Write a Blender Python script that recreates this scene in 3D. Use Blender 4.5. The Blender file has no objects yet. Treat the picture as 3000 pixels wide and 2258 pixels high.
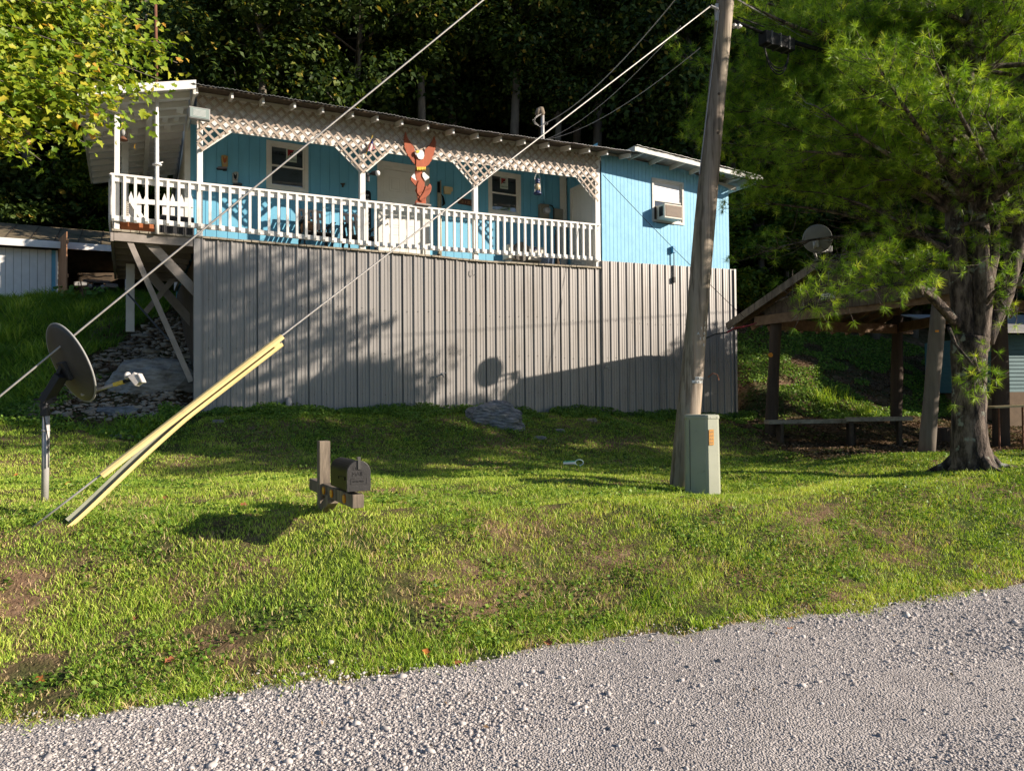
import bpy, math, random
import numpy as np
from mathutils import Vector, Matrix
rng = np.random.default_rng(7); random.seed(7)
SC = bpy.context.scene; COL = SC.collection
V3 = lambda *a: np.array(a, float)
def nrm(v):
    v = np.asarray(v, float); return v/(np.linalg.norm(v)+1e-12)
# ---------------------------------------------------------------- camera
FPX = 2150.0; CAM = V3(0, 0, 1.6)
PIT = math.radians(1.2); ROL = 0.008
F = V3(0, math.cos(PIT), math.sin(PIT)); U0 = V3(0, -math.sin(PIT), math.cos(PIT)); R0 = V3(1, 0, 0)
RR = math.cos(ROL)*R0-math.sin(ROL)*U0; UU = math.sin(ROL)*R0+math.cos(ROL)*U0
cd = bpy.data.cameras.new('camera'); cam = bpy.data.objects.new('camera', cd); COL.objects.link(cam)
cd.sensor_fit = 'HORIZONTAL'; cd.sensor_width = 36; cd.lens = FPX/3000*36; cd.clip_start = .05; cd.clip_end = 600
cam.matrix_world = Matrix([[RR[i], UU[i], -F[i], CAM[i]] for i in range(3)]+[[0, 0, 0, 1]])
SC.camera = cam
# ---------------------------------------------------------------- light
SUN_EL = math.radians(21); SH = nrm([.988, -.156, 0])
SDIR = V3(SH[0]*math.cos(SUN_EL), SH[1]*math.cos(SUN_EL), math.sin(SUN_EL))
w = bpy.data.worlds.new('World'); SC.world = w; w.use_nodes = True
wn = w.node_tree; bg = wn.nodes['Background']; sky = wn.nodes.new('ShaderNodeTexSky'); sky.sky_type = 'NISHITA'
sky.sun_disc = False; sky.sun_elevation = SUN_EL; sky.sun_rotation = math.atan2(SH[0], SH[1])
sky.air_density = 1.0; sky.dust_density = .6; sky.ozone_density = 4.0
wn.links.new(sky.outputs[0], bg.inputs[0]); bg.inputs[1].default_value = .065
sl = bpy.data.lights.new('sun', 'SUN'); sl.energy = 5.0; sl.angle = math.radians(.5); sl.color = (1, .87, .73)
so = bpy.data.objects.new('sun', sl); COL.objects.link(so)
so.rotation_euler = Vector(SDIR).to_track_quat('Z', 'Y').to_euler()
SC.view_settings.view_transform = 'Standard'; SC.view_settings.look = 'None'; SC.view_settings.exposure = .82; SC.view_settings.gamma = 1
# ---------------------------------------------------------------- projection helpers (measured photo coordinates -> real places)
def ray(px, py): return F+(px-1500)/FPX*RR+(1129-py)/FPX*UU
def proj(p): q = np.asarray(p, float)-CAM; w_ = q @ F; return 1500+(q @ RR)/w_*FPX, 1129-(q @ UU)/w_*FPX
def at(px, py, Y): r = ray(px, py); return CAM+r*(Y/r[1])
TH = math.radians(27.67); T = V3(math.cos(TH), math.sin(TH), 0); B = V3(-math.sin(TH), math.cos(TH), 0); C0 = 15.61*math.cos(TH); UP = V3(0, 0, 1)
def hitw(px, py, d=0):
    r = ray(px, py); k = (C0+d-CAM.dot(B))/r.dot(B); return CAM+r*k
S0 = hitw(575, 700).dot(T)
def hit(px, py, d=0):
    p = hitw(px, py, d); return (p.dot(T)-S0, p[2])
def H(s, d, z): return T*(s+S0)+B*(C0+d)+UP*z
def curve(pts, d=0):
    q = sorted(hit(x, y, d) for x, y in pts); xs = [a for a, b in q]; zs = [b for a, b in q]
    def f(s):
        if s < xs[0]: return zs[0]+(s-xs[0])*(zs[1]-zs[0])/(xs[1]-xs[0])
        if s > xs[-1]: return zs[-1]+(s-xs[-1])*(zs[-1]-zs[-2])/(xs[-1]-xs[-2])
        return float(np.interp(s, xs, zs))
    return f
# ---------------------------------------------------------------- mesh builder
ORG = {}
class MB:
    def __init__(s): s.v = []; s.f = []
    def add(s, vs, fs):
        n = len(s.v); s.v.extend([tuple(map(float, p)) for p in vs]); s.f.extend([tuple(n+i for i in f) for f in fs]); return s
    def hexa(s, p): # 8 points: bottom 4 ccw, top 4
        return s.add(p, [(3, 2, 1, 0), (4, 5, 6, 7), (0, 1, 5, 4), (1, 2, 6, 5), (2, 3, 7, 6), (3, 0, 4, 7)])
    def box(s, c, sx, sy, sz, ax=V3(1, 0, 0), ay=V3(0, 1, 0), az=V3(0, 0, 1)):
        c = np.asarray(c, float); a = ax*sx/2; b = ay*sy/2; e = az*sz/2
        return s.hexa([c-a-b-e, c+a-b-e, c+a+b-e, c-a+b-e, c-a-b+e, c+a-b+e, c+a+b+e, c-a+b+e])
    def bar(s, p0, p1, w, h, up=UP):
        p0 = np.asarray(p0, float); p1 = np.asarray(p1, float); d = nrm(p1-p0); sd = np.cross(d, up)
        if np.linalg.norm(sd) < 1e-4: sd = np.cross(d, V3(1, 0, 0))
        sd = nrm(sd); u = np.cross(sd, d); a = sd*w/2; b = u*h/2
        return s.hexa([p0-a-b, p0+a-b, p1+a-b, p1-a-b, p0-a+b, p0+a+b, p1+a+b, p1-a+b])
    def hbox(s, s0, s1, d0, d1, z0, z1, z0b=None, z1b=None): # box in house frame, optional slope along s
        z0b = z0 if z0b is None else z0b; z1b = z1 if z1b is None else z1b
        return s.hexa([H(s0, d0, z0), H(s1, d0, z0b), H(s1, d1, z0b), H(s0, d1, z0), H(s0, d0, z1), H(s1, d0, z1b), H(s1, d1, z1b), H(s0, d1, z1)])
    def tube(s, pts, r, n=8, cap=True):
        pts = [np.asarray(p, float) for p in pts]; r = [r]*len(pts) if np.isscalar(r) else list(r)
        m = len(pts); base = len(s.v); ref = None
        for i, p in enumerate(pts):
            d = nrm(pts[min(i+1, m-1)]-pts[max(i-1, 0)])
            if ref is None: ref = nrm(np.cross(d, V3(0, 0, 1) if abs(d[2]) < .9 else V3(1, 0, 0)))
            ref = nrm(ref-d*ref.dot(d)); q = np.cross(d, ref)
            for k in range(n):
                a = 2*math.pi*k/n; s.v.append(tuple(p+(ref*math.cos(a)+q*math.sin(a))*r[i]))
        for i in range(m-1):
            for k in range(n):
                a = base+i*n+k; b = base+i*n+(k+1) % n; s.f.append((a, b, b+n, a+n))
        if cap: s.f.append(tuple(base+k for k in range(n))[::-1]); s.f.append(tuple(base+(m-1)*n+k for k in range(n)))
        return s
    def lathe(s, prof, o, ax=UP, n=20, ref=None): # prof (r, h)
        ax = nrm(ax); ref = nrm(np.cross(ax, V3(1, 0, 0) if abs(ax[0]) < .9 else V3(0, 1, 0))) if ref is None else ref; q = np.cross(ax, ref); base = len(s.v)
        for r, h in prof:
            for k in range(n):
                a = 2*math.pi*k/n; s.v.append(tuple(o+ax*h+(ref*math.cos(a)+q*math.sin(a))*r))
        for i in range(len(prof)-1):
            for k in range(n):
                a = base+i*n+k; b = base+i*n+(k+1) % n; s.f.append((a, b, b+n, a+n))
        s.f.append(tuple(base+k for k in range(n))[::-1]); s.f.append(tuple(base+(len(prof)-1)*n+k for k in range(n))); return s
    def prism(s, pts, off): # polygon of 3D points extruded by vector off
        n = len(pts); pts = [np.asarray(p, float) for p in pts]
        return s.add(pts+[p+off for p in pts], [tuple(range(n))[::-1], tuple(range(n, 2*n))]+[(i, (i+1) % n, n+(i+1) % n, n+i) for i in range(n)])
    def build(s, name, m, parent=None, smooth=False, bevel=0, label=None, kind=None):
        if parent is not None: org = ORG[parent.name]
        else:
            a = np.array(s.v); org = V3((a[:, 0].min()+a[:, 0].max())/2, (a[:, 1].min()+a[:, 1].max())/2, a[:, 2].min())
        me = bpy.data.meshes.new(name); a = np.array(s.v)-org; me.from_pydata(a.tolist(), [], s.f)
        me.validate(); me.materials.append(m)
        o = bpy.data.objects.new(name, me); COL.objects.link(o)
        if parent is not None: o.parent = parent
        else: o.location = org
        ORG[o.name] = org
        if smooth: me.polygons.foreach_set('use_smooth', [True]*len(me.polygons))
        if bevel: b = o.modifiers.new('b', 'BEVEL'); b.width = bevel; b.segments = 2; b.limit_method = 'ANGLE'; b.angle_limit = math.radians(35)
        if label: o['label'] = label
        if kind: o['kind'] = kind
        return o
def tag(o, label=None, cat=None, group=None, kind=None):
    if label: o['label'] = label
    if cat: o['category'] = cat
    if group: o['group'] = group
    if kind: o['kind'] = kind
    return o
def thing(name, label, cat, loc=(0, 0, 0), group=None):
    o = bpy.data.objects.new(name, None); o.empty_display_size = .1; COL.objects.link(o); o.location = tuple(loc); ORG[o.name] = np.asarray(loc, float)
    return tag(o, label, cat, group)
def copy_tree(o, parent=None):
    c = o.copy(); COL.objects.link(c); c.parent = parent; ORG[c.name] = ORG.get(o.name)
    for ch in list(o.children): copy_tree(ch, c)
    return c
def big_mesh(name, verts, faces, m, attrs=None, kind=None, loc=None, smooth=False):
    """faces: (n,3) or (n,4) int array"""
    verts = np.asarray(verts, np.float32); faces = np.asarray(faces, np.int32); k = faces.shape[1]
    org = np.zeros(3) if loc is None else np.asarray(loc, float); verts = verts-org.astype(np.float32)
    me = bpy.data.meshes.new(name); me.vertices.add(len(verts)); me.vertices.foreach_set('co', verts.ravel())
    me.loops.add(faces.size); me.loops.foreach_set('vertex_index', faces.ravel())
    me.polygons.add(len(faces)); me.polygons.foreach_set('loop_start', np.arange(0, faces.size, k, dtype=np.int32))
    try: me.polygons.foreach_set('loop_total', np.full(len(faces), k, np.int32))
    except Exception: pass
    if attrs:
        for an, av in attrs.items():
            at_ = me.attributes.new(an, 'FLOAT', 'POINT'); at_.data.foreach_set('value', np.asarray(av, np.float32))
    me.update(calc_edges=True)
    if smooth: me.polygons.foreach_set('use_smooth', np.ones(len(faces), bool))
    me.materials.append(m); o = bpy.data.objects.new(name, me); COL.objects.link(o); o.location = tuple(org); ORG[o.name] = org
    if kind: o['kind'] = kind
    return o
# ---------------------------------------------------------------- materials
def _nt(name):
    m = bpy.data.materials.new(name); m.use_nodes = True; nt = m.node_tree; return m, nt, nt.nodes['Principled BSDF']
def _noise(nt, scale, detail=5, stretch=(1, 1, 1), rough=.6, rot=(0, 0, 0)):
    tc = nt.nodes.new('ShaderNodeTexCoord'); mp = nt.nodes.new('ShaderNodeMapping'); mp.inputs['Scale'].default_value = stretch; mp.inputs['Rotation'].default_value = rot
    nt.links.new(tc.outputs['Object'], mp.inputs[0]); n = nt.nodes.new('ShaderNodeTexNoise'); n.inputs['Scale'].default_value = scale
    n.inputs['Detail'].default_value = detail; n.inputs['Roughness'].default_value = rough; nt.links.new(mp.outputs[0], n.inputs['Vector']); return n
def _ramp(nt, src, stops):
    r = nt.nodes.new('ShaderNodeValToRGB'); nt.links.new(src, r.inputs[0]); e = r.color_ramp.elements
    while len(e) < len(stops): e.new(.5)
    for i, (p, c) in enumerate(stops): e[i].position = p; e[i].color = (*c, 1)
    return r
def _mix(nt, a, b, fac, mode='MIX'):
    x = nt.nodes.new('ShaderNodeMix'); x.data_type = 'RGBA'; x.blend_type = mode
    for sock, val in ((x.inputs[6], a), (x.inputs[7], b), (x.inputs[0], fac)):
        if hasattr(val, 'links'): nt.links.new(val, sock)
        elif isinstance(val, (int, float)): sock.default_value = val
        else: sock.default_value = (*val, 1)
    return x.outputs[2]
def PM(name, c1, c2=None, scale=3, rough=.65, bump=.15, bscale=60, metal=0, stretch=(1, 1, 1), spec=.35, dirt=None, dscale=1.3, dth=(.5, .7), rot=(0, 0, 0)):
    m, nt, b = _nt(name); c2 = c2 or tuple(x*.82 for x in c1)
    n = _noise(nt, scale, stretch=stretch, rot=rot); col = _ramp(nt, n.outputs[0], [(.32, c1), (.68, c2)]).outputs[0]
    if dirt is not None:
        n2 = _noise(nt, dscale, 8, stretch=stretch, rough=.7); f = _ramp(nt, n2.outputs[0], [(dth[0], (0, 0, 0)), (dth[1], (1, 1, 1))])
        col = _mix(nt, col, dirt, f.outputs[0])
    nt.links.new(col, b.inputs['Base Color']); b.inputs['Roughness'].default_value = rough; b.inputs['Metallic'].default_value = metal
    b.inputs['Specular IOR Level'].default_value = spec
    if bump:
        nb = _noise(nt, bscale, 3, stretch=stretch, rot=rot); bp = nt.nodes.new('ShaderNodeBump'); bp.inputs['Strength'].default_value = bump; bp.inputs['Distance'].default_value = .01
        nt.links.new(nb.outputs[0], bp.inputs['Height']); nt.links.new(bp.outputs[0], b.inputs['Normal'])
    return m
def LEAF(name, stops, trans=.35, rough=.5, spec=.3, tcol=None):
    m, nt, b = _nt(name); a = nt.nodes.new('ShaderNodeAttribute'); a.attribute_name = 'rnd'
    r = _ramp(nt, a.outputs['Fac'], stops); nt.links.new(r.outputs[0], b.inputs['Base Color']); b.inputs['Roughness'].default_value = rough; b.inputs['Specular IOR Level'].default_value = spec
    tr = nt.nodes.new('ShaderNodeBsdfTranslucent'); mul = _mix(nt, r.outputs[0], tcol or (1.0, 1.0, .45), 1.0, 'MULTIPLY'); nt.links.new(mul, tr.inputs[0])
    ms = nt.nodes.new('ShaderNodeMixShader'); ms.inputs[0].default_value = trans; nt.links.new(b.outputs[0], ms.inputs[1]); nt.links.new(tr.outputs[0], ms.inputs[2])
    nt.links.new(ms.outputs[0], nt.nodes['Material Output'].inputs[0]); return m
Mt = {}
Mt['white'] = PM('white_paint', (.80, .79, .76), (.72, .71, .68), 5, .5, .12, 40, dirt=(.42, .38, .32), dscale=2.2, dth=(.62, .85))
Mt['white2'] = PM('aged_white_paint', (.70, .69, .64), (.58, .57, .52), 4, .6, .15, 40, dirt=(.30, .27, .22), dscale=2.5, dth=(.58, .8))
Mt['cream'] = PM('cream_vinyl', (.78, .75, .68), (.70, .67, .60), 6, .5, .05, 40, dirt=(.40, .36, .30), dscale=3, dth=(.66, .9))
Mt['doorw'] = PM('door_paint', (.80, .78, .72), (.76, .74, .68), 6, .4, .03, 40)
Mt['lat'] = PM('lattice_paint', (.43, .35, .285), (.36, .295, .235), 9, .6, .1, 60, dirt=(.40, .33, .26), dscale=5, dth=(.6, .85))
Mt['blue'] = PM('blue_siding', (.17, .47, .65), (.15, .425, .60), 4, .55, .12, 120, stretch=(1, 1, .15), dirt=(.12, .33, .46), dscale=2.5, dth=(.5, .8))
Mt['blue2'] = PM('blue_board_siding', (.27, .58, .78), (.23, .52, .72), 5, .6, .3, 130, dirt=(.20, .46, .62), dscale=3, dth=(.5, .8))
Mt['metal'] = PM('tan_ribbed_metal', (.335, .318, .30), (.305, .29, .275), 1.3, .38, .02, 20, metal=.15, spec=.5, stretch=(1, 1, .3), dirt=(.22, .195, .165), dscale=2.2, dth=(.5, .85))
Mt['taupe'] = PM('grey_brown_stain', (.34, .30, .27), (.27, .24, .21), 7, .75, .2, 80, dirt=(.16, .14, .12), dscale=6, dth=(.62, .8))
Mt['deckwood'] = PM('weathered_deck_wood', (.42, .37, .28), (.25, .22, .17), 7, .85, .3, 50, dirt=(.08, .08, .05), dscale=9, dth=(.5, .7))
Mt['darkwood'] = PM('dark_old_wood', (.10, .075, .05), (.05, .038, .028), 9, .9, .4, 40)
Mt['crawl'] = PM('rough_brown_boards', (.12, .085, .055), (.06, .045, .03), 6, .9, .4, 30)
Mt['greywood'] = PM('weathered_grey_wood', (.27, .22, .165), (.10, .08, .06), 14, .9, .5, 60, stretch=(1, 1, .15), dirt=(.07, .06, .05), dscale=14, dth=(.55, .75))
Mt['brownwood'] = PM('brown_lumber', (.26, .17, .10), (.16, .10, .06), 8, .85, .3, 50)
Mt['orangewood'] = PM('orange_brown_wood', (.50, .27, .14), (.36, .18, .09), 6, .75, .3, 50, stretch=(1, 1, .2), dirt=(.2, .1, .05), dscale=5, dth=(.6, .8))
Mt['roofm'] = PM('roof_sheet_metal', (.42, .42, .41), (.30, .30, .29), 3, .45, .1, 30, metal=.3, dirt=(.16, .10, .07), dscale=4, dth=(.55, .75))
Mt['shingle'] = PM('old_shingles', (.22, .17, .10), (.12, .10, .065), 5, .95, .8, 90, dirt=(.05, .06, .03), dscale=1.5, dth=(.5, .7))
Mt['galv'] = PM('galvanised_steel', (.48, .47, .45), (.36, .35, .34), 8, .45, .1, 40, metal=.15, dirt=(.30, .24, .18), dscale=6, dth=(.62, .8))
Mt['rust'] = PM('rusty_pipe', (.22, .09, .05), (.13, .06, .035), 12, .85, .3, 60)
Mt['wire'] = PM('steel_strand', (.50, .48, .45), (.36, .34, .32), 30, .5, .1, 200, metal=.4)
Mt['cable'] = PM('black_cable', (.012, .012, .013), (.02, .02, .02), 20, .6, 0, spec=.15)
Mt['black'] = PM('black_paint', (.006, .006, .007), (.012, .012, .012), 8, .5, .1, 60, spec=.25, dirt=(.035, .032, .028), dscale=8, dth=(.6, .8))
Mt['blackp'] = PM('black_plastic', (.02, .021, .024), (.03, .03, .032), 8, .55, .05, 60)
Mt['grey'] = PM('grey_plastic', (.34, .34, .33), (.28, .28, .27), 6, .6, .1, 60)
Mt['dgrey'] = PM('dark_grey_metal', (.075, .073, .068), (.055, .054, .05), 6, .5, .05, 60)
Mt['dish2'] = PM('grey_dish_paint', (.20, .20, .17), (.15, .15, .13), 5, .6, .05, 60)
Mt['box'] = PM('meter_box_grey', (.27, .25, .20), (.22, .20, .16), 7, .6, .08, 60)
Mt['beige'] = PM('beige_plastic', (.62, .50, .28), (.55, .44, .25), 7, .55, .05, 60)
Mt['ivory'] = PM('ivory_enamel', (.66, .62, .54), (.58, .54, .46), 7, .55, .08, 60, dirt=(.30, .18, .09), dscale=9, dth=(.6, .75))
Mt['yellow'] = PM('yellow_guard_plastic', (.76, .60, .27), (.66, .52, .23), 4, .5, .1, 60, dirt=(.36, .30, .17), dscale=7, dth=(.62, .8))
Mt['guardback'] = PM('grey_green_guard', (.34, .35, .26), (.26, .27, .2), 5, .6, .1, 60)
Mt['cabinet'] = PM('grey_green_cabinet_paint', (.37, .385, .30), (.32, .335, .26), 3, .5, .05, 60, dirt=(.17, .19, .13), dscale=7, dth=(.6, .78))
Mt['orange'] = PM('orange_sticker', (.58, .27, .04), (.42, .19, .03), 60, .6, .05, 60, dirt=(.35, .22, .08), dscale=50, dth=(.5, .6))
Mt['reflector'] = PM('orange_reflector', (.70, .27, .01), (.6, .2, .01), 40, .3, 0)
Mt['yel'] = PM('yellow_paint', (.85, .60, .08), (.75, .5, .06), 9, .5, .05)
Mt['eagle'] = PM('rust_brown_stain', (.40, .095, .035), (.30, .07, .028), 8, .6, .15, 60, stretch=(1, 1, .3), dirt=(.14, .04, .02), dscale=5, dth=(.64, .85))
Mt['purew'] = PM('bright_white_paint', (.82, .82, .80), (.76, .76, .74), 9, .5, .05)
Mt['navy'] = PM('navy_enamel', (.02, .035, .10), (.03, .045, .12), 8, .35, .03, spec=.6)
Mt['dred'] = PM('dark_red_sleeve', (.30, .02, .03), None, 9, .6, 0)
Mt['red'] = PM('red_cloth', (.55, .03, .04), (.45, .03, .04), 9, .7, .05)
Mt['bluec'] = PM('blue_cloth', (.03, .05, .22), (.03, .05, .2), 9, .7, .05)
Mt['terra'] = PM('terracotta', (.40, .14, .05), (.32, .10, .035), 6, .7, .1)
Mt['sign'] = PM('brown_sign', (.12, .055, .04), (.08, .04, .03), 30, .8, .2)
Mt['gold'] = PM('gold_letters', (.42, .24, .10), (.36, .2, .09), 30, .6, 0)
Mt['paper'] = PM('sign_paper', (.50, .56, .48), (.46, .52, .45), 9, .6, 0)
Mt['dkgreen'] = PM('dark_green_ink', (.04, .09, .05), None, 9, .6, 0)
Mt['redink'] = PM('red_ink', (.35, .03, .03), None, 9, .6, 0)
Mt['teal'] = PM('teal_clapboard', (.10, .22, .24), (.08, .18, .20), 4, .6, .1)
Mt['tag'] = PM('aluminium_tag', (.60, .62, .62), (.5, .52, .52), 20, .35, .05, metal=.5)
Mt['lam'] = PM('lamp_glass', (.62, .50, .30), (.5, .4, .25), 9, .2, 0, spec=.6)
Mt['cardb'] = PM('brown_board', (.24, .17, .11), (.18, .13, .085), 5, .85, .1)
Mt['orng'] = PM('orange_tape', (.8, .3, .02), (.75, .28, .02), 30, .5, 0)
def glass(name, col=(.015, .017, .02), ior=2.1):
    m, nt, b = _nt(name); n = _noise(nt, 3, 2); b.inputs['Base Color'].default_value = (*col, 1); b.inputs['Roughness'].default_value = .03
    b.inputs['IOR'].default_value = ior; b.inputs['Specular IOR Level'].default_value = .5
    bp = nt.nodes.new('ShaderNodeBump'); bp.inputs['Strength'].default_value = .02; nt.links.new(n.outputs[0], bp.inputs['Height']); nt.links.new(bp.outputs[0], b.inputs['Normal']); return m
Mt['glass'] = glass('window_glass'); Mt['lens'] = glass('lamp_lens', (.30, .36, .33), 1.6); Mt['meterglass'] = glass('meter_glass', (.5, .5, .52), 1.8)
def text(s, size, m, org, xd, yd, name, parent, depth=.002, align='LEFT'):
    cu = bpy.data.curves.new(name, 'FONT'); cu.body = s; cu.size = size; cu.extrude = depth; cu.align_x = align
    o = bpy.data.objects.new('tmp', cu); COL.objects.link(o); dg = bpy.context.evaluated_depsgraph_get()
    me = bpy.data.meshes.new_from_object(o.evaluated_get(dg)); bpy.data.objects.remove(o)
    xd = nrm(xd); yd = nrm(yd); zd = np.cross(xd, yd); og = ORG[parent.name] if parent is not None else np.asarray(org, float)
    for v in me.vertices:
        c = v.co; p = np.asarray(org)+xd*c[0]+yd*c[1]+zd*c[2]-og; v.co = p
    me.materials.clear(); me.materials.append(m); t = bpy.data.objects.new(name, me); COL.objects.link(t)
    if parent is not None: t.parent = parent
    return t
# ---------------------------------------------------------------- terrain
def Sm(t): t = np.clip(t, 0, 1); return t*t*(3-2*t)
def edgeY(x): x = np.asarray(x, float); return 4.66+.37*x+.05*np.sin(1.7*x+1)+.03*np.sin(4.1*x)
def gz(x, y):
    x = np.asarray(x, float); y = np.asarray(y, float)
    t = (y-edgeY(x))*.94; hp = .60-.035*np.clip(x, -7, 2.5)+.13*Sm((x-4)/3)
    bump = .025*np.sin(1.9*x+.7*y)+.02*np.sin(2.7*y-1.1*x+2)+.012*np.sin(5.3*x+1)*np.sin(4.7*y)
    z = np.where(t > 0, hp*Sm(t/2.3+.03)+bump*Sm(t/1.0)-.006, -.03)
    e = (15.61+.5244*x-y)*.8856; ep = -e
    zb = np.interp(x, [-5.5, -1.7, 2, 5.5, 9], [1.46, 1.44, 1.28, 1.10, 1.35])
    z = z+(zb-hp)*Sm(1-e/3.9)*(t > 0)
    wr = Sm((x-5.6)/1.0)
    inner = 1.9*Sm(ep/5.5)+.62*np.maximum(0, ep-6.5); outer = .52*np.maximum(0, ep+.9)
    z = z+np.where(t > 0, (1-wr)*inner+wr*outer, 0)
    wl = Sm((-5.2-x)/1.3)
    zl = .75+3.6*np.clip((y-10.6)/8.2, 0, 1)+.62*np.maximum(0, ep-13)+.04*np.sin(3*x+y)+.05*np.sin(2.3*y)
    z = np.where((t > 0) & (y > 9), z*(1-wl)+np.maximum(np.where(y < 10.6, z, 0), zl)*wl, z)
    z = z+.25*Sm((np.hypot(x, y)-24)/8)*(np.sin(.5*x)*np.sin(.43*y+1))
    z = z+np.where((x > 24) & (y > 8), .9*np.maximum(0, x-24)*Sm((y-10)/8), 0)  # unseen ridge on the right, raised to shade the forest
    back = y < -12; z = np.where(back, -.03+.03*np.maximum(0, -12-y), z)
    return z
def G(x, y): return float(gz(x, y))
def on_ground(px, py, y0=3., y1=40.):
    r = ray(px, py); r = r/r[1]; ys = np.linspace(y0, y1, 3000); P = CAM[None]+r[None]*ys[:, None]; g = gz(P[:, 0], P[:, 1])
    i = np.argmax(P[:, 2] < g); return P[i] if P[i, 2] < g[i] else at(px, py, y1)
# ================================================================ HOUSE
zD = curve([(598, 694), (900, 719), (1200, 742), (1400, 763), (1758, 783)])          # deck edge / skirting top
zW = curve([(1763, 765), (2147, 790)])                                                # right skirting top
dO = -.56
RS = .18
zR = curve([(576, 245), (1100, 327), (1400, 381), (1762, 430)], dO)                   # roof edge
zL = curve([(616, 283), (912, 330), (1480, 417), (1743, 457)])                        # lattice top
sA = hit(575, 700)[0]; sE = hit(1758, 700)[0]; sF = hit(2134, 700)[0]; sM = hit(2150, 850)[0]; sWing = hit(334, 650)[0]
DP = 1.4; DB = 6.3
house = thing('house', 'long blue house on a slope with a white railed porch and tan metal skirting', 'house', H(3, 0, 1.4))
def fn(v): return v if callable(v) else (lambda s: v)
def ribbon(mb, prof, zb, zt, dd=0):
    zb = fn(zb); zt = fn(zt)
    for (a, d0), (b, d1) in zip(prof[:-1], prof[1:]):
        mb.add([H(a, d0+dd, zb(a)), H(b, d1+dd, zb(b)), H(b, d1+dd, zt(b)), H(a, d0+dd, zt(a))], [(0, 1, 2, 3)])
def groove_prof(s0, s1, step, w=.009, dep=.009, ph=0):
    p = [(s0, 0)]; k = math.ceil((s0-ph)/step)
    while ph+k*step < s1-w:
        c = ph+k*step
        if c > s0+w: p += [(c-w/2, 0), (c-w/2+.001, dep), (c+w/2-.001, dep), (c+w/2, 0)]
        k += 1
    return p+[(s1, 0)]
def rib_prof(s0, s1, step=.2286):
    p = []; s = s0
    while s < s1:
        for o, d in ((0, 0), (.012, -.028), (.034, -.028), (.046, 0), (.095, 0), (.101, -.007), (.117, -.007), (.123, 0), (.160, 0), (.166, -.007), (.182, -.007), (.188, 0)):
            if s+o <= s1: p.append((s+o, d))
        s += step
    return p+[(s1, 0)]
# --- windows and doors openings on the porch wall (plane d = DP)
def rect(px, d):
    a = hit(*px[0], d); b = hit(*px[1], d); c = hit(*px[2], d); e = hit(*px[3], d)
    return ((a[0]+e[0])/2, (b[0]+c[0])/2, (c[1]+e[1])/2, (a[1]+b[1])/2)
W1 = rect([(780, 411), (903, 428), (903, 567), (780, 553)], DP); W2 = rect([(1430, 500), (1524, 511), (1526, 636), (1430, 626)], DP)
D1 = rect([(1105, 470), (1258, 492), (1258, 760), (1105, 745)], DP)
W3 = rect([(1906, 521), (1999, 537), (2002, 660), (1909, 651)], 0)
zfl = lambda s: zD(s)+.012
def wall_open(mb, s0, s1, zb, zt, opens, prof, dd):
    zb = fn(zb); zt = fn(zt); cuts = sorted(opens); a = s0
    for (o0, o1, b0, b1) in cuts:
        ribbon(mb, prof(a, o0), zb, zt, dd)
        if b0 is not None: ribbon(mb, prof(o0, o1), zb, b0, dd)
        ribbon(mb, prof(o0, o1), b1, zt, dd); a = o1
    ribbon(mb, prof(a, s1), zb, zt, dd)
gp = lambda a, b: groove_prof(a, b, .2, .010, .010, .07)
zroof = lambda s, d: zR(s)+RS*(d-dO)-.012
zceil = lambda s: zroof(s, DP)-.02
def inset(r, m): return (r[0]+m, r[1]-m, r[2]+m, r[3]-m)
w1i, w2i = inset(W1, .06), inset(W2, .06)
mb = MB(); wall_open(mb, -.02, sE-.02, lambda s: zD(s)-.02, zceil, [w1i, (D1[0]+.06, D1[1]-.06, None, D1[3]-.06), w2i], gp, DP)
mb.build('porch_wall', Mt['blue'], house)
gp2 = lambda a, b: groove_prof(a, b, .105, .008, .008, .03)
zT3 = curve([(1756, 452), (1900, 478), (2000, 497), (2131, 552)])
w3i = inset(W3, .05)
mb = MB(); wall_open(mb, sE+.035, sF, zW, zT3, [w3i], gp2, -.02)
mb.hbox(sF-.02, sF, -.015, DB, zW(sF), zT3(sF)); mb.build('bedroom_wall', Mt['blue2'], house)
# side wall (faces along -T) with second door, gable walls, back wall
mb = MB()
def side_rib(mb, s, d0, d1, z0, z1, step=.2):
    d = d0
    while d < d1-1e-6:
        e = min(d+step, d1); mb.add([H(s, e-.008, z0), H(s, d, z0), H(s, d, z1), H(s, e-.008, z1)], [(0, 1, 2, 3)])
        if e < d1: mb.add([H(s+.008, e, z0), H(s+.008, e-.008, z0), H(s+.008, e-.008, z1), H(s+.008, e, z1)], [(0, 1, 2, 3)])
        d = e
side_rib(mb, sE, .06, DP, zD(sE), zceil(sE)); mb.build('entry_side_wall', Mt['blue'], house)
mb = MB(); zs_ = [(DP+.03, zD(0)-.1), (DB, zD(0)-.1), (DB, zroof(0, 1.8)-.05-.16*(DB-1.8)), (1.8, zroof(0, 1.8)-.05), (DP+.03, zceil(0))]; mb.prism([H(-.03, d_, z_) for d_, z_ in zs_], T*.05); mb.build('side_wall', Mt['white2'], house)
mb = MB(); mb.hbox(.02, sF, DB, DB+.05, zD(0)-.3, zR(0)-.35, zD(0)-.3, zT3(sF)-.2); mb.build('rear_wall', Mt['blue'], house)
mb = MB(); mb.hbox(-.10, .0, DP-.02, DP+.02, zD(0), zceil(0)); mb.build('corner_board', Mt['cream'], house, bevel=.004); mb = MB(); mb.hbox(-.06, -.025, DP, DP+1.2, zD(0), zceil(0))
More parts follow.
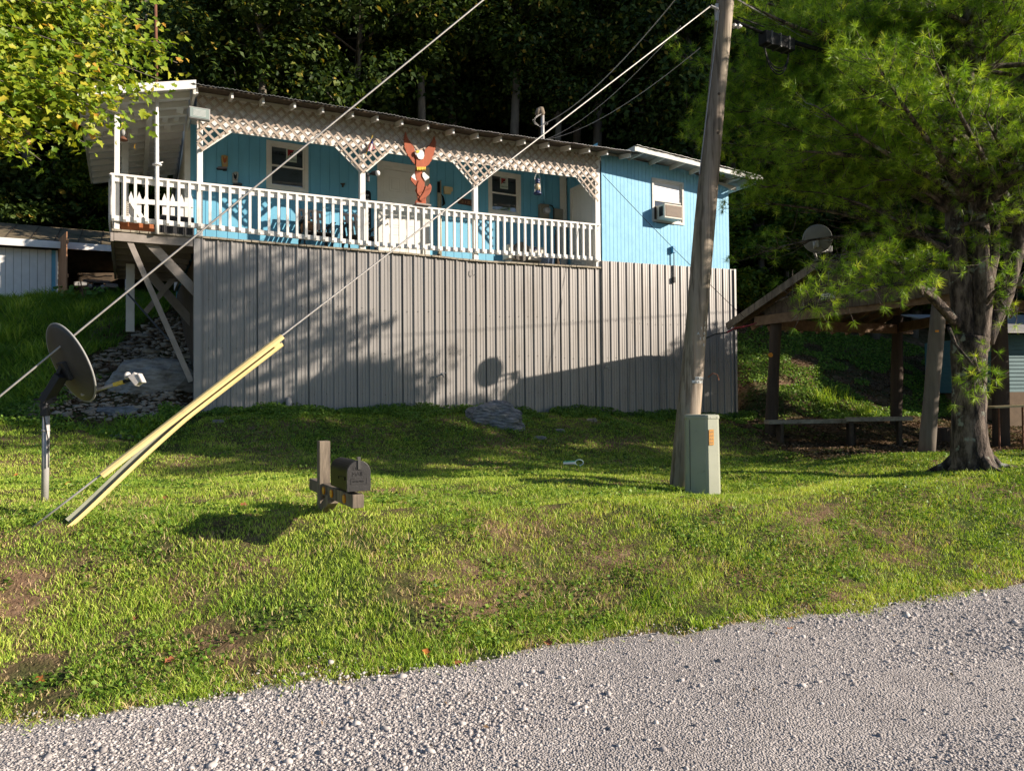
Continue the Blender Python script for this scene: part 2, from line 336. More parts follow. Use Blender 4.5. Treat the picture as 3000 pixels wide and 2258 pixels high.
mb.build('corner_board', Mt['cream'], house, bevel=.004); mb = MB(); mb.hbox(sE-.21, sE-.09, DP-.025, DP-.003, zD(sE), zceil(sE)); mb.build('corner_board', Mt['cream'], house, bevel=.004); mb = MB(); mb.hbox(sE-.09, sE-.03, DP-.035, DP-.003, zD(sE), zceil(sE)); mb.build('corner_board', Mt['cream'], house, bevel=.004)
mb = MB(); mb.hbox(.03, .08, .2, DB, .9, zD(0)-.2); mb.build('crawlspace_wall', Mt['crawl'], house)
# metal skirting
mb = MB(); ribbon(mb, rib_prof(.10, sE+.005), .8, lambda s: zD(s)-.045, 0)
ribbon(mb, rib_prof(sE+.01, sM), .7, zW, -.03); mb.hbox(sE+.0, sE+.012, -.03, .02, .8, zW(sE)); mb.hbox(sM-.012, sM, -.06, DB, .7, zW(sM))
sk = mb.build('skirting', Mt['metal'], house)
mb = MB(); mb.hbox(-.03, .10, -.035, .0, .8, zD(0)-.04); mb.hbox(-.04, -.03, -.035, .12, .8, zD(0)-.04); mb.hbox(.085, .1, -.05, -.036, .8, zD(0)-.04); mb.build('corner_trim', Mt['metal'], sk)
mb = MB(); mb.hbox(sM-.05, sM+.012, -.072, -.060, .7, zW(sM)+.0); mb.build('corner_trim', Mt['metal'], sk)
# lap seams between the sheets
mb = MB(); s = .10+.2286*4-.003
while s < sM-.2:
    if abs(s-sE) > .15: q = -.0 if s < sE else -.03; zt = (zD(s)-.05) if s < sE else zW(s)-.005; mb.hbox(s-.004, s+.004, q-.012, q-.001, .8, zt)
    s += .9144
mb.build('lap_seams', Mt['dgrey'], sk, kind='stuff')
# small screws
mb = MB()
for zz in (1.75, 2.55, 3.4):
    s = .2
    while s < sM-.1:
        if not (sE-.1 < s < sE+.1):
            dd = -.008 if s < sE else -.038; mb.box(H(s, dd, zz+.02*math.sin(s*3)), .012, .012, .012, T, B)
        s += .2286
mb.build('screws', Mt['dgrey'], sk, kind='stuff')
# deck
mb = MB(); s = sWing-.03; k = 0
while s < sE+.0:
    e = min(s+.138, sE); jit = .012*math.sin(k*7.3); back = DP-.012 if s > -.2 else 4.2
    mb.hbox(s, e-.008, -.055+jit, back, zD(s)-.035, zD(s), zD(e)-.035, zD(e)); s = e; k += 1
    if sE-s < .01: break
mb.build('deck_boards', Mt['deckwood'], house)
zb0 = curve([(338, 674), (572, 697)]); zb1 = curve([(338, 694), (572, 714)])
mb = MB(); mb.hbox(sWing, -.045, -.02, .03, zD(sWing)-.19, zD(sWing)-.037, zD(0)-.19, zD(0)-.037); mb.build('rim_beam', Mt['taupe'], house, bevel=.004)
mb = MB()
for dd in (.6, 1.2, 1.8, 2.4, 3.0, 3.6, 4.15): mb.hbox(sWing, .0, dd, dd+.04, zD(sWing)-.19, zD(sWing)-.037, zD(0)-.19, zD(0)-.037)
mb.hbox(sWing-.05, sWing-.005, -.02, 4.2, zD(sWing)-.2, zD(sWing)-.037); mb.build('floor_joists', Mt['taupe'], house)
def pxbar(pa, pb, d, w, th, name, m, par=house, lab=None, da=None):
    a = hit(*pa, d); b = hit(*pb, d if da is None else da); mb = MB(); mb.bar(H(a[0], d, a[1]), H(b[0], d if da is None else da, b[1]), w, th, up=B); return mb.build(name, m, par, bevel=.004, label=lab)
pxbar((372, 690), (560, 1118), .03, .09, .04, 'brace', Mt['taupe'])
pxbar((426, 698), (580, 862), .10, .16, .04, 'brace', Mt['taupe'], lab='wide diagonal brace')
pxbar((436, 800), (568, 950), 1.9, .16, .04, 'brace', Mt['taupe'])
pxbar((506, 820), (425, 916), 1.7, .10, .04, 'brace', Mt['taupe'])
pxbar((496, 997), (375, 861), -.02, .03, .03, 'brace', Mt['dgrey'], lab='thin grey metal strut', da=1.6)
s_, z_ = hit(382, 763, 2.2); s2, z2 = hit(383, 957, 2.2); mb = MB(); mb.hbox(s_-.075, s_+.075, 2.15, 2.3, z2-.1, zD(s_)-.19); mb.build('post', Mt['white'], house, bevel=.006)
# porch posts
def post(x0, x1, zt, d=0, zb=None, m='white'):
    a = hit(x0, 650, d)[0]; b = hit(x1, 650, d)[0]; mb = MB(); c = (a+b)/2
    mb.hbox(a, b, d, d+(b-a), zD(c)+.001 if zb is None else zb, zt(c) if callable(zt) else zt); return mb.build('post', Mt[m], house, bevel=.006)
zpost = lambda s: zL(s)+.02
post(577, 594, zpost); post(1055, 1071, zpost); post(1388, 1401, zpost); post(1745, 1760, zpost)
# railing
rail = thing('railing', None, None, H(3, 0, 1.4)); del_ = None
rail.parent = house; rail.location = (0, 0, 0); ORG[rail.name] = ORG[house.name]
zRT = curve([(323, 508), (850, 564), (1420, 626), (1745, 657)], -.04); zRB = curve([(323, 645), (576, 668), (1100, 722), (1745, 763)], -.04)
sR0 = hit(323, 640, -.04)[0]; sR1 = hit(1757, 700, -.04)[0]
mb = MB(); n = 12
for i in range(n):
    a = sR0+(sR1-sR0)*i/n; b = sR0+(sR1-sR0)*(i+1)/n
    mb.hbox(a, b-.002, -.085, .03, zRT(a)-.035, zRT(a), zRT(b)-.035, zRT(b))
    mb.hbox(a, b, -.042, -.004, zRT(a)-.125, zRT(a)-.036, zRT(b)-.125, zRT(b)-.036)
mb.build('top_rail', Mt['white'], rail)
mb = MB()
for i in range(n):
    a = sR0+(sR1-sR0)*i/n; b = sR0+(sR1-sR0)*(i+1)/n; mb.hbox(a, b, -.042, -.004, zRB(a)+.0, zRB(a)+.085, zRB(b), zRB(b)+.085)
mb.build('bottom_rail', Mt['white'], rail)
bals = [326+x/6.166-26+10 for x in ()]
s = sR0+.02; k = 0
while s < sR1-.03:
    j = .004*math.sin(k*2.1); mb = MB(); z0 = zRB(s)-.012; z1 = zRT(s)-.037
    cut = .035
    a, b = s+j, s+j+.044
    # baluster with 45 degree cut ends at the outer face
    out = [(-.085, z0+cut), (-.085, z1), (-.043, z1), (-.043, z0), (-.05, z0)]
    mb.prism([H(a, d, z) for d, z in out], T*.044); mb.build('baluster', Mt['white'], rail)
    s += .1655; k += 1
# side return of the railing at the deck's left end
mb = MB(); mb.hbox(sR0-.02, sR0+.05, -.02, 4.0, zRT(sR0)-.035, zRT(sR0)); mb.hbox(sR0, sR0+.03, 0, 4.0, zRT(sR0)-.125, zRT(sR0)-.036); mb.hbox(sR0, sR0+.03, 0, 4.0, zRB(sR0), zRB(sR0)+.085)
d = .12
while d < 3.9: mb.hbox(sR0-.03, sR0, d, d+.044, zRB(sR0)-.01, zRT(sR0)-.037); d += .165
mb.build('side_railing', Mt['white'], rail)
# beam above the lattice, rafter tails, roof, ceiling
zt_ = lambda s: zroof(s, 0)-.004
ss = np.linspace(-.02, sE, 9)
mb = MB()
for a, b in zip(ss[:-1], ss[1:]): mb.hbox(a, b, -.04, -.0, zL(a)-.02, zt_(a)-.01, zL(b)-.02, zt_(b)-.01)
mb.build('header_beam', Mt['cream'], house)
mb = MB(); ss = np.linspace(-.0, sE, 9)
for a, b in zip(ss[:-1], ss[1:]): mb.hbox(a, b, .50, DP, zt_(a)-.10, zt_(a)-.085, zt_(b)-.10, zt_(b)-.085)
mb.build('porch_ceiling', Mt['white2'], house)
zBk = curve([(578, 371), (677, 385), (981, 426), (1137, 446), (1328, 473), (1460, 490), (1689, 517), (1752, 525)])
mb = MB(); ss = np.linspace(.02, sE-.03, 14)
for a, b in zip(ss[:-1], ss[1:]): mb.hbox(a, b, .005, .02, zBk(a)+.015, zL(a)-.02, zBk(b)+.015, zL(b)-.02)
mb.build('valance_board', Mt['white'], house)
for x in (577, 680, 772, 863, 947, 1034, 1106, 1178, 1253, 1327, 1400, 1468, 1536, 1605, 1668, 1724, 1778, 1843):
    s = hit(x, 330, -.43)[0]; L = -.44-.02*math.sin(x)
    mb = MB(); zz = lambda d, o: zroof(s, d)-o; mb.hexa([H(s-.02, L, zz(L, .125)), H(s+.02, L, zz(L, .125)), H(s+.02, -.041, zz(0, .125)), H(s-.02, -.041, zz(0, .125)), H(s-.02, L, zz(L, .004)), H(s+.02, L, zz(L, .004)), H(s+.02, -.041, zz(0, .004)), H(s-.02, -.041, zz(0, .004))]); mb.build('rafter', Mt['white'], house, bevel=.003)
# corrugated roof sheets
mb = MB(); pitch = -.035
def roofsheet(mb, s0, s1, d0, d1, zf, dz, step=.0762, amp=.008, th=.004):
    s = s0; i = 0; pr = []
    while s <= s1+1e-6: pr.append((s, amp*(1 if i % 2 else -1))); s += step/2; i += 1
    for (a, u), (b, v) in zip(pr[:-1], pr[1:]):
        za = zf(a)+u; zb = zf(b)+v; ja = .01*math.sin(a*9)+.006*math.sin(a*31); q = [(d0+ja, 0), (d1, dz)]
        mb.hexa([H(a, q[0][0], za-th), H(b, q[0][0], zb-th), H(b, d1, zb+dz-th), H(a, d1, za+dz-th), H(a, q[0][0], za), H(b, q[0][0], zb), H(b, d1, zb+dz), H(a, d1, za+dz)])
ra_, rb_ = hit(560, 245, dO)[0], hit(1880, 440, dO)[0]; roofsheet(mb, ra_, rb_, dO, 1.8, lambda s: zR(s)-.004, RS*(1.8-dO)); roofsheet(mb, ra_, rb_, 1.81, DB+.4, lambda s: zR(s)-.002+RS*(1.8-dO), -.16*(DB+.4-1.8))
mb.build('roof', Mt['roofm'], house)
mb = MB(); ss = np.linspace(hit(560, 245, dO)[0]+.03, hit(1880, 440, dO)[0]-.03, 10); zq = lambda s, d: zR(s)+RS*(d-dO)-.018
for a, b in zip(ss[:-1], ss[1:]): mb.hexa([H(a, dO+.035, zq(a, dO+.035)-.018), H(b, dO+.035, zq(b, dO+.035)-.018), H(b, -.045, zq(b, 0)-.018), H(a, -.045, zq(a, 0)-.018), H(a, dO+.035, zq(a, dO+.035)), H(b, dO+.035, zq(b, dO+.035)), H(b, -.045, zq(b, 0)), H(a, -.045, zq(a, 0))])
mb.build('eave_shade_boards', Mt['darkwood'], house)  # dark boards added under the sheets to stand in for eave shade
# bedroom roof with fascia
zF = curve([(1862, 428), (2231, 520)], -.6); sQ0 = hit(1862, 430, -.6)[0]; sQ1 = hit(2233, 520, -.6)[0]
mb = MB(); roofsheet(mb, sQ0-.02, sQ1+.02, -.66, DB+.4, lambda s: zF(s)+.012, -.3, step=.2, amp=.004)
rf = mb.build('bedroom_roof', Mt['roofm'], house)
mb = MB(); mb.hbox(sQ0, sQ1, -.62, -.585, zF(sQ0)-.115, zF(sQ0)-.002, zF(sQ1)-.115, zF(sQ1)-.002); mb.hbox(sQ0-.03, sQ0, -.62, DB, zF(sQ0)-.12, zF(sQ0)-.002); mb.build('fascia', Mt['white2'], rf)
s = sQ0+.25
while s < sQ1+.0:
    mb = MB(); mb.hbox(s-.02, s+.02, -.58, DB-.1, zF(s)-.11, zF(s)-.004); mb.build('rafter', Mt['white2'], house); s += .61
mb = MB(); mb.hbox(sE+.06, sF+.3, -.0, .04, zT3(sE)-.03, zT3(sE)+.09, zT3(sF)-.03, zT3(sF)+.09); mb.build('top_plate', Mt['white2'], house)
# left wing roof seen from below
FL = at(0, 0, 5); a = hit(232, 275, -.45); b = hit(562, 254, -.45)
zwing = lambda s: b[1]+(s-b[0])*(b[1]-a[1])/(b[0]-a[0])
sw0, sw1 = a[0], b[0]
mb = MB(); ns = 16; dd1 = 4.6
for i in range(ns):
    p = sw0+(sw1-sw0)*i/ns; q = sw0+(sw1-sw0)*(i+1)/ns; sh = .0
    mb.hexa([H(p, -.5, zwing(p)+.05), H(q, -.5, zwing(q)+.05), H(q, dd1, zwing(q)-.05), H(p, dd1, zwing(p)-.05), H(p, -.5, zwing(p)+.06), H(q, -.5, zwing(q)+.06), H(q, dd1, zwing(q)-.04), H(p, dd1, zwing(p)-.04)])
wing = mb.build('porch_wing_roof', Mt['white'], house)
d = -.12; k = 0
while d < dd1-.05:
    mb = MB(); dz = -.1*(d+.5)/5.1; mb.hbox(sw0+.02, sw1, d, d+.10, zwing(sw0)-.055+dz, zwing(sw0)+.045+dz, zwing(sw1)-.055+dz, zwing(sw1)+.045+dz); mb.build('purlin', Mt['white'], wing)
    d += .40; k += 1
for k in range(34):
    mb = MB()
    d = -.10+.40*rng.integers(0, 12); s = sw0+.15+(sw1-sw0-.3)*rng.random(); dz = -.1*(d+.5)/5.1
    mb.hbox(s, s+.05+.1*rng.random(), d+.1, d+.40, zwing(s)-.02+dz, zwing(s)+.047+dz); mb.build('blocking', Mt['white'], wing)
mb = MB(); sm = sw0+.62*(sw1-sw0); mb.hexa([H(sm-.04, .05, zwing(sm)-.18), H(sm+.04, .05, zwing(sm)-.18), H(sm+.04, dd1, zwing(sm)-.30), H(sm-.04, dd1, zwing(sm)-.30), H(sm-.04, .05, zwing(sm)-.07), H(sm+.04, .05, zwing(sm)-.07), H(sm+.04, dd1, zwing(sm)-.17), H(sm-.04, dd1, zwing(sm)-.17)]); mb.build('rafter', Mt['white2'], wing)
mb = MB(); mb.hbox(sw0-.02, sw1+.06, -.54, -.50, zwing(sw0)-.07, zwing(sw0)+.075, zwing(sw1+.06)-.07, zwing(sw1+.06)+.075); mb.build('fascia', Mt['white'], wing)
mb = MB(); mb.hbox(sw0-.03, sw0+.0, -.5, dd1, zwing(sw0)-.09, zwing(sw0)+.05); mb.hbox(sw1+.02, sw1+.06, -.5, DP, zwing(sw1)-.14, zwing(sw1)+.06); mb.build('edge_board', Mt['white2'], wing)
s0_ = hit(334, 600, 0)[0]; s1_ = hit(350, 600, 0)[0]
mb = MB(); mb.hbox(s0_, s1_, 0, s1_-s0_, zD(s0_)+.001, zwing(s0_)-.01); mb.build('post', Mt['white'], house, bevel=.006)
a_ = hit(366, 600, 1.9)[0]; mb = MB(); mb.hbox(a_-.06, a_+.06, 1.9, 2.02, zD(0)+.001, zwing(a_)-.05); mb.build('post', Mt['white2'], house, bevel=.006)
# lattice
def poly_clip(poly, p, dirv):
    ts = []
    n = len(poly)
    for i in range(n):
        a = np.array(poly[i]); b = np.array(poly[(i+1) % n]); e = b-a; den = dirv[0]*e[1]-dirv[1]*e[0]
        if abs(den) < 1e-9: continue
        w_ = a-p; t = (w_[0]*e[1]-w_[1]*e[0])/den; u = (w_[0]*dirv[1]-w_[1]*dirv[0])/den
        if 0 <= u < 1: ts.append(t)
    ts.sort(); return [(ts[i], ts[i+1]) for i in range(0, len(ts)-1, 2)]
def lattice(poly, dd, name='lattice_panel', per=.135, wd=.040):
    P = [np.array(hit(x, y, dd)) for x, y in poly]; mb = MB(); cen = np.mean(P, 0); r = 4
    for sg, off in ((1, 0), (-1, .009)):
        dv = np.array([1, sg])/math.sqrt(2); nv = np.array([-dv[1], dv[0]])
        for k in range(-60, 61):
            p = np.array([0.0, 4.6])+nv*(k*per)
            for t0, t1 in poly_clip(P, p, dv):
                if t1-t0 < .02: continue
                a = p+dv*t0; b = p+dv*t1; mb.bar(H(a[0], dd-.004-off, a[1]), H(b[0], dd-.004-off, b[1]), wd, .007, up=B)
    return mb.build(name, Mt['lat'], house), P
bays = [[(578, 279), (1064, 354), (1064, 507), (1058, 505), (981, 427), (677, 386), (592, 441), (578, 441)],
        [(1064, 354), (1396, 404), (1396, 546), (1390, 545), (1328, 474), (1137, 447), (1072, 503), (1064, 507)],
        [(1396, 404), (1752, 458), (1752, 592), (1744, 587), (1689, 518), (1460, 491.5), (1401, 543), (1396, 546)]]
for bi, poly in enumerate(bays):
    lp, P = lattice(poly, -.05)
    idx = {0: (3, 4, 5, 6), 1: (3, 4, 5, 6), 2: (3, 4, 5, 6)}[bi]
    mb = MB()
    for i, j in zip(idx[:-1], idx[1:]): mb.bar(H(P[i][0], -.03, P[i][1]+.02), H(P[j][0], -.03, P[j][1]+.02), .06, .02, up=B)
    mb.build('arch_trim', Mt['cream'], lp)
# windows
def window(r, d, m='cream', tw=.075, shade=False):
    s0, s1, z0, z1 = r; f = MB()
    for (a, b, c, e) in ((s0, s1, z1-tw, z1), (s0, s1, z0, z0+tw), (s0, s0+tw, z0+tw, z1-tw), (s1-tw, s1, z0+tw, z1-tw)): f.hbox(a, b, d-.025, d+.012, c, e)
    fr = f.build('window', Mt[m], house, bevel=.003)
    i0, i1, j0, j1 = s0+tw, s1-tw, z0+tw, z1-tw; t = .035; zm = (j0+j1)/2
    g = MB()
    for (a, b, c, e, dd) in ((i0, i1, j1-t, j1, d+.005), (i0, i0+t, zm, j1-t, d+.005), (i1-t, i1, zm, j1-t, d+.005), (i0+.01, i1-.01, zm-.018, zm+.018, d-.002),
                        (i0, i1, j0, j0+t, d+.0), (i0, i0+t, j0+t, zm-.018, d+.0), (i1-t, i1, j0+t, zm-.018, d+.0)): g.hbox(a, b, dd, dd+.04, c, e)
    g.build('sash', Mt[m], fr, bevel=.002)
    p = MB(); p.hbox(i0+t, i1-t, d+.028, d+.03, zm+.0, j1-t); p.build('pane', Mt['glass'], fr)
    p = MB(); p.hbox(i0+t, i1-t, d+.020, d+.022, j0+t, zm-.0); p.build('pane', Mt['glass'], fr)
    if shade: return fr, (i0, i1, j0, j1, zm)
    return fr, (i0, i1, j0, j1, zm)
for r in (W1, W2):
    fr, (i0, i1, j0, j1, zm) = window(r, DP)
    c = i0+.62*(i1-i0) if r is W1 else (i0+i1)/2+.0
    sg = thing('window_sign', 'small pale paper sign in the upper pane of the '+('left' if r is W1 else 'right')+' porch window', 'sign', H(c, DP, zm), 'window signs')
    z0 = zm+.12; mb = MB(); mb.hbox(c-.105, c+.105, DP+.018, DP+.021, z0, z0+.27); mb.build('paper', Mt['paper'], sg)
    mb = MB(); mb.prism([H(c-.075, DP+.015, z0+.245), H(c-.075, DP+.015, z0+.10), H(c+.06, DP+.015, z0+.245)], B*.002); mb.build('red_corner', Mt['redink'], sg)
    mb = MB()
    for u, v_ in ((-.03, .13), (.005, .13), (-.03, .175), (.005, .175)): mb.hbox(c+u, c+u+.025, DP+.012, DP+.014, z0+v_, z0+v_+.03)
    mb.build('black_squares', Mt['black'], sg)
    text('UNITED', .05, Mt['dkgreen'], H(c-.082, DP+.016, z0+.035), T, UP, 'lettering', sg)
# right window: pale blind in the upper sash
fr, (i0, i1, j0, j1, zm) = window(W3, -.02, 'white2', .055)
mb = MB(); mb.hbox(i0+.03, i1-.03, .001, .004, zm-.05, j1-.03); mb.build('blind', PM('pale_blind', (.62, .62, .62), (.52, .52, .53), 3, .35, .15, 8, spec=.6), fr)
mb = MB(); mb.bar(H(i0+.03, -.0, zm+.13), H(i1-.03, -.0, zm+.11), .02, .004, up=B); mb.bar(H(i0+.03, -.0, zm+.2), H(i1-.03, -.0, zm+.19), .008, .004, up=B); mb.build('blind_rail', Mt['white'], fr)
# door 1
s0, s1, z0, z1 = D1; tw = .11; dr = MB()
for (a, b, c, e) in ((s0, s1, z1-tw, z1), (s0, s0+tw, z0-.1, z1-tw), (s1-tw, s1, z0-.1, z1-tw)): dr.hbox(a, b, DP-.025, DP+.012, c, e)
for (a, b, c, e) in ((s0+tw, s1-tw, z1-tw-.05, z1-tw), (s0+tw, s0+tw+.05, z0-.1, z1-tw-.05), (s1-tw-.05, s1-tw, z0-.1, z1-tw-.05)): dr.hbox(a, b, DP-.008, DP+.03, c, e)
door = dr.build('door', Mt['cream'], house, bevel=.003)
a, b = s0+tw+.05, s1-tw-.05; zt = z1-tw-.05; mb = MB(); zf = zD((a+b)/2)+.012
mb.hbox(a, b, DP+.03, DP+.07, zf, zt)
wd = b-a; hh = zt-zf
for cx in (.14, .57):
    for (c0, c1) in ((.05, .33), (.40, .72), (.78, .93)):
        x0 = a+wd*cx; x1 = x0+wd*.29; y0 = zf+hh*c0; y1 = zf+hh*c1
        mb.hbox(x0, x1, DP+.024, DP+.031, y0, y0+.018); mb.hbox(x0, x1, DP+.024, DP+.031, y1-.018, y1); mb.hbox(x0, x0+.018, DP+.024, DP+.031, y0, y1); mb.hbox(x1-.018, x1, DP+.024, DP+.031, y0, y1)
        mb.hbox(x0+.05, x1-.05, DP+.022, DP+.031, y0+.05, y1-.05)
mb.build('door_leaf', Mt['doorw'], door, bevel=.004)
for zz, r in ((zf+1.02, .022), (zf+.88, .026)):
    mb = MB(); mb.lathe([(r*.5, 0), (r*.5, .03), (r, .04), (r, .06), (r*.6, .075)], H(a+.07, DP+.03, zz), -B, 14); mb.build('handle', Mt['galv'], door, smooth=True)
# door 2 in the side wall (faces -T)
d0, d1 = .22, 1.22; zf = zD(sE)+.012; zt = zf+2.1; mb = MB()
for (p, q, c, e) in ((d0, d1, zt-.09, zt), (d0, d0+.09, zf, zt-.09), (d1-.09, d1, zf, zt-.09)): mb.hbox(sE-.028, sE-.002, p, q, c, e)
dr2 = mb.build('door', Mt['cream'], house, bevel=.003); mb = MB(); mb.hbox(sE-.012, sE+.03, d0+.09, d1-.09, zf, zt-.09)
for q in (d0+.32, d0+.5, d0+.68): mb.hbox(sE-.015, sE-.011, q, q+.006, zf+.1, zt-.14)
mb.build('door_leaf', Mt['doorw'], dr2); mb = MB(); mb.lathe([(.012, 0), (.012, .03), (.025, .04), (.02, .07)], H(sE-.012, d0+.16, zf+.95), -T, 12); mb.build('handle', Mt['galv'], dr2, smooth=True)
mb = MB(); a, b = hit(1755, 640, 0); mb.hbox(sE-.03, sE-.003, .10, .16, zD(sE)+1.0, zD(sE)+1.12); mb.build('switch_box', Mt['dgrey'], house)
# conduit, shelf
sc, zc = hit(1595, 597, DP-.03); mb = MB(); mb.tube([H(sc, DP-.03, zc), H(sc, DP-.03, zceil(sc))], .028, 12); mb.build('conduit', Mt['blue'], house, smooth=True)
# roof weather head pipe (behind the roof edge)
s, z = hit(1590, 405, 1.2); s2, zt = hit(1590, 334, 1.2)
mb = MB(); mb.tube([H(s, 1.2, z-.3), H(s, 1.2, zt)], .042, 12); wh = mb.build('service_mast', Mt['galv'], house, smooth=True)
mb = MB(); mb.lathe([(.045, -.05), (.075, -.02), (.085, .05), (.07, .12), (.02, .16)], H(s-.02, 1.2, zt), nrm(UP*1-T*.45), 14); mb.tube([H(s, 1.2, zt+.1), H(s-.12, 1.2, zt+.06), H(s-.16, 1.2, zt-.05)], [.07, .06, .045], 10); mb.build('mast_cap', Mt['greywood'], wh, smooth=True)
mb = MB(); mb.lathe([(.03, 0), (.045, .02), (.03, .05), (.045, .07), (.03, .1)], H(s+.03, 1.2, zt-.22), T, 10)
for k in range(3): mb.tube([H(s-.06, 1.15, zt-.03), H(s-.22-.05*k, 1.12, zt-.12-.06*k), H(s-.28, 1.1, zt-.26-.03*k), H(s-.12, 1.12, zt-.36), H(s+.05, 1.15, zt-.25)], .008, 5)
mb.build('service_wires', Mt['dgrey'], wh)
mast_a = H(s+.1, 1.2, zt-.2); mast_b = H(s+.04, 1.2, zt-.62)
# the white drain pipe with rusty top standing through the wing roof
s, z = hit(460, 677, -.10); zp = hit(458, 250, -.10)[1]; zq = hit(456, 14, -.10)[1]
pipe = thing('antenna_mast', 'tall pipe through the deck corner, white below the roof and rusty above it', 'pipe', H(s, -.1, z-.05))
mb = MB(); mb.tube([H(s, -.095, z-.05), H(s, -.095, z+.3), H(s-.01, -.095, zp)], .033, 14); mb.build('white_section', Mt['white'], pipe, smooth=True)
mb = MB(); mb.tube([H(s-.01, -.095, zp+.001), H(s-.03, -.095, zq)], .025, 12); mb.build('rusty_section', Mt['rust'], pipe, smooth=True)
zc = hit(460, 483, -.1)[1]; mb = MB(); mb.lathe([(.035, -.02), (.075, -.008), (.075, .008), (.035, .02)], H(s, -.095, zc), UP, 16); mb.tube([H(s+.03, -.095, zc+.03), H(s+.09, -.1, zc+.06)], .012, 6); mb.build('collar', Mt['white'], pipe)
# ================================================================ THINGS ON THE HOUSE
def pz(mb, pts, d, th): # prism from photo px polygon on plane d, thickness th backwards
    q = [hit(x, y, d) for x, y in pts]; return mb.prism([H(a, d, z) for a, z in q], B*th)
# window air conditioner
ac = thing('air_conditioner', 'old ivory window air conditioner jutting from the bedroom window', 'air conditioner', H(W3[0]+.3, 0, 3.9))
dA = -.33; q = [hit(1947, 595, dA), hit(1998, 601, dA), hit(1998, 642, dA), hit(1947, 637, dA)]
a, b, zt, zb = q[0][0], q[1][0], q[0][1], q[3][1]
mb = MB(); mb.hbox(a, b, dA, .0, zb, zt); mb.build('case', Mt['ivory'], ac, bevel=.006)
mb = MB(); mb.hbox(a+.03, b-.012, dA-.006, dA-.001, zb+.04, zt-.03); gr = mb.build('grille', PM('grille_brown', (.23, .17, .12), (.16, .12, .09), 8, .6, .2), ac)
mb = MB(); k = zb+.05
while k < zt-.04: mb.hbox(a+.032, b-.014, dA-.012, dA-.006, k, k+.006); k += .016
mb.build('louvres', PM('louvre_brown', (.33, .26, .19), (.26, .2, .15), 8, .5, .1), gr)
mb = MB(); mb.hbox(a-.004, a-.001, dA+.06, dA+.2, zb+.06, zt-.05); mb.build('side_vent', Mt['black'], ac)
mb = MB(); mb.hbox(W3[0]+.06, a-.0, -.03, -.0, zb-.05, zt-.02); mb.hbox(a, b, -.03, .0, zb-.06, zb-.001); mb.build('filler_panel', Mt['darkwood'], ac)
# floodlight at the porch corner
fl = thing('floodlight', 'rectangular white floodlight under the roof at the left porch corner', 'light', H(.05, -.3, 6)); dF = -.36
mb = MB(); a, zt = hit(553, 309, dF); b, _ = hit(616, 308, dF); zb = hit(560, 345, dF)[1]
tl = V3(*(-B*.0+UP*0)); up_ = nrm(UP-B*(-.25)); c = H((a+b)/2, dF+.06, (zt+zb)/2)
mb.box(c, b-a, .10, zt-zb, T, B, UP); mb.build('housing', Mt['grey'], fl, bevel=.01)
mb = MB(); mb.box(c-B*.055, b-a-.04, .006, zt-zb-.035, T, B, UP); ln = mb.build('lens', Mt['lens'], fl)
mb = MB()
for k in range(6): mb.box(c-B*.061+UP*(-.05+k*.02), b-a-.14, .004, .006, T, B, UP)
mb.build('lens_ribs', Mt['purew'], ln); mb = MB(); mb.bar(c+B*.04-UP*.06, H(.05, -.02, zb-.08), .03, .02); mb.bar(c+B*.04-UP*.06, c+B*.2+UP*.0, .04, .03); mb.build('bracket', Mt['cream'], fl)
# boots on the wall
def boot(toe, lab, cols, flip):
    t = thing('boot_ornament', lab, 'ornament', H(.8, DP, 5), None)
    x0, y0, x1, y1 = toe; Z = lambda x, y: (x0+(x1-x0)*x, y0+(y1-y0)*y)
    sh = [(.42, .0), (.72, -.03), (1, .06), (.98, .75), (.9, .8), (.5, .78), (.46, .5), (.40, .25)]; ft = [(.5, .75), (.92, .76), (.93, .9), (.62, .9), (.55, .93), (.1, .92), (0, .84), (.12, .76), (.35, .74)]
    if flip: sh = [(1-a, b) for a, b in sh]; ft = [(1-a, b) for a, b in ft]
    d = DP-.05
    mb = MB(); pz(mb, [Z(*p) for p in sh], d, .045); mb.build('shaft', cols[0], t, bevel=.008)
    mb = MB(); pz(mb, [Z(*p) for p in ft], d-.01, .055); mb.build('foot', cols[1], t, bevel=.008)
    so_ = [(.0, .86), (.1, .93), (.55, .94), (.6, 1.0), (.9, 1.0), (.94, .9), (.6, .9), (.1, .9)]
    if flip: so_ = [(1-a, b) for a, b in so_]
    mb = MB(); pz(mb, [Z(*p) for p in so_], d-.014, .06); mb.build('sole', Mt['black'], t)
    mb = MB(); r = [(.55, .08), (.7, .25), (.9, .08), (.86, .4), (.7, .55), (.58, .4)]
    if flip: r = [(1-a, b) for a, b in r]
    pz(mb, [Z(*p) for p in r], d-.004, .004); mb.build('stitching', cols[2], t)
    mb = MB(); r = [(.56, .5), (.88, .5), (.86, .57), (.6, .57)]
    if flip: r = [(1-a, b) for a, b in r]
    pz(mb, [Z(*p) for p in r], d-.004, .004); mb.build('band', cols[3], t)
boot((635, 455, 668, 499), 'cowboy boot ornament in yellow and grey on the blue wall, toe pointing left', [PM('ochre_leather', (.48, .33, .10), (.35, .26, .12), 30, .5), PM('grey_leather', (.25, .22, .25), (.2, .17, .2), 20, .5), PM('rust_leather', (.4, .10, .03), None, 20, .5), Mt['lat']], False)
boot((681, 504, 711, 546), 'grey and white cowboy boot ornament just above the railing, toe pointing right', [PM('silver_leather', (.50, .52, .48), (.22, .24, .22), 40, .5), PM('dark_leather', (.08, .09, .09), None, 20, .5), Mt['black'], PM('pink_leather', (.38, .22, .18), None, 30, .5)], True)
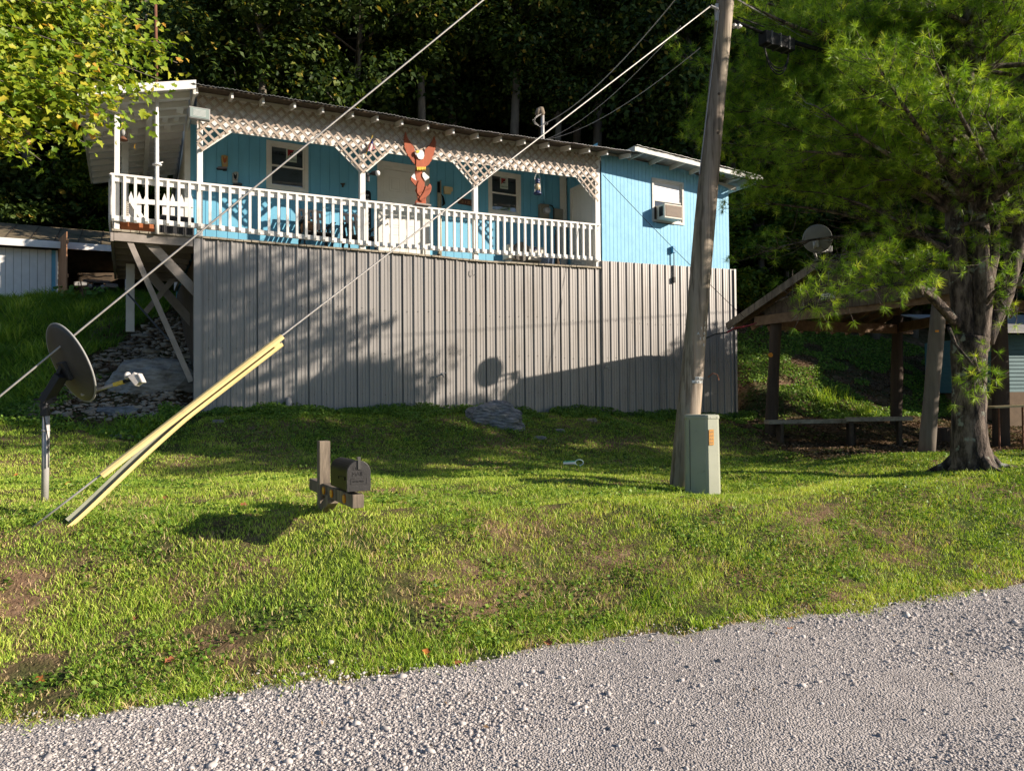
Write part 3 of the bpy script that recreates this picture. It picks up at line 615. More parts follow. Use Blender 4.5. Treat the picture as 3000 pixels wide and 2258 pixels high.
mb = MB(); pz(mb, [(998, 537), (1011, 536), (1010, 541), (1007, 543), (1007, 548), (1003, 548), (1003, 542)], DP-.04, .03); tag(mb.build('bird_ornament', Mt['darkwood'], bevel=.004), 'tiny dark bird ornament high on the blue wall left of the door', 'ornament')
# motion light beside the post
ml = thing('motion_light', 'small black motion light with one white bulb beside the middle porch post', 'light', H(3.4, .1, 5.7))
p = H(*[hit(1074, 512, .06)[0], .06, hit(1074, 512, .06)[1]]); mb = MB(); mb.lathe([(.05, 0), (.05, .03)], p, T, 14); mb.tube([p+T*.03, p+T*.10+UP*.04], .02, 8); mb.lathe([(.035, 0), (.045, .03), (.05, .08)], p+T*.1+UP*.04, nrm(T*.8+B*-.5), 12); mb.lathe([(.03, 0), (.03, .09)], p+T*.03-UP*.13, UP, 10); mb.build('fixture', Mt['blackp'], ml, smooth=False)
mb = MB(); q = p+T*.17+UP*.04-B*.04; mb.lathe([(.03, 0), (.05, .02), (.052, .05), (.035, .075), (.01, .085)], q, nrm(T*.8-B*.5), 12); mb.build('bulb', Mt['purew'], ml, smooth=True)
# round-topped plaque
a = hit(1068, 600, DP-.05)[0]; b = hit(1087, 600, DP-.05)[0]; zt = hit(1078, 558, DP-.05)[1]; zb = hit(1078, 668, DP-.05)[1]
pl = thing('wall_plaque', 'tall dark round-topped plaque with worn pale lettering beside the front door', 'sign', H((a+b)/2, DP, zb)); cx = (a+b)/2; rr = (b-a)/2
pts = [H(a, DP-.05, zb), H(b, DP-.05, zb)]+[H(cx+rr*math.cos(t), DP-.05, zt-rr+rr*math.sin(t)) for t in np.linspace(0, math.pi, 9)]
mb = MB(); mb.prism(pts, B*.03); mb.build('board', Mt['black'], pl)
mb = MB()
for k in range(9): w_ = rr*(.5+.3*math.sin(k*3)); zz = zt-rr-.02-k*.085; mb.hbox(cx-w_, cx+w_*.7, DP-.056, DP-.052, zz-.03, zz); mb.hbox(cx-w_*.2, cx-w_*.05, DP-.056, DP-.052, zz-.06, zz)
mb.build('lettering', Mt['grey'], pl)
# fishing-rod like taped pole against the wall
s, z = hit(1286, 745, DP-.05); s2, zt = hit(1286, 529, DP-.05)
po = thing('taped_pole', 'tall pale bamboo pole banded with black tape against the wall right of the door', 'pole', H(s, DP-.05, z-.1))
mb = MB(); mb.tube([H(s+.0, DP-.07, zD(s)+.01), H(s2-.015, DP-.05, zt-.05)], .028, 10); mb.tube([H(s+.045, DP-.06, zD(s)+.01), H(s2+.035, DP-.05, zt)], .02, 8); mb.build('poles', PM('bamboo', (.55, .50, .36), (.40, .36, .26), 9, .6), po, smooth=True)
mb = MB()
for f0, f1 in ((.86, .98), (.66, .69), (.45, .47), (.15, .17), (.02, .05)):
    mb = MB(); za = zD(s)+(zt-zD(s))*f0; zb = zD(s)+(zt-zD(s))*f1; ss_ = s+(s2-s)*f0-.008; mb.tube([H(ss_, DP-.066, za), H(ss_-.002, DP-.066, zb)], .033, 10); mb.build('tape', Mt['black'], po); mb = MB(); za = zD(s)+.62*(zt-zD(s)); mb.tube([H(s+.03, DP-.05, zt-.28), H(s+.10, DP-.06, zt-.36), H(s+.13, DP-.05, zt-.5), H(s+.09, DP-.05, zt-.56)], [.008, .02, .03, .015], 8); mb.build('strap', Mt['cable'], po)
# beige phone box
mb = MB(); pz(mb, [(1301, 545), (1325, 548), (1327, 551), (1327, 561), (1323, 561), (1322, 569), (1302, 568)], DP-.06, .05); pb = mb.build('junction_box', Mt['beige'], bevel=.01); tag(pb, 'beige plastic telephone junction box on the blue wall right of the door', 'box')
# brown number sign
a, zt = hit(1342, 579, DP-.03); b, zt2 = hit(1384, 583, DP-.03); zb = hit(1342, 596, DP-.03)[1]
ns = thing('house_number_sign', 'small dark brown house number plate left of the right porch post', 'sign', H((a+b)/2, DP, zb))
mb = MB(); mb.hbox(a, b, DP-.03, DP-.002, zb, zt, zb-.02, zt-.01); mb.build('plate', Mt['sign'], ns, bevel=.004)
text('15 1 25', .085, Mt['gold'], H(a+.05, DP-.032, zb+.02), T, UP, 'numbers', ns)
# electric meter and box
em = thing('electric_meter', 'grey electric meter with round glass dial on the right end of the porch wall', 'meter', H(8.5, DP, 5))
a, zt = hit(1584, 596, DP-.13); b, _ = hit(1609, 599, DP-.13); zb = hit(1584, 640, DP-.13)[1]
mb = MB(); mb.hbox(a, b, DP-.13, DP-.002, zb, zt); mb.build('enclosure', Mt['box'], em, bevel=.008)
c = hit(1601, 618, DP-.14); mb = MB(); mb.lathe([(.09, 0), (.09, .02)], H(c[0], DP-.131, c[1]), -B, 24); rg = mb.build('dial_ring', Mt['galv'], em, smooth=False)
mb = MB(); mb.lathe([(.075, .0), (.075, .06), (.06, .08), (.0, .085)], H(c[0], DP-.151, c[1]), -B, 24); mb.build('dial_glass', Mt['meterglass'], rg, smooth=True)
a, zt = hit(1625, 610, DP-.1); b, _ = hit(1650, 613, DP-.1); zb = hit(1625, 644, DP-.1)[1]
mb = MB(); mb.hbox(a, b, DP-.1, DP-.002, zb, zt); eb = mb.build('breaker_box', Mt['box'], bevel=.012); tag(eb, 'plain grey breaker box right of the electric meter', 'box')
mb = MB(); p0 = hit(1609, 601, DP-.06); p1 = hit(1625, 622, DP-.06); mb.tube([H(p0[0], DP-.06, p0[1]), H(p0[0]+.09, DP-.06, p0[1]-.01), H(p1[0]-.02, DP-.06, p0[1]-.09), H(p1[0]-.02, DP-.06, p1[1]-.18)], .012, 6); tag(mb.build('meter_cable', Mt['cable']), 'short black cable arching between the meter and the grey box', 'cable')
a, z = hit(1584, 642, DP-.2); b, _ = hit(1652, 648, DP-.2); mb = MB(); mb.hbox(a, b, DP-.2, DP-.002, z-.03, z); tag(mb.build('wall_shelf', Mt['darkwood']), 'narrow dark wooden shelf under the electric meter', 'shelf')
# blue lantern
def lantern(o, sc, lab, mats, px=None):
    t = thing('lantern', lab, 'lantern', o); P = lambda r: [(a*sc, b*sc) for a, b in r]; o = np.asarray(o, float)
    mb = MB(); mb.lathe(P([(.075, 0), (.085, .01), (.075, .035), (.045, .06), (.03, .075)]), o, UP, 20); mb.build('tank', mats[0], t, smooth=True)
    mb = MB(); mb.lathe(P([(.025, .08), (.048, .12), (.05, .16), (.03, .215)]), o, UP, 20); mb.build('globe', mats[1], t, smooth=True)
    mb = MB(); mb.lathe(P([(.045, .21), (.05, .23), (.04, .26), (.045, .265), (.045, .29), (.03, .31)]), o, UP, 20); mb.build('chimney', mats[0], t, smooth=True)
    mb = MB()
    for g in (-1, 1): mb.tube([o+T*g*.06*sc+UP*.04*sc, o+T*g*.068*sc+UP*.14*sc, o+T*g*.05*sc+UP*.24*sc], .006*sc, 6)
    mb.tube([o+T*.055*sc+UP*.24*sc, o+T*.062*sc+UP*.32*sc, o+T*.035*sc+UP*.39*sc, o+UP*.41*sc, o-T*.035*sc+UP*.39*sc, o-T*.062*sc+UP*.32*sc, o-T*.055*sc+UP*.24*sc], .0035*sc, 5)
    mb.build('bail', mats[2], t); return t
s, zb = hit(1575, 570, -.09); zt = hit(1575, 509, -.09)[1]; lantern(H(s, -.09, zb), (zt-zb)/.41, 'navy blue hurricane lantern hanging under the right arch of the porch', [Mt['navy'], Mt['lam'], Mt['galv']])
s, zb = hit(361, 412, .25); zt = hit(361, 350, .25)[1]; lantern(H(s, .25, zb), (zt-zb)/.41, 'rusty old lantern hanging beside the left end post of the porch', [Mt['rust'], Mt['grey'], Mt['rust']])
# chairs
def chair(lab, x, d, sc=1.0):
    t = thing('deck_chair', lab, 'chair', (0, 0, 0), 'black chairs on the porch'); mk = Mt['blackp']
    X, Y, Z = V3(1, 0, 0), V3(0, 1, 0), V3(0, 0, 1)
    mb = MB()
    for k in range(6): mb.box(V3(0, -.22+k*.085, .36-.012*k), .50, .07, .02)
    mb.build('seat', mk, t, bevel=.004)
    mb = MB()
    for k in range(6): x0 = -.22+k*.088; mb.bar(V3(x0, .22, .28), V3(x0*1.12, .50, .95+.03*math.cos(x0*5)), .06, .018, up=Y)
    mb.bar(V3(-.27, .44, .80), V3(.27, .44, .80), .02, .05, up=Z); mb.bar(V3(-.28, .50, .96), V3(.28, .50, .96), .03, .06, up=Z); mb.build('backrest', mk, t, bevel=.004)
    for g in (-1, 1):
        mb = MB(); mb.box(V3(g*.31, -.0, .58), .08, .56, .022); mb.build('armrest', mk, t, bevel=.004)
        mb = MB(); mb.bar(V3(g*.28, -.25, 0), V3(g*.28, -.22, .57), .03, .06, up=Y); mb.build('leg', mk, t)
        mb = MB(); mb.bar(V3(g*.28, .32, 0), V3(g*.28, .12, .57), .03, .06, up=Y); mb.build('leg', mk, t)
        mb = MB(); mb.bar(V3(g*.27, -.25, .36), V3(g*.27, .36, .24), .025, .07, up=Z); mb.build('side_rail', mk, t)
    s = hit(x, 700, d)[0]; t.location = tuple(H(s, d, zD(s)+.013)); t.rotation_euler = (0, 0, TH); t.scale = (sc, sc, sc); return t
c1 = chair('black slatted deck chair holding a brown cushion, left of the other', 925, .62, .95); chair('black slatted deck chair without a cushion beside the front door', 1052, .62, .95)
s = hit(912, 690, .5)[0]; mb = MB(); o = H(s, .72, zD(s)+.50); n = 14; pts = []
mb.lathe([(.02, -.16), (.10, -.14), (.14, 0), (.10, .14), (.02, .16)], o, nrm(T*.95+UP*.1), 14); tag(mb.build('cushion', PM('brown_fur', (.36, .20, .10), (.22, .12, .07), 12, .95, .6, 80), smooth=True), 'brown and tan cushion lying on the left porch chair', 'cushion')
# condenser unit
ca, zt = hit(1490, 712, .62); cb, _ = hit(1592, 722, .62); zg = zD(ca)+.013
cu = thing('condenser_unit', 'cream outdoor heat pump unit on a low stand behind the right railing', 'heat pump', H((ca+cb)/2, .8, zg)); zb = zg+.20
mb = MB(); mb.hbox(ca, cb, .62, .92, zb, zt-.02); mb.build('case', Mt['ivory'], cu, bevel=.01)
mb = MB(); cc = ca+.36*(cb-ca); mb.lathe([(.22, 0), (.22, .012), (.20, .014)], H(cc, .62, (zb+zt)/2), -B, 28); fan = mb.build('fan_shroud', PM('dark_fan', (.09, .08, .07), None, 8, .6), cu)
mb = MB()
for k in range(9): r = .02+.022*k; mb.tube([H(cc+r*math.cos(t), .60, (zb+zt)/2+r*math.sin(t)) for t in np.linspace(0, 2*math.pi, 20)], .003, 4)
mb.build('fan_guard', Mt['ivory'], fan)
c3 = hit(1569, 727, .61); mb = MB(); mb.lathe([(.045, 0), (.045, .004)], H(c3[0], .618, c3[1]-.02), -B, 18); mb.build('emblem', Mt['navy'], cu)
text('CLE', .06, Mt['dgrey'], H(c3[0]-.08, .617, c3[1]-.13), T, UP, 'lettering', cu)
mb = MB()
for x in (ca+.08, cb-.08): mb.hbox(x-.02, x+.02, .64, .9, zb-.04, zb); mb.hbox(x-.02, x+.02, .64, .68, zg, zb-.04); mb.hbox(x-.02, x+.02, .86, .9, zg, zb-.04)
mb.build('stand', Mt['galv'], cu)
s = hit(1606, 770, .4)[0]; mb = MB(); mb.lathe([(.13, 0), (.15, .26), (.16, .27), (.155, .285), (.14, .285)], H(s, .42, zD(s)+.013), UP, 20); bk = mb.build('bucket', PM('blue_grey_bucket', (.12, .17, .26), (.09, .13, .20), 9, .5), smooth=False); tag(bk, 'blue grey bucket on the deck right of the heat pump', 'bucket')
s = hit(1636, 770, .5)[0]; mb = MB(); mb.lathe([(.06, 0), (.06, .16), (.045, .2), (.04, .9)], H(s, .55, zD(s)+.013), UP, 12); tag(mb.build('umbrella_stand', Mt['darkwood']), 'slim dark rolled umbrella standing near the side door', 'umbrella')
s = hit(1643, 700, 1.0)[0]; mb = MB(); mb.tube([H(s, 1.1, zD(s)+.35), H(s-.02, 1.15, zD(s)+.75), H(s-.03, 1.2, zD(s)+.95)], [.035, .04, .015], 8); tag(mb.build('folded_umbrella', PM('dark_red_cloth', (.25, .02, .03), None, 8, .8)), 'folded dark red umbrella leaning by the corner board', 'umbrella')
# eagle carving on the railing
eg = thing('eagle_carving', 'rust brown cut-out wooden eagle with raised wings and white head standing on the railing', 'carving', H(4.9, 0, 5.2))
EZ = lambda pts: [(1150+x/5.55, 350+y/5.55) for x, y in pts]
def saw(pts, i0, i1, amp=9, n=3):
    out = []
    for i in range(len(pts)):
        out.append(pts[i])
        if i0 <= i < i1:
            a = np.array(pts[i], float); b = np.array(pts[(i+1) % len(pts)], float); nv = np.array([-(b-a)[1], (b-a)[0]]); nv = nv/np.linalg.norm(nv)*amp
            for k in range(1, n): out.append(tuple(a+(b-a)*(k-.3)/n+nv)); out.append(tuple(a+(b-a)*k/n))
    return out
dE = -.075
lw = saw([(212, 195), (240, 290), (290, 375), (350, 455), (365, 500), (362, 560), (385, 610), (387, 750), (345, 715), (320, 685), (290, 640), (250, 590), (215, 520), (192, 440), (185, 350), (195, 270)], 8, 15)
rw = saw([(678, 270), (640, 360), (590, 430), (540, 480), (525, 490), (525, 560), (510, 640), (500, 700), (522, 785), (575, 745), (620, 690), (655, 600), (688, 500), (705, 400), (697, 330)], 9, 14)
for p in (lw, rw): mb = MB(); pz(mb, EZ(p), dE, .03); mb.build('wing', Mt['eagle'], eg)
mb = MB(); pz(mb, EZ([(385, 600), (440, 640), (520, 620), (505, 690), (535, 780), (505, 830), (380, 830), (385, 700)]), dE-.02, .03); mb.build('breast', Mt['eagle'], eg, bevel=.004)
mb = MB(); pz(mb, EZ([(372, 815), (480, 830), (500, 960), (525, 1030), (525, 1100), (505, 1180), (440, 1262), (460, 1310), (545, 1290), (545, 1400), (370, 1400), (372, 1340), (412, 1280), (395, 1200), (372, 1150), (395, 1095), (340, 1040), (297, 985), (300, 930), (345, 965), (398, 1000), (375, 930)]), dE, .03); mb.build('stump', Mt['eagle'], eg, bevel=.003)
mb = MB(); pz(mb, EZ([(430, 990), (500, 1060), (515, 1110), (490, 1180), (445, 1250), (400, 1200), (395, 1110), (405, 1040)]), dE-.018, .016); mb.build('bear_head', Mt['eagle'], eg, bevel=.005)
mb = MB(); pz(mb, EZ([(582, 1070), (610, 1042), (637, 1088), (632, 1150), (605, 1210), (552, 1262), (540, 1310), (485, 1335), (440, 1312), (440, 1280), (500, 1195), (535, 1110), (540, 1080), (562, 1082), (572, 1100)]), dE-.03, .04); mb.build('paw', Mt['eagle'], eg, bevel=.005)
mb = MB(); pz(mb, EZ(saw([(430, 505), (480, 498), (512, 535), (518, 600), (500, 645), (460, 655), (420, 640), (398, 600), (398, 560)], 3, 7, 7, 3)), dE-.045, .03); mb.build('head', Mt['purew'], eg, bevel=.006)
mb = MB(); pz(mb, EZ([(375, 520), (400, 500), (438, 505), (440, 535), (415, 552), (385, 540)]), dE-.055, .03); mb.build('beak', Mt['yel'], eg, bevel=.004)
mb = MB(); pz(mb, EZ([(362, 545), (400, 548), (402, 575), (385, 588)]), dE-.05, .02); mb.build('beak_tip', Mt['galv'], eg)
mb = MB(); pz(mb, EZ([(350, 870), (366, 900), (372, 950), (392, 1000), (302, 940)]), dE+.005, .012); mb.build('tail_feathers', Mt['purew'], eg)
mb = MB(); pz(mb, EZ([(485, 875), (515, 858), (600, 940), (580, 968), (565, 960), (560, 985), (545, 975), (535, 1002), (490, 930)]), dE-.02, .018); mb.build('tail_feathers', Mt['purew'], eg)
mb = MB()
for k in range(6):
    x = 396+k*25; pz(mb, EZ([(x, 772), (x+22, 772), (x+22, 810), (x+12, 836), (x+2, 810)]), dE-.04, .025)
mb.build('talons', Mt['yel'], eg, bevel=.004)
a = hit(1213, 606, dE)[0]; b = hit(1260, 606, dE)[0]; mb = MB(); mb.hbox(a+.03, b, -.14, .08, zRT((a+b)/2)+.012, zRT((a+b)/2)+.045); mb.build('base', Mt['taupe'], eg, bevel=.006)
mb = MB(); pz(mb, EZ([(376, 1400), (545, 1400), (545, 1440), (376, 1440)]), dE, .05); mb.build('foot', Mt['eagle'], eg)
# flag
fg = thing('flag', 'small striped flag with a blue canton on a stick at the middle porch post', 'flag', H(3.3, -.2, 6)); dG = -.14
FZ = lambda x, y: (1060+x/5.95, 360+y/5.95)
p0 = hit(*FZ(188, 220), dG); p1 = hit(*FZ(80, 575), dG); mb = MB(); mb.tube([H(p1[0], -.03, p1[1]), H(p0[0], dG, p0[1])], .007, 6); mb.build('stick', Mt['yel'], fg)
TL = np.array(hit(*FZ(178, 262), dG)); TR = np.array(hit(*FZ(190, 300), dG)); BL = np.array(hit(*FZ(85, 508), dG)); BRr = np.array(hit(*FZ(228, 462), dG)); MR = np.array(hit(*FZ(195, 345), dG))
def fp(u, v): # u across stripes 0..1, v along down
    top = TL+(MR-TL)*u; bot = BL+(BRr-BL)*u; q = top+(bot-top)*v; wv = .012*math.sin(u*9+v*3); return H(q[0], dG-.01+wv, q[1])
for name, m, sel in (('white_stripes', 'purew', 1), ('red_stripes', 'red', 0)):
    mb = MB()
    for k in range(9):
        if k % 2 == sel:
            for j in range(8):
                v0 = .38 if k < 9 and False else 0; v0 = j/8; v1 = (j+1)/8
                if v1 <= .375: continue
                mb.prism([fp(k/9, v0), fp((k+1)/9, v0), fp((k+1)/9, v1), fp(k/9, v1)], B*.002)
    mb.build(name, Mt[m], fg)
mb = MB()
for k in range(9):
    for j in range(3): mb.prism([fp(k/9, j/8), fp((k+1)/9, j/8), fp((k+1)/9, (j+1)/8), fp(k/9, (j+1)/8)], B*.002)
mb.build('canton', Mt['bluec'], fg)
# picket gate at the rear of the left wing
gt = thing('picket_gate', 'white picket gate across the left wing of the porch', 'gate', H(-.7, 1.3, zD(-.7)))
dg_ = 1.25
for x in (384, 408, 429, 482, 506, 532, 560):
    s, zt = hit(x, 562+(x-400)*.055, dg_); mb = MB(); w_ = .036; zb = zD(s)+.06
    if x > 480: zb = zt-.42
    mb.prism([H(s-w_, dg_, zb), H(s+w_, dg_, zb), H(s+w_, dg_, zt-.11), H(s, dg_, zt), H(s-w_, dg_, zt-.11)], B*.018); mb.build('picket', Mt['white'], gt)
a = hit(378, 588, dg_-.03); b = hit(566, 601, dg_-.03); mb = MB(); mb.bar(H(a[0], dg_-.02, a[1]), H(b[0], dg_-.02, b[1]), .09, .03, up=B); mb.build('gate_rail', Mt['white'], gt)
a = hit(388, 595, dg_-.05); b = hit(416, 632, dg_-.05); mb = MB(); mb.bar(H(a[0], dg_-.055, a[1]), H(b[0], dg_-.055, b[1]-.04), .08, .03, up=B); mb.build('brace', Mt['white'], gt)
# rope coil on the post
mb = MB()
for k in range(14): z = zD(-1)+.12+k*.035; mb.tube([hitw(372, 640, .35)*V3(1, 1, 0)+UP*z+V3(.022*math.cos(t), .022*math.sin(t), .012*math.sin(t)) for t in np.linspace(0, 6.28, 9)], .009, 5)
tag(mb.build('bead_string', Mt['ivory']), 'string of ivory beads hanging by the left end post of the porch', 'beads')
# planters and terracotta pot
a = hit(470, 640, .75)[0]; b = hit(572, 640, .75)[0]
pn = thing('planter', 'long black box planter on the deck behind the left railing', 'planter', H((a+b)/2, .8, zD(a))); mb = MB(); mb.hbox(a, b-.02, .75, 1.05, zD(a)+.013, zD(a)+.50); mb.build('trough', Mt['blackp'], pn, bevel=.01)
mb = MB()
for k in range(5): x = a+.06+k*(b-a-.12)/4; mb.hbox(x, x+.01, .74, .749, zD(a)+.03, zD(a)+.49)
mb.build('ribs', Mt['dgrey'], pn)
s = hit(400, 670, .2)[0]; mb = MB(); mb.hbox(s-.25, s+.28, .18, .5, zD(s)+.014, zD(s)+.20); o_ = mb.build('clay_trough', Mt['terra'], bevel=.03); tag(o_, 'orange brown clay trough on the deck at the left end', 'trough')
def leaf_fan(c, n, r, seed):
    g = np.random.default_rng(seed); d = g.normal(size=(n, 3)); d[:, 2] = abs(d[:, 2])*.9+.2; d /= np.linalg.norm(d, axis=1)[:, None]; return d
# standpipe on the bedroom wall
sp = thing('wall_standpipe', 'thin standpipe with a blue cap fixed low on the bedroom wall', 'pipe', H(sE+2, 0, 3.6))
s, z0 = hit(1974, 822, -.06); zt = hit(1974, 722, -.06)[1]; zbx = hit(1974, 740, -.06)[1]
mb = MB(); mb.tube([H(s, -.075, z0), H(s, -.075, zbx)], .012, 8); mb.build('pipe', Mt['dgrey'], sp); mb = MB(); mb.hbox(s-.05, s+.03, -.11, -.03, zbx-.01, zt); mb.build('cap_box', PM('blue_cap', (.10, .36, .58), None, 8, .5), sp, bevel=.005)
mb = MB(); mb.hbox(s-.03, s+.03, -.10, -.05, z0-.05, z0+.08); mb.build('valve', Mt['black'], sp)
# hose bibs on the skirting
for x, y, lab in ((1290, 1098, 'weathered hose tap sticking out of the metal skirting left of centre'), (1772, 1077, 'small spigot on the metal skirting near the utility pole')):
    s, z = hit(x, y, -.03); mb = MB(); mb.tube([H(s, 0, z), H(s, -.12, z), H(s+.02, -.2, z-.05)], .014, 8); mb.lathe([(.035, 0), (.035, .035)], H(s, -.13, z+.0), UP, 10)
    if x < 1300: mb.tube([H(s-.13, -.06, z-.05), H(s, -.08, z), H(s+.12, -.1, z+.05)], .01, 6)
    tag(mb.build('hose_tap', Mt['galv']), lab, 'tap')
s, z = hit(1385, 800, -.01); mb = MB(); mb.tube([H(s-.03, -.04, z+.06), H(s-.035, -.045, z-.02), H(s, -.045, z-.06), H(s+.035, -.045, z-.02)], .006, 6); tag(mb.build('wall_hook', Mt['dgrey']), 'small metal hook hanging at the top of the skirting', 'hook')
# ================================================================ GROUND AND ROAD
def axis_grid(lo, hi, fine_lo, fine_hi, f, g=1.18):
    xs = list(np.arange(fine_lo, fine_hi+1e-6, f)); s = f
    while xs[-1] < hi: s *= g; xs.append(xs[-1]+s)
    s = f; left = [fine_lo]
    while left[-1] > lo: s *= g; left.append(left[-1]-s)
    return np.array(left[1:][::-1]+xs)
gx = axis_grid(-90, 90, -11, 13, .10); gy = axis_grid(-60, 110, 2.4, 22, .10)
X, Y = np.meshgrid(gx, gy); Z = gz(X, Y)
inr = (X > -11) & (X < 13) & (Y > 2.4) & (Y < 22) & (Y > edgeY(X)+.2)
nz = lambda x, y, k, s: np.sin(k*x+s)*np.sin(k*1.13*y+2*s)+.5*np.sin(2.3*k*x-1.7*k*y+s)
Z = Z+np.where(inr, .010*nz(X, Y, 9, 1)+.008*nz(X, Y, 17, 2), 0)
nx, ny = len(gx), len(gy); idx = np.arange(nx*ny).reshape(ny, nx)
faces = np.stack([idx[:-1, :-1], idx[:-1, 1:], idx[1:, 1:], idx[1:, :-1]], -1).reshape(-1, 4)
m, nt, b = _nt('soil_and_leaf_litter')
n1 = _noise(nt, .9, 8, rough=.65); n2 = _noise(nt, 9, 6); n3 = _noise(nt, 40, 4)
c1 = _ramp(nt, n2.outputs[0], [(.3, (.09, .055, .032)), (.5, (.20, .125, .078)), (.7, (.31, .205, .135))]); c2 = _ramp(nt, n3.outputs[0], [(.3, (.03, .045, .012)), (.7, (.07, .10, .025))])
f = _ramp(nt, n1.outputs[0], [(.42, (1, 1, 1)), (.6, (0, 0, 0))]); nt.links.new(_mix(nt, c1.outputs[0], c2.outputs[0], f.outputs[0]), b.inputs[0]); b.inputs['Roughness'].default_value = 1; b.inputs['Specular IOR Level'].default_value = .1
bp = nt.nodes.new('ShaderNodeBump'); bp.inputs['Strength'].default_value = .9; bp.inputs['Distance'].default_value = .03; nt.links.new(n3.outputs[0], bp.inputs['Height']); nt.links.new(bp.outputs[0], b.inputs['Normal'])
Mt['soil'] = m
big_mesh('ground', np.stack([X.ravel(), Y.ravel(), Z.ravel()], 1), faces, m, kind='structure', smooth=True)
# road
rx = np.concatenate([np.linspace(-60, -6, 28)[:-1], np.arange(-6, 9, .06), np.linspace(9, 60, 28)]); cols = 60
e0 = edgeY(rx)+.04*np.sin(9*rx)+.05*np.sin(3.3*rx+1)+.03*np.sin(21*rx); tt = np.linspace(0, 1, cols)**1.0
RX = np.repeat(rx[:, None], cols, 1); RYs = e0[:, None]+.05-tt[None]*7.2; RZ = np.where(tt[None] < .008, -.006, 0.006)+.012*np.sin(2.1*RX+RYs)*np.sin(1.7*RYs)-.02*np.exp(-((e0[:, None]-RYs-1.7)/.35)**2)
idx = np.arange(RX.size).reshape(RX.shape); faces = np.stack([idx[:-1, 1:], idx[1:, 1:], idx[1:, :-1], idx[:-1, :-1]], -1).reshape(-1, 4)
m, nt, b = _nt('crushed_gravel'); tc = nt.nodes.new('ShaderNodeTexCoord'); vo = nt.nodes.new('ShaderNodeTexVoronoi'); vo.inputs['Scale'].default_value = 85; nt.links.new(tc.outputs['Object'], vo.inputs['Vector'])
n2 = _noise(nt, 2.2, 5); c = _ramp(nt, n2.outputs[0], [(.35, (.50, .455, .43)), (.65, (.60, .55, .52))]); sepc = nt.nodes.new('ShaderNodeSeparateColor'); nt.links.new(vo.outputs['Color'], sepc.inputs[0])
g2 = _ramp(nt, sepc.outputs[0], [(0, (.5, .5, .5)), (1, (1, 1, 1))]); nt.links.new(_mix(nt, c.outputs[0], g2.outputs[0], 1.0, 'MULTIPLY'), b.inputs[0]); b.inputs['Roughness'].default_value = .95
bp = nt.nodes.new('ShaderNodeBump'); bp.inputs['Strength'].default_value = 1; bp.inputs['Distance'].default_value = .012; bp.invert = True; nt.links.new(vo.outputs['Distance'], bp.inputs['Height']); nt.links.new(bp.outputs[0], b.inputs['Normal'])
big_mesh('gravel_road', np.stack([RX.ravel(), RYs.ravel(), RZ.ravel()], 1), faces, m, kind='structure')
# loose stones
ico_v = []; ph = (1+5**.5)/2
for a in (-1, 1):
    for c in (-ph, ph): ico_v += [(0, a, c), (a, c, 0), (c, 0, a)]
ico_v = np.array(ico_v)/np.linalg.norm([1, ph])
from itertools import combinations
ed = min(np.linalg.norm(ico_v[i]-ico_v[j]) for i, j in combinations(range(12), 2)); ico_f = []
for i, j, k in combinations(range(12), 3):
    if all(abs(np.linalg.norm(ico_v[p]-ico_v[q])-ed) < 1e-3 for p, q in ((i, j), (j, k), (i, k))):
        nn = np.cross(ico_v[j]-ico_v[i], ico_v[k]-ico_v[i]); ico_f.append((i, j, k) if nn.dot(ico_v[i]) > 0 else (i, k, j))
ico_f = np.array(ico_f)
def rand_rot(n):
    q = rng.normal(size=(n, 4)); q /= np.linalg.norm(q, axis=1)[:, None]; a, b_, c, d = q.T
    return np.stack([np.stack([1-2*(c*c+d*d), 2*(b_*c-a*d), 2*(b_*d+a*c)], -1), np.stack([2*(b_*c+a*d), 1-2*(b_*b_+d*d), 2*(c*d-a*b_)], -1), np.stack([2*(b_*d-a*c), 2*(c*d+a*b_), 1-2*(b_*b_+c*c)], -1)], 1)
def stones(name, P, size, m, kind='stuff', flat=.75):
    n = len(P); V = ico_v[None]*(1+.32*rng.normal(size=(n, 12, 1)).clip(-1.2, 1.2)); V = V*(rng.uniform(.6, 1.3, (n, 1, 3))); R = rand_rot(n); V = np.einsum('nij,nkj->nki', R, V)*size[:, None, None]; V[:, :, 2] *= flat
    V = V+P[:, None]; Fc = (ico_f[None]+12*np.arange(n)[:, None, None]).reshape(-1, 3); at_ = np.repeat(rng.random(n), 12)
    return big_mesh(name, V.reshape(-1, 3), Fc, m, {'rnd': at_}, kind)
m, nt, b = _nt('stone_chips'); a = nt.nodes.new('ShaderNodeAttribute'); a.attribute_name = 'rnd'; r = _ramp(nt, a.outputs['Fac'], [(0, (.30, .28, .275)), (.3, (.46, .425, .41)), (.6, (.56, .52, .495)), (.85, (.63, .585, .555)), (1, (.74, .69, .65))])
nn = _noise(nt, 90, 3); nt.links.new(_mix(nt, r.outputs[0], (.85, .83, .80), nn.outputs[0], 'MULTIPLY'), b.inputs[0]); b.inputs['Roughness'].default_value = .9; Mt['chips'] = m
N = 130000; yy = rng.random(N)**1.15*5.2+2.35; xx = (rng.random(N)*2-1)*(yy*.76+.25); ey = edgeY(xx)+.04*np.sin(9*xx)+.05*np.sin(3.3*xx+1)
u = ey-yy; keep = (u > -.10-.25*rng.random(N)**3) & (rng.random(N) < np.where(np.abs(u-1.55) < .35, .75, 1)*np.where(u < .08, .35, 1)); xx, yy, u = xx[keep], yy[keep], u[keep]
sz = .0036+.0066*rng.random(len(xx))**2.0; sz *= np.where(np.abs(u-1.55) < .35, .75, 1)*(1+.18*np.sin(xx*1.3+yy*.7))
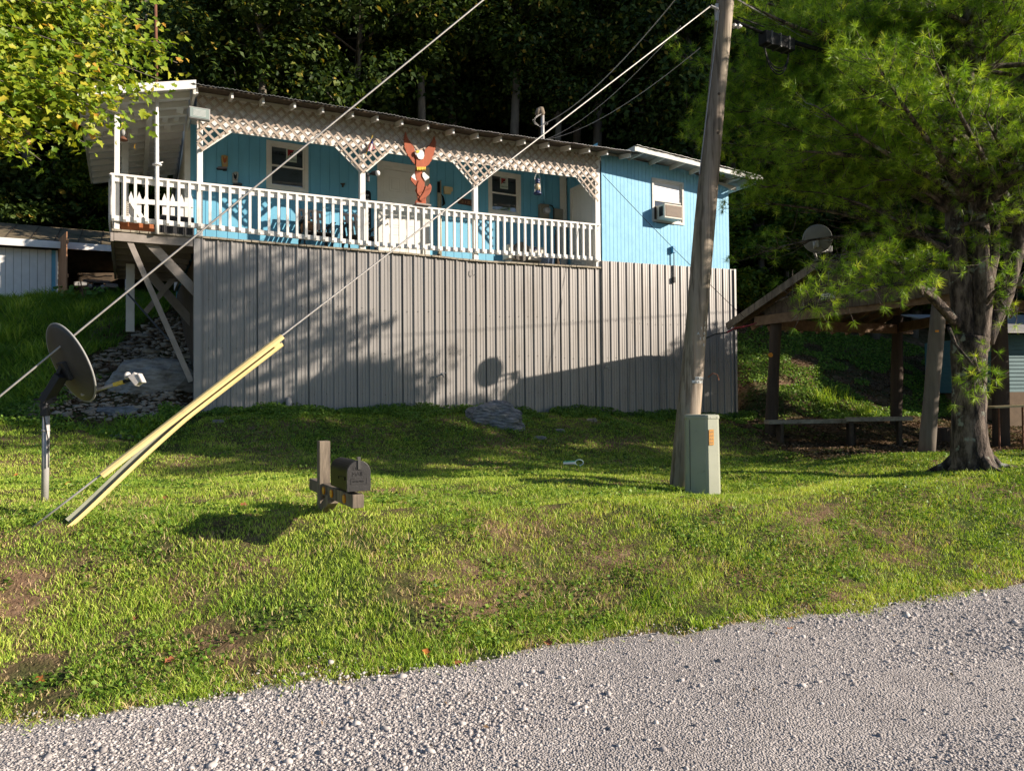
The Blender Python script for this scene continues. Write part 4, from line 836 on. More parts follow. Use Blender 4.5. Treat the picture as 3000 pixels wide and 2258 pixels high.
zz = np.maximum(gz(xx, yy), .004)+.012*np.sin(2.1*xx+yy)*np.sin(1.7*yy)-.02*np.exp(-((u-1.7)/.35)**2)+sz*.25
big_ = rng.random(len(xx)) < .012; sz = np.where(big_, sz*1.9+.004, sz); stones('loose_gravel', np.stack([xx, yy, zz], 1), sz, Mt['chips'])
# ================================================================ YARD THINGS
# mailbox and post
ax = nrm([.46, -.888, 0]); sx_ = V3(-ax[1], ax[0], 0)  # axis towards the road; side
mp = V3(-1.63, 6.3, 0); zg = G(mp[0], mp[1])
arm_b = at(914, 1399, 6.62); arm_f = at(1043, 1487, 5.42); zarm = (arm_b[2]+arm_f[2])/2
arm_b[2] = arm_f[2] = zarm-.005
pp = arm_b+(arm_f-arm_b)*.307; axx = nrm(arm_f-arm_b); sxx = V3(-axx[1], axx[0], 0)
mpost = thing('mailbox_post', 'weathered grey wooden mailbox post with a long cross arm and orange reflectors', 'post', (pp[0], pp[1], zg-.02))
ztop = at(948, 1291, pp[1])[2]
mb = MB(); q = pp-sxx*.0; mb.box(V3(q[0], q[1], (ztop+zg-.1)/2), .092, .092, ztop-zg+.1, axx, sxx, UP); mb.build('post', Mt['greywood'], mpost, bevel=.006)
mb = MB(); mb.bar(arm_b+sxx*.018, arm_f+sxx*.018, .088, .100); mb.build('arm', Mt['greywood'], mpost, bevel=.006)
mb = MB(); mb.bar(V3(q[0], q[1], zg+.0)+axx*.05-sxx*.0, arm_b+(arm_f-arm_b)*.52-UP*.05, .085, .085); mb.build('brace', Mt['greywood'], mpost, bevel=.006)
for f_ in (.40, .58, .85): mb = MB(); mb.lathe([(.034, 0), (.034, .008), (.028, .012)], arm_b+(arm_f-arm_b)*f_-sxx*.027-UP*.0, -sxx, 20); mb.build('reflector', Mt['reflector'], mpost)
bc = arm_f-axx*.235+sxx*.02; bz = zarm+.058+.012
mbx = thing('mailbox', 'black metal mailbox with an arched top and a closed door', 'mailbox', (bc[0], bc[1], bz))
def arch(w, h, n=14):
    r = w/2; return [(-r, 0), (r, 0)]+[(r*math.cos(t), h-r+r*math.sin(t)) for t in np.linspace(0, math.pi, n)]
Wb, Hb, Lb = .168, .218, .48
def arch_prism(mb, w, h, a0, a1, zoff=0): mb.prism([bc+axx*a0+sxx*x+UP*(bz-bc[2]+zoff+z) for x, z in arch(w, h)], axx*(a1-a0))
mb = MB(); arch_prism(mb, Wb, Hb, -Lb/2, Lb/2-.02, .004); mb.build('shell', Mt['black'], mbx, bevel=.002)
m_door = PM('worn_black_paint', (.05, .048, .047), (.035, .034, .033), 20, .45, .15, 90, metal=.2, dirt=(.18, .17, .15), dscale=14, dth=(.6, .8))
mb = MB(); arch_prism(mb, Wb+.012, Hb+.008, Lb/2-.018, Lb/2+.004); dd_ = mb.build('door', m_door, mbx, bevel=.003)
fc = bc+axx*(Lb/2+.005)+UP*(bz-bc[2])
text('U. S.', .036, m_door, fc-sxx*.045+UP*.155, sxx, UP, 'embossed_letters', dd_, .002); text('MAIL', .042, m_door, fc-sxx*.052+UP*.115, sxx, UP, 'embossed_letters', dd_, .002)
mb = MB()
for (x0, x1, z0, z1) in ((-.06, .06, .095, .098), (-.06, .06, .052, .055), (-.06, -.057, .055, .095), (.057, .06, .055, .095)): mb.box(fc+sxx*(x0+x1)/2+UP*(z0+z1)/2, x1-x0, .003, z1-z0, sxx, axx, UP)
text('APPROVED', .018, m_door, fc-sxx*.05+UP*.068, sxx, UP, 'embossed_letters', dd_, .0015); mb.build('plate_frame', m_door, dd_)
mb = MB(); mb.box(fc+UP*(Hb-.02)+axx*.004, .02, .006, .075, sxx, axx, UP); mb.box(fc+UP*(Hb+.025)-axx*.01, .025, .03, .02, sxx, axx, UP); mb.build('latch', Mt['dgrey'], mbx, bevel=.002)
mb = MB(); mb.box(bc-sxx*(Wb/2+.006)+axx*.10+UP*(bz-bc[2]+.09), .16, .004, .022, axx, sxx, UP); mb.box(bc-sxx*(Wb/2+.006)+axx*.02+UP*(bz-bc[2]+.09), .02, .012, .02, axx, sxx, UP); mb.build('flag_arm', Mt['black'], mbx)
# equipment cabinet
cp = at(2058, 1444, 8.72); zc0 = G(cp[0], cp[1]); cabt = at(2058, 1214, 8.72)[2]
cab = thing('utility_cabinet', 'upright grey green utility pedestal at the foot of the leaning pole', 'utility box', (cp[0], cp[1], zc0))
an = math.radians(-8); cx_ = V3(math.cos(an), math.sin(an), 0); cy_ = V3(-math.sin(an), math.cos(an), 0)
def capoly(w1, w2, ch): # footprint with cut corners; vertex towards the camera
    return [(-w1, .12), (-w1, -.06), (-w1+.03, -.09), (.02, -.20), (.05, -.205), (w1-.02, -.13), (w1, -.10), (w1, .12), (w1-.06, .18), (-w1+.06, .18)]
def cprism(mb, pts, z0, z1, s0=1, s1=1):
    a = [cp*V3(1, 1, 0)+cx_*x*s0+cy_*y*s0+UP*z0 for x, y in pts]; b_ = [cp*V3(1, 1, 0)+cx_*x*s1+cy_*y*s1+UP*z1 for x, y in pts]; n = len(a)
    mb.add(a+b_, [tuple(range(n))[::-1], tuple(range(n, 2*n))]+[(i, (i+1) % n, n+(i+1) % n, n+i) for i in range(n)])
P_ = capoly(.185, 0, 0); mb = MB(); cprism(mb, P_, zc0-.05, cabt-.045, 1.06, 1.0); cprism(mb, P_, cabt-.046, cabt-.044, 1, 1); mb.build('body', Mt['cabinet'], cab, bevel=.012)
mb = MB(); cprism(mb, P_, cabt-.05, cabt-.012, 1.035, 1.035); cprism(mb, P_, cabt-.012, cabt, 1.035, .97); mb.build('cap', Mt['cabinet'], cab, bevel=.006)
fdir = nrm(cx_*(.165-.05)+cy_*(.075)); fnr = V3(fdir[1], -fdir[0], 0)
pl_ = cp*V3(1, 1, 0)+cx_*.085+cy_*-.191+fnr*.004
mb = MB(); mb.box(pl_+UP*(cabt-.26), .07, .004, .18, fdir, fnr, UP); st = mb.build('warning_sticker', Mt['orange'], cab)
mb = MB()
for k in range(4): mb.box(pl_+fnr*.003+UP*(cabt-.20-k*.04), .045, .002, .012, fdir, fnr, UP)
mb.build('faded_print', PM('faded_ink', (.35, .2, .08), None, 9, .6), st)
mb = MB()
for x in (.03, .11): mb.lathe([(.008, 0), (.008, .004)], cp*V3(1, 1, 0)+cx_*(.05+x)*1.035+cy_*(-.205+x*.65)*1.035+UP*(cabt-.03), fnr, 8)
mb.build('rivets', Mt['galv'], cab)
mb = MB(); mb.box(cp*V3(1, 1, 0)+cx_*-.15+cy_*-.107+UP*((zc0+cabt)/2), .006, .004, cabt-zc0-.12, cx_, cy_, UP); mb.build('seam', Mt['dgrey'], cab)
# utility pole
pb_ = at(1996, 1437, 9.25); pt_ = at(2124, 0, 9.25); pdir = nrm(pt_-pb_); ptop = pb_+pdir*9.6
pole = thing('utility_pole', 'tall weathered wooden utility pole leaning right', 'utility pole', tuple(pb_))
mpole, nt, b = _nt('pole_wood'); n1 = _noise(nt, 5, 8, (1, 1, .06), .65); n2 = _noise(nt, 26, 6, (1, 1, .04)); n3 = _noise(nt, 1.1, 3)
base = _ramp(nt, n1.outputs[0], [(.25, (.11, .08, .055)), (.45, (.25, .195, .14)), (.6, (.38, .31, .24)), (.75, (.46, .24, .12))])
grn = _ramp(nt, n3.outputs[0], [(.45, (0, 0, 0)), (.7, (.5, .5, .5))]); c_ = _mix(nt, base.outputs[0], (.16, .15, .06), grn.outputs[0]); lines = _ramp(nt, n2.outputs[0], [(.38, (.45, .42, .38)), (.5, (1, 1, 1))])
nt.links.new(_mix(nt, c_, lines.outputs[0], 1.0, 'MULTIPLY'), b.inputs[0]); b.inputs['Roughness'].default_value = .75; bp = nt.nodes.new('ShaderNodeBump'); bp.inputs['Strength'].default_value = .5; bp.inputs['Distance'].default_value = .01; nt.links.new(n2.outputs[0], bp.inputs['Height']); nt.links.new(bp.outputs[0], b.inputs['Normal'])
pr = lambda h: .152-.0075*h
mb = MB(); hs = np.concatenate([[-.3], np.linspace(0, 9.6, 26)]); pts = [pb_+pdir*h+V3(.006*math.sin(h*1.3), .004*math.cos(h), 0) for h in hs]; mb.tube(pts, [pr(h)+.004*math.sin(h*2.2) for h in hs], 28); mb.build('pole_shaft', mpole, pole, smooth=True)
def onpole(px, py, off=.0): # point on the pole surface facing camera
    h = (at(px, py, 9.25)[2]-pb_[2])/pdir[2]; c = pb_+pdir*h; w_ = at(px, py, 9.25-pr(h)*.9); dx = w_[0]-c[0]; r = pr(h)+off; dx = max(-r*.97, min(r*.97, dx)); return V3(c[0]+dx, c[1]-math.sqrt(r*r-dx*dx), w_[2]), c, dx/r
def pole_text(ch, px, py, size, m='tag'):
    p, c, q = onpole(px, py, .004); nm = nrm((p-c)*V3(1, 1, 0)); xd = V3(-nm[1], nm[0], 0); text(ch, size, m if not isinstance(m, str) else Mt[m], p-xd*size*.3, xd, nrm(pdir), 'number', pole, .002)
for ch, py in zip('15804', (951, 966, 981, 996, 1015)): pole_text(ch, 2066-(py-951)*.06, py, .062)
for ch, px, py in (('A', 2044, 981), ('1', 2051, 996), ('1', 2055, 966)): pole_text(ch, px, py, .05)
for px, py, w_, s_t in ((2048, 1108, .16, 'WIS 5 1'), (2044, 1118, .17, 'TR 55')):
    mb = MB(); ptsT = []
    for k in range(9):
        p, c, q = onpole(px-12+k*4.2 if py < 1110 else px-18+k*4.8, py, .006); ptsT.append(p)
    for a_, b_ in zip(ptsT[:-1], ptsT[1:]): mb.bar(a_, b_, .003, .034, up=UP)
    tg_ = mb.build('metal_tag', Mt['tag'], pole)
    p, c, q = onpole(px, py+3, .010); nm = nrm((p-c)*V3(1, 1, 0)); xd = V3(-nm[1], nm[0], 0); text(s_t, .032, Mt['dgrey'], p-xd*.05, xd, UP, 'tag_letters', tg_, .001)
h_ = at(2100, 40, 9.25)[2]; hp_ = pb_+pdir*((h_-pb_[2])/pdir[2])
mb = MB(); mb.box(hp_-V3(pr(6.2), .05, 0)-UP*.02, .04, .05, .22); mb.tube([hp_-V3(.1, .1, .0), hp_-V3(.2, .12, -.03)], .018, 8); mb.build('guy_bracket', Mt['galv'], pole, bevel=.004)
mb = MB(); e_ = hp_+V3(.1, 0, -.16); mb.lathe([(.02, 0), (.035, .03), (.02, .06), (.035, .09), (.012, .13)], e_, nrm(V3(1, 0, -.1)), 10); mb.build('insulator', Mt['galv'], pole)
mb = MB(); p, c, q = onpole(2064, 1100, .0); mb.tube([p+V3(.06, 0, -.02), p+V3(.12, -.02, .03), p+V3(.17, -.03, .01), p+V3(.19, -.03, -.06)], .009, 6); mb.build('stub_wire', Mt['rust'], pole)
mb = MB(); mb.tube([hp_+V3(-.08, -.08, 0), pb_+pdir*4+V3(-.14, -.05, 0)], .006, 5); mb.build('ground_wire', Mt['wire'], pole)
for px, py in ((2106, 276), (2103, 390), (2088, 560)):
    p, c, q = onpole(px, py, -.002); mb = MB(); mb.lathe([(.018, 0), (.014, .004)], p, nrm((p-c)*V3(1, 1, 0)), 12); mb.build('knot', Mt['darkwood'], pole)
# guy wires
def sag(a, b, s, n=24): return [a+(b-a)*t-UP*s*4*t*(1-t) for t in np.linspace(0, 1, n)]
ga = on_ground(76, 1547, 4, 8); ga[2] -= .03; gb = hp_-V3(.2, .12, -.03)
mb = MB(); mb.tube(sag(ga, gb, 0), .0085, 6); g2 = mb.build('guy_wire', Mt['wire'], smooth=True); tag(g2, 'steel guy wire running from the lawn through the yellow guard up to the pole', 'cable')
gt1 = pb_+pdir*9.2; g0 = at(-426, 1509, 6.0); g0[2] = G(g0[0], g0[1])-.03
a_ = CAM; n1_ = np.cross(ray(0, 1160), ray(1417, 0)); # adjust anchor so that the strand crosses the measured line
tpt = gt1.copy(); lam = -(n1_.dot(g0-CAM))/(n1_[2]); g0 = g0+UP*0
tz = -(n1_.dot(tpt-CAM))/n1_[2]; tpt = tpt+UP*tz; az_ = -(n1_.dot(g0-CAM))/n1_[2]; g0u = g0+UP*az_
gdir = nrm(tpt-g0u); mb = MB(); mb.tube(sag(g0u-gdir*.2, tpt, 0), .0095, 6); g1 = mb.build('guy_wire', Mt['wire'], smooth=True); tag(g1, 'upper steel guy wire crossing in front of the left of the house', 'cable')
# yellow guard on the guy wire
def on_line(a, b, px): # param on 3D line whose projection has x = px
    r = ray(px, 1129); n_ = np.cross(r, UU); t = -(n_.dot(a-CAM))/n_.dot(b-a); return a+(b-a)*t
gT = on_line(ga, gb, 828); gL = on_line(ga, gb, 300); gdr = nrm(gT-gL)
def gutter(mb, pts, w, th, side): # half round channel following pts
    n = 6; rings = []
    for i, p in enumerate(pts):
        d = nrm(pts[min(i+1, len(pts)-1)]-pts[max(i-1, 0)]); sd = nrm(np.cross(d, side)); u = np.cross(sd, d)
        ring = [p+(sd*math.cos(t)+u*math.sin(t))*w for t in np.linspace(-.25, math.pi+.25, n+1)]+[p+(sd*math.cos(t)+u*math.sin(t))*(w-th) for t in np.linspace(math.pi+.25, -.25, n+1)]; rings.append(ring)
    k = len(rings[0]); vs = [q for r in rings for q in r]; fs = []
    for i in range(len(rings)-1):
        for j in range(k): fs.append((i*k+j, i*k+(j+1) % k, (i+1)*k+(j+1) % k, (i+1)*k+j))
    fs.append(tuple(range(k))[::-1]); fs.append(tuple((len(rings)-1)*k+j for j in range(k))); mb.add(vs, fs)
up_l = nrm(UP-gdr*UP.dot(gdr)+V3(0, -.15, 0))
yg = thing('guy_guard', 'faded yellow plastic guy wire guard split into two long strips', 'cable guard', tuple(gL))
mb = MB(); pts = [gL+(gT-gL)*t-UP*(.02+.0*t) for t in np.linspace(0, 1, 20)]; gutter(mb, pts, .036, .006, up_l); mb.build('upper_strip', Mt['yellow'], yg, smooth=False)
gs = on_ground(197, 1540, 4, 9); mid = gL+(gT-gL)*.33-UP*.04
def bez(p0, p1, p2, p3, n=22): return [p0*(1-t)**3+3*p1*t*(1-t)**2+3*p2*t*t*(1-t)+p3*t**3 for t in np.linspace(0, 1, n)]
pts = bez(gs, gs+(gL-gs)*.55+(gT-gL)*.03-UP*.10, gL+(gT-gL)*.12-UP*.10, gL+(gT-gL)*.42-UP*.062, 16)+[gL+(gT-gL)*t-UP*.060 for t in np.linspace(.46, .99, 10)]
mb = MB(); gutter(mb, pts, .032, .006, -up_l); mb.build('lower_strip', Mt['yellow'], yg)
mb = MB(); pts2 = [p+UP*.035+V3(-.01, .02, 0) for p in pts[:18]]
for a_, b_ in zip(pts2[:-1], pts2[1:]): mb.bar(a_, b_, .012, .045, up=UP)
mb.build('inner_liner', Mt['guardback'], yg)
# cables to the right with splice case
cs = hp_+V3(.23, -.0, -.20); far = V3(26, 18.5, 6.3); e2720 = at(2720, 246, 10.9); far = e2720+(e2720-at(2325, 118, 9.75))*6
p1 = at(2150, 62, 9.25); p2 = at(2232, 96, 9.5); p3 = at(2318, 122, 9.75)
mb = MB(); mb.tube([p1, p2], .02, 6); mb.tube([p3, at(2500, 176, 10.2), e2720, far], .030, 8); mb.tube([p2, p3], .014, 6); mb.tube([at(2160, 50, 9.25), at(2240, 80, 9.5)], .008, 5); tag(mb.build('aerial_cable', Mt['cable'], smooth=True), 'thick black aerial cable leaving the pole towards the pine', 'cable')
sc_ = thing('splice_case', 'black ribbed splice closure hanging from the cable right of the pole', 'splice case', tuple((p2+p3)/2)); dv = nrm(p3-p2)
mb = MB(); mb.bar(p2-UP*.07, p3-UP*.07, .14, .17); mb.build('case', Mt['cable'], sc_, bevel=.015)
for f_ in (.2, .5, .8): mb = MB(); q = p2+(p3-p2)*f_-UP*.07; mb.bar(q-dv*.015, q+dv*.015, .15, .182); mb.build('clamp', Mt['dgrey'], sc_)
mb = MB()
for k in range(3):
    q0 = p2+(p3-p2)*.08-UP*.16; q1 = p2+(p3-p2)*.9-UP*.16; mb.tube(bez(q0, q0-UP*(.34+.06*k)+dv*.05, q1-UP*(.34+.05*k)-dv*.02, q1, 16), .009, 5)
mb.build('cable_loops', Mt['cable'], sc_)
mb = MB(); a_ = at(2165, 2, 9.25); b_ = at(2350, 108, 10.2); mb.tube([a_-(b_-a_)*1.0, a_, b_, b_+(b_-a_)*8], .009, 5); tag(mb.build('overhead_wire', Mt['wire']), 'pale overhead wire above the splice case at the upper right', 'cable')
# service drops from the mast to the pole
for k, (A_, pxm, pym, lab) in enumerate(((mast_a, 1951, 20, 'twisted service wire from the roof mast up to the pole'), (mast_b, 1992, 176, 'lowest thin service wire sagging from the roof mast past the pole'), (mast_b, 1930, 130, 'thin middle service wire rising from the roof mast'))):
    Bp = at(pxm, pym, 9.9); d_ = Bp-A_; E_ = A_+d_*(1.08 if k < 2 else 1.1); mb = MB(); mb.tube(sag(A_, E_, .22), .009 if k == 0 else .005, 5); tag(mb.build('service_wire', Mt['wire']), lab, 'cable')
mb = MB(); p0 = at(1766, 512, 16.35); p1 = at(2180, 930, 15.3); mb.tube(sag(p0, p1, .05), .006, 5); tag(mb.build('service_wire', Mt['cable']), 'thin dark wire slanting down across the bedroom wall to the pavilion', 'cable')
# cable from the pole to the pavilion
mb = MB(); p, c, q = onpole(2060, 990, 0); j = at(2129, 974, 10.6); mb.tube([c, p+V3(.05, .1, 0), at(2095, 979, 9.9), j], .010, 6); hz_ = thing('power_lead', 'black lead joined to a red sleeve between the pole and the pavilion', 'cable', tuple(c)); mb.build('black_lead', Mt['cable'], hz_)
mb = MB(); mb.tube([j, at(2150, 962, 11.5), at(2192, 954, 13.5), at(2216, 946, 15.9)], .014, 6); mb.build('red_sleeve', Mt['dred'], hz_)
# satellite dish on the lawn
dbse = on_ground(131, 1466, 5, 9); dpt = dbse.copy(); dpt[2] = at(140, 1186, dbse[1])[2]
dish = thing('satellite_dish', 'dark grey satellite dish on a galvanised pole in the lawn, seen from behind', 'satellite dish', tuple(dbse))
mb = MB(); mb.tube([dbse-UP*.1, dpt+V3(.01, 0, 0)], .030, 18); mb.lathe([(.032, 0), (.036, .005), (.036, .012), (.032, .017)], dbse+V3(.005, 0, .62), UP, 18); mb.build('mast', Mt['galv'], dish, smooth=True)
dc = at(190, 1070, dbse[1]-.02)
# dish normal: reflector faces right and away a little; seen nearly edge-on from behind
dn = nrm(V3(.558, .727, .387)); vdir = nrm(dc-CAM); R_ = .325
e1 = nrm(np.cross(UP, dn)); e2 = np.cross(dn, e1)
def dishmesh(mb, c, n, rw, rh, dep, th, rot=0):
    rings = 9; seg = 40; base = []
    for sgn in (0, 1):
        for i in range(rings+1):
            f = i/rings
            for k in range(seg):
                t = 2*math.pi*k/seg; base.append(c+e1*rw*f*math.cos(t)+e2*rh*f*math.sin(t)+n*(dep*(f*f)-(th if sgn else 0)))
    N_ = (rings+1)*seg; fs = []
    for i in range(rings):
        for k in range(seg):
            a = i*seg+k; b_ = i*seg+(k+1) % seg; fs.append((a, b_, b_+seg, a+seg)); fs.append((N_+a+seg, N_+b_+seg, N_+b_, N_+a))
    for k in range(seg): a = rings*seg+k; b_ = rings*seg+(k+1) % seg; fs.append((a, b_, N_+b_, N_+a))
    mb.add(base, fs)
mb = MB(); dishmesh(mb, dc, dn, .36, .375, .055, .006); mb.build('reflector', Mt['dgrey'], dish, smooth=True)
rp = [dc+e1*.36*math.cos(t)+e2*.375*math.sin(t)+dn*.055 for t in np.linspace(0, 2*math.pi, 49)]; mb = MB(); mb.tube(rp, .009, 6, cap=False); mb.build('rim', Mt['grey'], dish, smooth=True)
hb = dpt+V3(0, 0, .0); mb = MB(); mb.lathe([(.04, -.10), (.04, .03)], hb, UP, 16); mb.bar(hb+UP*.03, dc-dn*.03-UP*.08, .10, .07); mb.box(hb+UP*.06+dn*.03, .12, .10, .12, e1, dn, UP); mb.bar(hb+UP*.05-e1*.05, dc-dn*.02+UP*.02, .04, .03); mb.box(dc-dn*.02-e2*.05, .14, .04, .17, e1, dn, e2); mb.tube([hb+UP*.05-V3(.10, 0, .0), hb+UP*.05+V3(.12, 0, 0)], .010, 6); mb.build('mount', Mt['blackp'], dish, bevel=.006)
lb = at(395, 1108, dbse[1]-.15); am0 = dc-e2*.30+dn*.03; mb = MB(); mb.bar(am0, am0+(lb-am0)*.78, .026, .026); arm_ = mb.build('feed_arm', Mt['galv'], dish, bevel=.003)
mb = MB(); mb.bar(am0+(lb-am0)*.62, am0+(lb-am0)*.80, .030, .030); mb.build('yellow_tape', Mt['yel'], arm_); mb = MB(); mb.bar(am0+(lb-am0)*.80, am0+(lb-am0)*.96, .02, .03); mb.build('arm_tip', Mt['cable'], arm_)
bl = nrm(dc-lb); mb = MB(); mb.bar(lb-UP*.02+V3(-.02, 0, .05), lb+V3(.045, 0, -.05), .07, .085, up=V3(0, -1, .2)); mb.box(lb+V3(.065, -.01, .0), .02, .07, .09, nrm(V3(1, 0, .5)), V3(0, 1, 0), nrm(V3(-.5, 0, 1))); mb.lathe([(.035, 0), (.035, .02), (.018, .03), (.018, .07)], lb+bl*.085+UP*.01, -bl, 16); mb.build('feed_head', PM('lnb_plastic', (.55, .52, .49), (.48, .45, .42), 9, .5), dish, bevel=.006)
mb = MB(); mb.tube([hb-V3(0, .03, .05), dbse+V3(.045, -.03, .55), dbse+V3(.05, -.03, .3)], .005, 5); mb.build('coax', Mt['cable'], dish)
# drain pipe stub at the skirting, toy
s, z = hit(845, 1172, -.1); tp = H(s, -.06, z); bt = at(850, 1232, tp[1]-.35); mb = MB(); mb.tube([tp, tp-B*.06+UP*.01, bt], .055, 14, cap=True); tag(mb.build('drain_pipe', Mt['grey'], smooth=True), 'grey plastic drain pipe curving out of the skirting onto the grass', 'pipe')
ty = on_ground(1680, 1366, 8, 14); toy = thing('bubble_wand', 'clear and white plastic toy wand with a round loop lying in the grass', 'toy', tuple(ty)); mb = MB(); mb.tube([ty+V3(-.16, 0, .05), ty+V3(.02, 0, .05)], .022, 10); mb.build('handle', Mt['purew'], toy); mb = MB(); mb.tube([ty+V3(-.16, 0, .07), ty+V3(.02, 0, .075)], .012, 8); mb.build('green_stripe', PM('toy_green', (.1, .5, .3), None, 8, .4), toy)
mb = MB(); c = ty+V3(.09, 0, .06); mb.tube([c+V3(.065*math.cos(t), 0, .045*math.sin(t)) for t in np.linspace(0, 2*math.pi, 25)], .009, 6, cap=False); mb.tube([c-V3(-.02, 0, .045), c-V3(-.02, 0, .09)], .01, 6); mb.build('loop', PM('pale_aqua_plastic', (.6, .75, .72), None, 8, .3), toy)
# ---------------------------------------------------------------- rocks
from mathutils import noise as mnoise
def rock(name, lab, c, r, m, seed, group=None, rotz=0, strata=.0, sub=3):
    import bmesh as bmh
    bm = bmh.new(); bmh.ops.create_icosphere(bm, subdivisions=sub, radius=1); cr, sr = math.cos(rotz), math.sin(rotz)
    for v in bm.verts:
        p = v.co.copy(); k = 1+.28*mnoise.noise(p*1.3+Vector((seed, 0, 0)))+.12*mnoise.noise(p*3.1+Vector((0, seed, 0)))+.04*mnoise.noise(p*9+Vector((0, seed, 0)))
        if strata: k *= 1+strata*math.sin((p.z*1.2+p.x*.35)*38+seed)
        cl = 1.0 if sub >= 5 else .8; q = Vector((max(-.9*1, min(.9, p.x))*k*r[0], max(-.9, min(.9, p.y))*k*r[1], max(-.7, min(cl, p.z))*k*r[2]*(1-.35*max(0, p.x) if sub >= 5 else 1))); v.co = Vector((q.x*cr-q.y*sr, q.x*sr+q.y*cr, q.z))
    me = bpy.data.meshes.new(name); bm.to_mesh(me); bm.free(); me.materials.append(m); o = bpy.data.objects.new(name, me); COL.objects.link(o); o.location = tuple(c); ORG[o.name] = np.asarray(c, float)
    return tag(o, lab, 'rock', group)
mrk, nt, b = _nt('layered_grey_rock'); n1 = _noise(nt, 7, 8, (1, 1, 6), rot=(0, .45, 0)); n2 = _noise(nt, 3, 5); c1 = _ramp(nt, n1.outputs[0], [(.35, (.09, .09, .095)), (.5, (.22, .22, .225)), (.65, (.36, .35, .34))]); nt.links.new(_mix(nt, c1.outputs[0], (.12, .13, .08), _ramp(nt, n2.outputs[0], [(.55, (0, 0, 0)), (.75, (.7, .7, .7))]).outputs[0]), b.inputs[0]); b.inputs['Roughness'].default_value = .9; bp = nt.nodes.new('ShaderNodeBump'); bp.inputs['Strength'].default_value = 1; bp.inputs['Distance'].default_value = .03; nt.links.new(n1.outputs[0], bp.inputs['Height']); nt.links.new(bp.outputs[0], b.inputs['Normal'])
mrk0 = PM('pale_outcrop_stone', (.46, .42, .37), (.22, .20, .18), 5, .9, .8, 26, stretch=(1, 1, 4), dirt=(.16, .14, .11), dscale=4, dth=(.5, .7)); mrk2 = PM('tan_flat_stone', (.42, .35, .26), (.27, .23, .18), 6, .9, .6, 30, dirt=(.08, .075, .06), dscale=5, dth=(.5, .75)); mrk3 = PM('grey_field_stone', (.30, .28, .26), (.20, .19, .175), 6, .9, .6, 30)
def gp_(px, py, y0=6, y1=30): return on_ground(px, py, y0, y1)
c = gp_(1450, 1240, 8, 16); rock('boulder', 'large rounded grey boulder with striped layers in front of the skirting', c+V3(.02, .12, .0), (.60, .44, .44), mrk, 3.1, rotz=-.15, strata=.014, sub=5)
c = gp_(1580, 1283, 8, 16); rock('stone', 'flat pale stone in the grass just below the striped boulder', c, (.14, .12, .05), mrk3, 1.7)
for px, py, lab, r in ((1735, 1232, 'cluster stone half buried below the skirting, left of the pole', (.12, .1, .06)), (1640, 1262, 'low brown stone in the grass between boulder and pole', (.10, .09, .05)), (640, 1235, 'small buried stone below the left corner of the skirting', (.10, .08, .04))):
    rock('stone', lab, gp_(px, py, 8, 16), r, mrk2 if px > 1700 else mrk3, px*.01)
for px, py, r, m_, lab, sd in ((440, 1115, (.80, .60, .50), mrk0, 'big pale layered rock outcrop below the left deck', 8.1), (345, 1205, (.50, .30, .13), mrk, 'low grey ledge in the weeds left of the big outcrop', 5.3), (395, 1065, (.40, .25, .07), mrk2, 'flat tan slab lying above the outcrop', 2.2), (468, 1075, (.30, .22, .07), mrk2, 'small flat slab right of the tan slab under the deck', 6.6), (520, 1085, (.26, .2, .08), mrk2, 'broken slab at the foot of the deck brace', 9.2), (405, 1252, (.34, .14, .10), mrk2, 'brown flat stone in the ground ivy left of the yellow guard', 4.4), (332, 1282, (.22, .13, .08), mrk3, 'pale grey stone low in the grass left of the yellow guard', 7.7), (240, 1150, (.25, .2, .15), mrk, 'grey stone in the weeds behind the dish', 11.2)):
    rock('rock', lab, gp_(px, py)+V3(0, .12, -.03), r, m_, sd, strata=.01, sub=4)
for k, (px, py, r) in enumerate(((425, 985, (.22, .16, .06)), (500, 1010, (.20, .14, .06)), (455, 1032, (.28, .18, .07)), (545, 1045, (.18, .14, .07)), (375, 1020, (.2, .15, .06)), (520, 960, (.16, .12, .05)), (548, 1110, (.2, .16, .1)), (470, 940, (.15, .12, .05)))):
    rock('rock', ['flat stone high on the rocky path under the deck', 'stone right of centre on the rocky path', 'wide slab in the middle of the rocky path', 'stone beside the deck brace on the rocky path', 'stone at the left edge of the rocky path', 'small stone near the crossed braces', 'blocky stone between outcrop and skirting corner', 'uppermost small stone below the deck'][k], gp_(px, py), r, mrk2, k*3.3, rotz=k*.7, sub=3)
g = np.random.default_rng(5)
Ns = 2200; sx = g.uniform(-8.3, -5.4, Ns); sy = g.uniform(11.9, 17, Ns); P_ = np.stack([sx, sy, gz(sx, sy)+.015], 1); stones('rubble', P_, .02+.07*g.random(Ns)**2.5, PM('rubble_stone', (.46, .38, .29), (.22, .185, .145), 3, .95, .3), flat=.45)
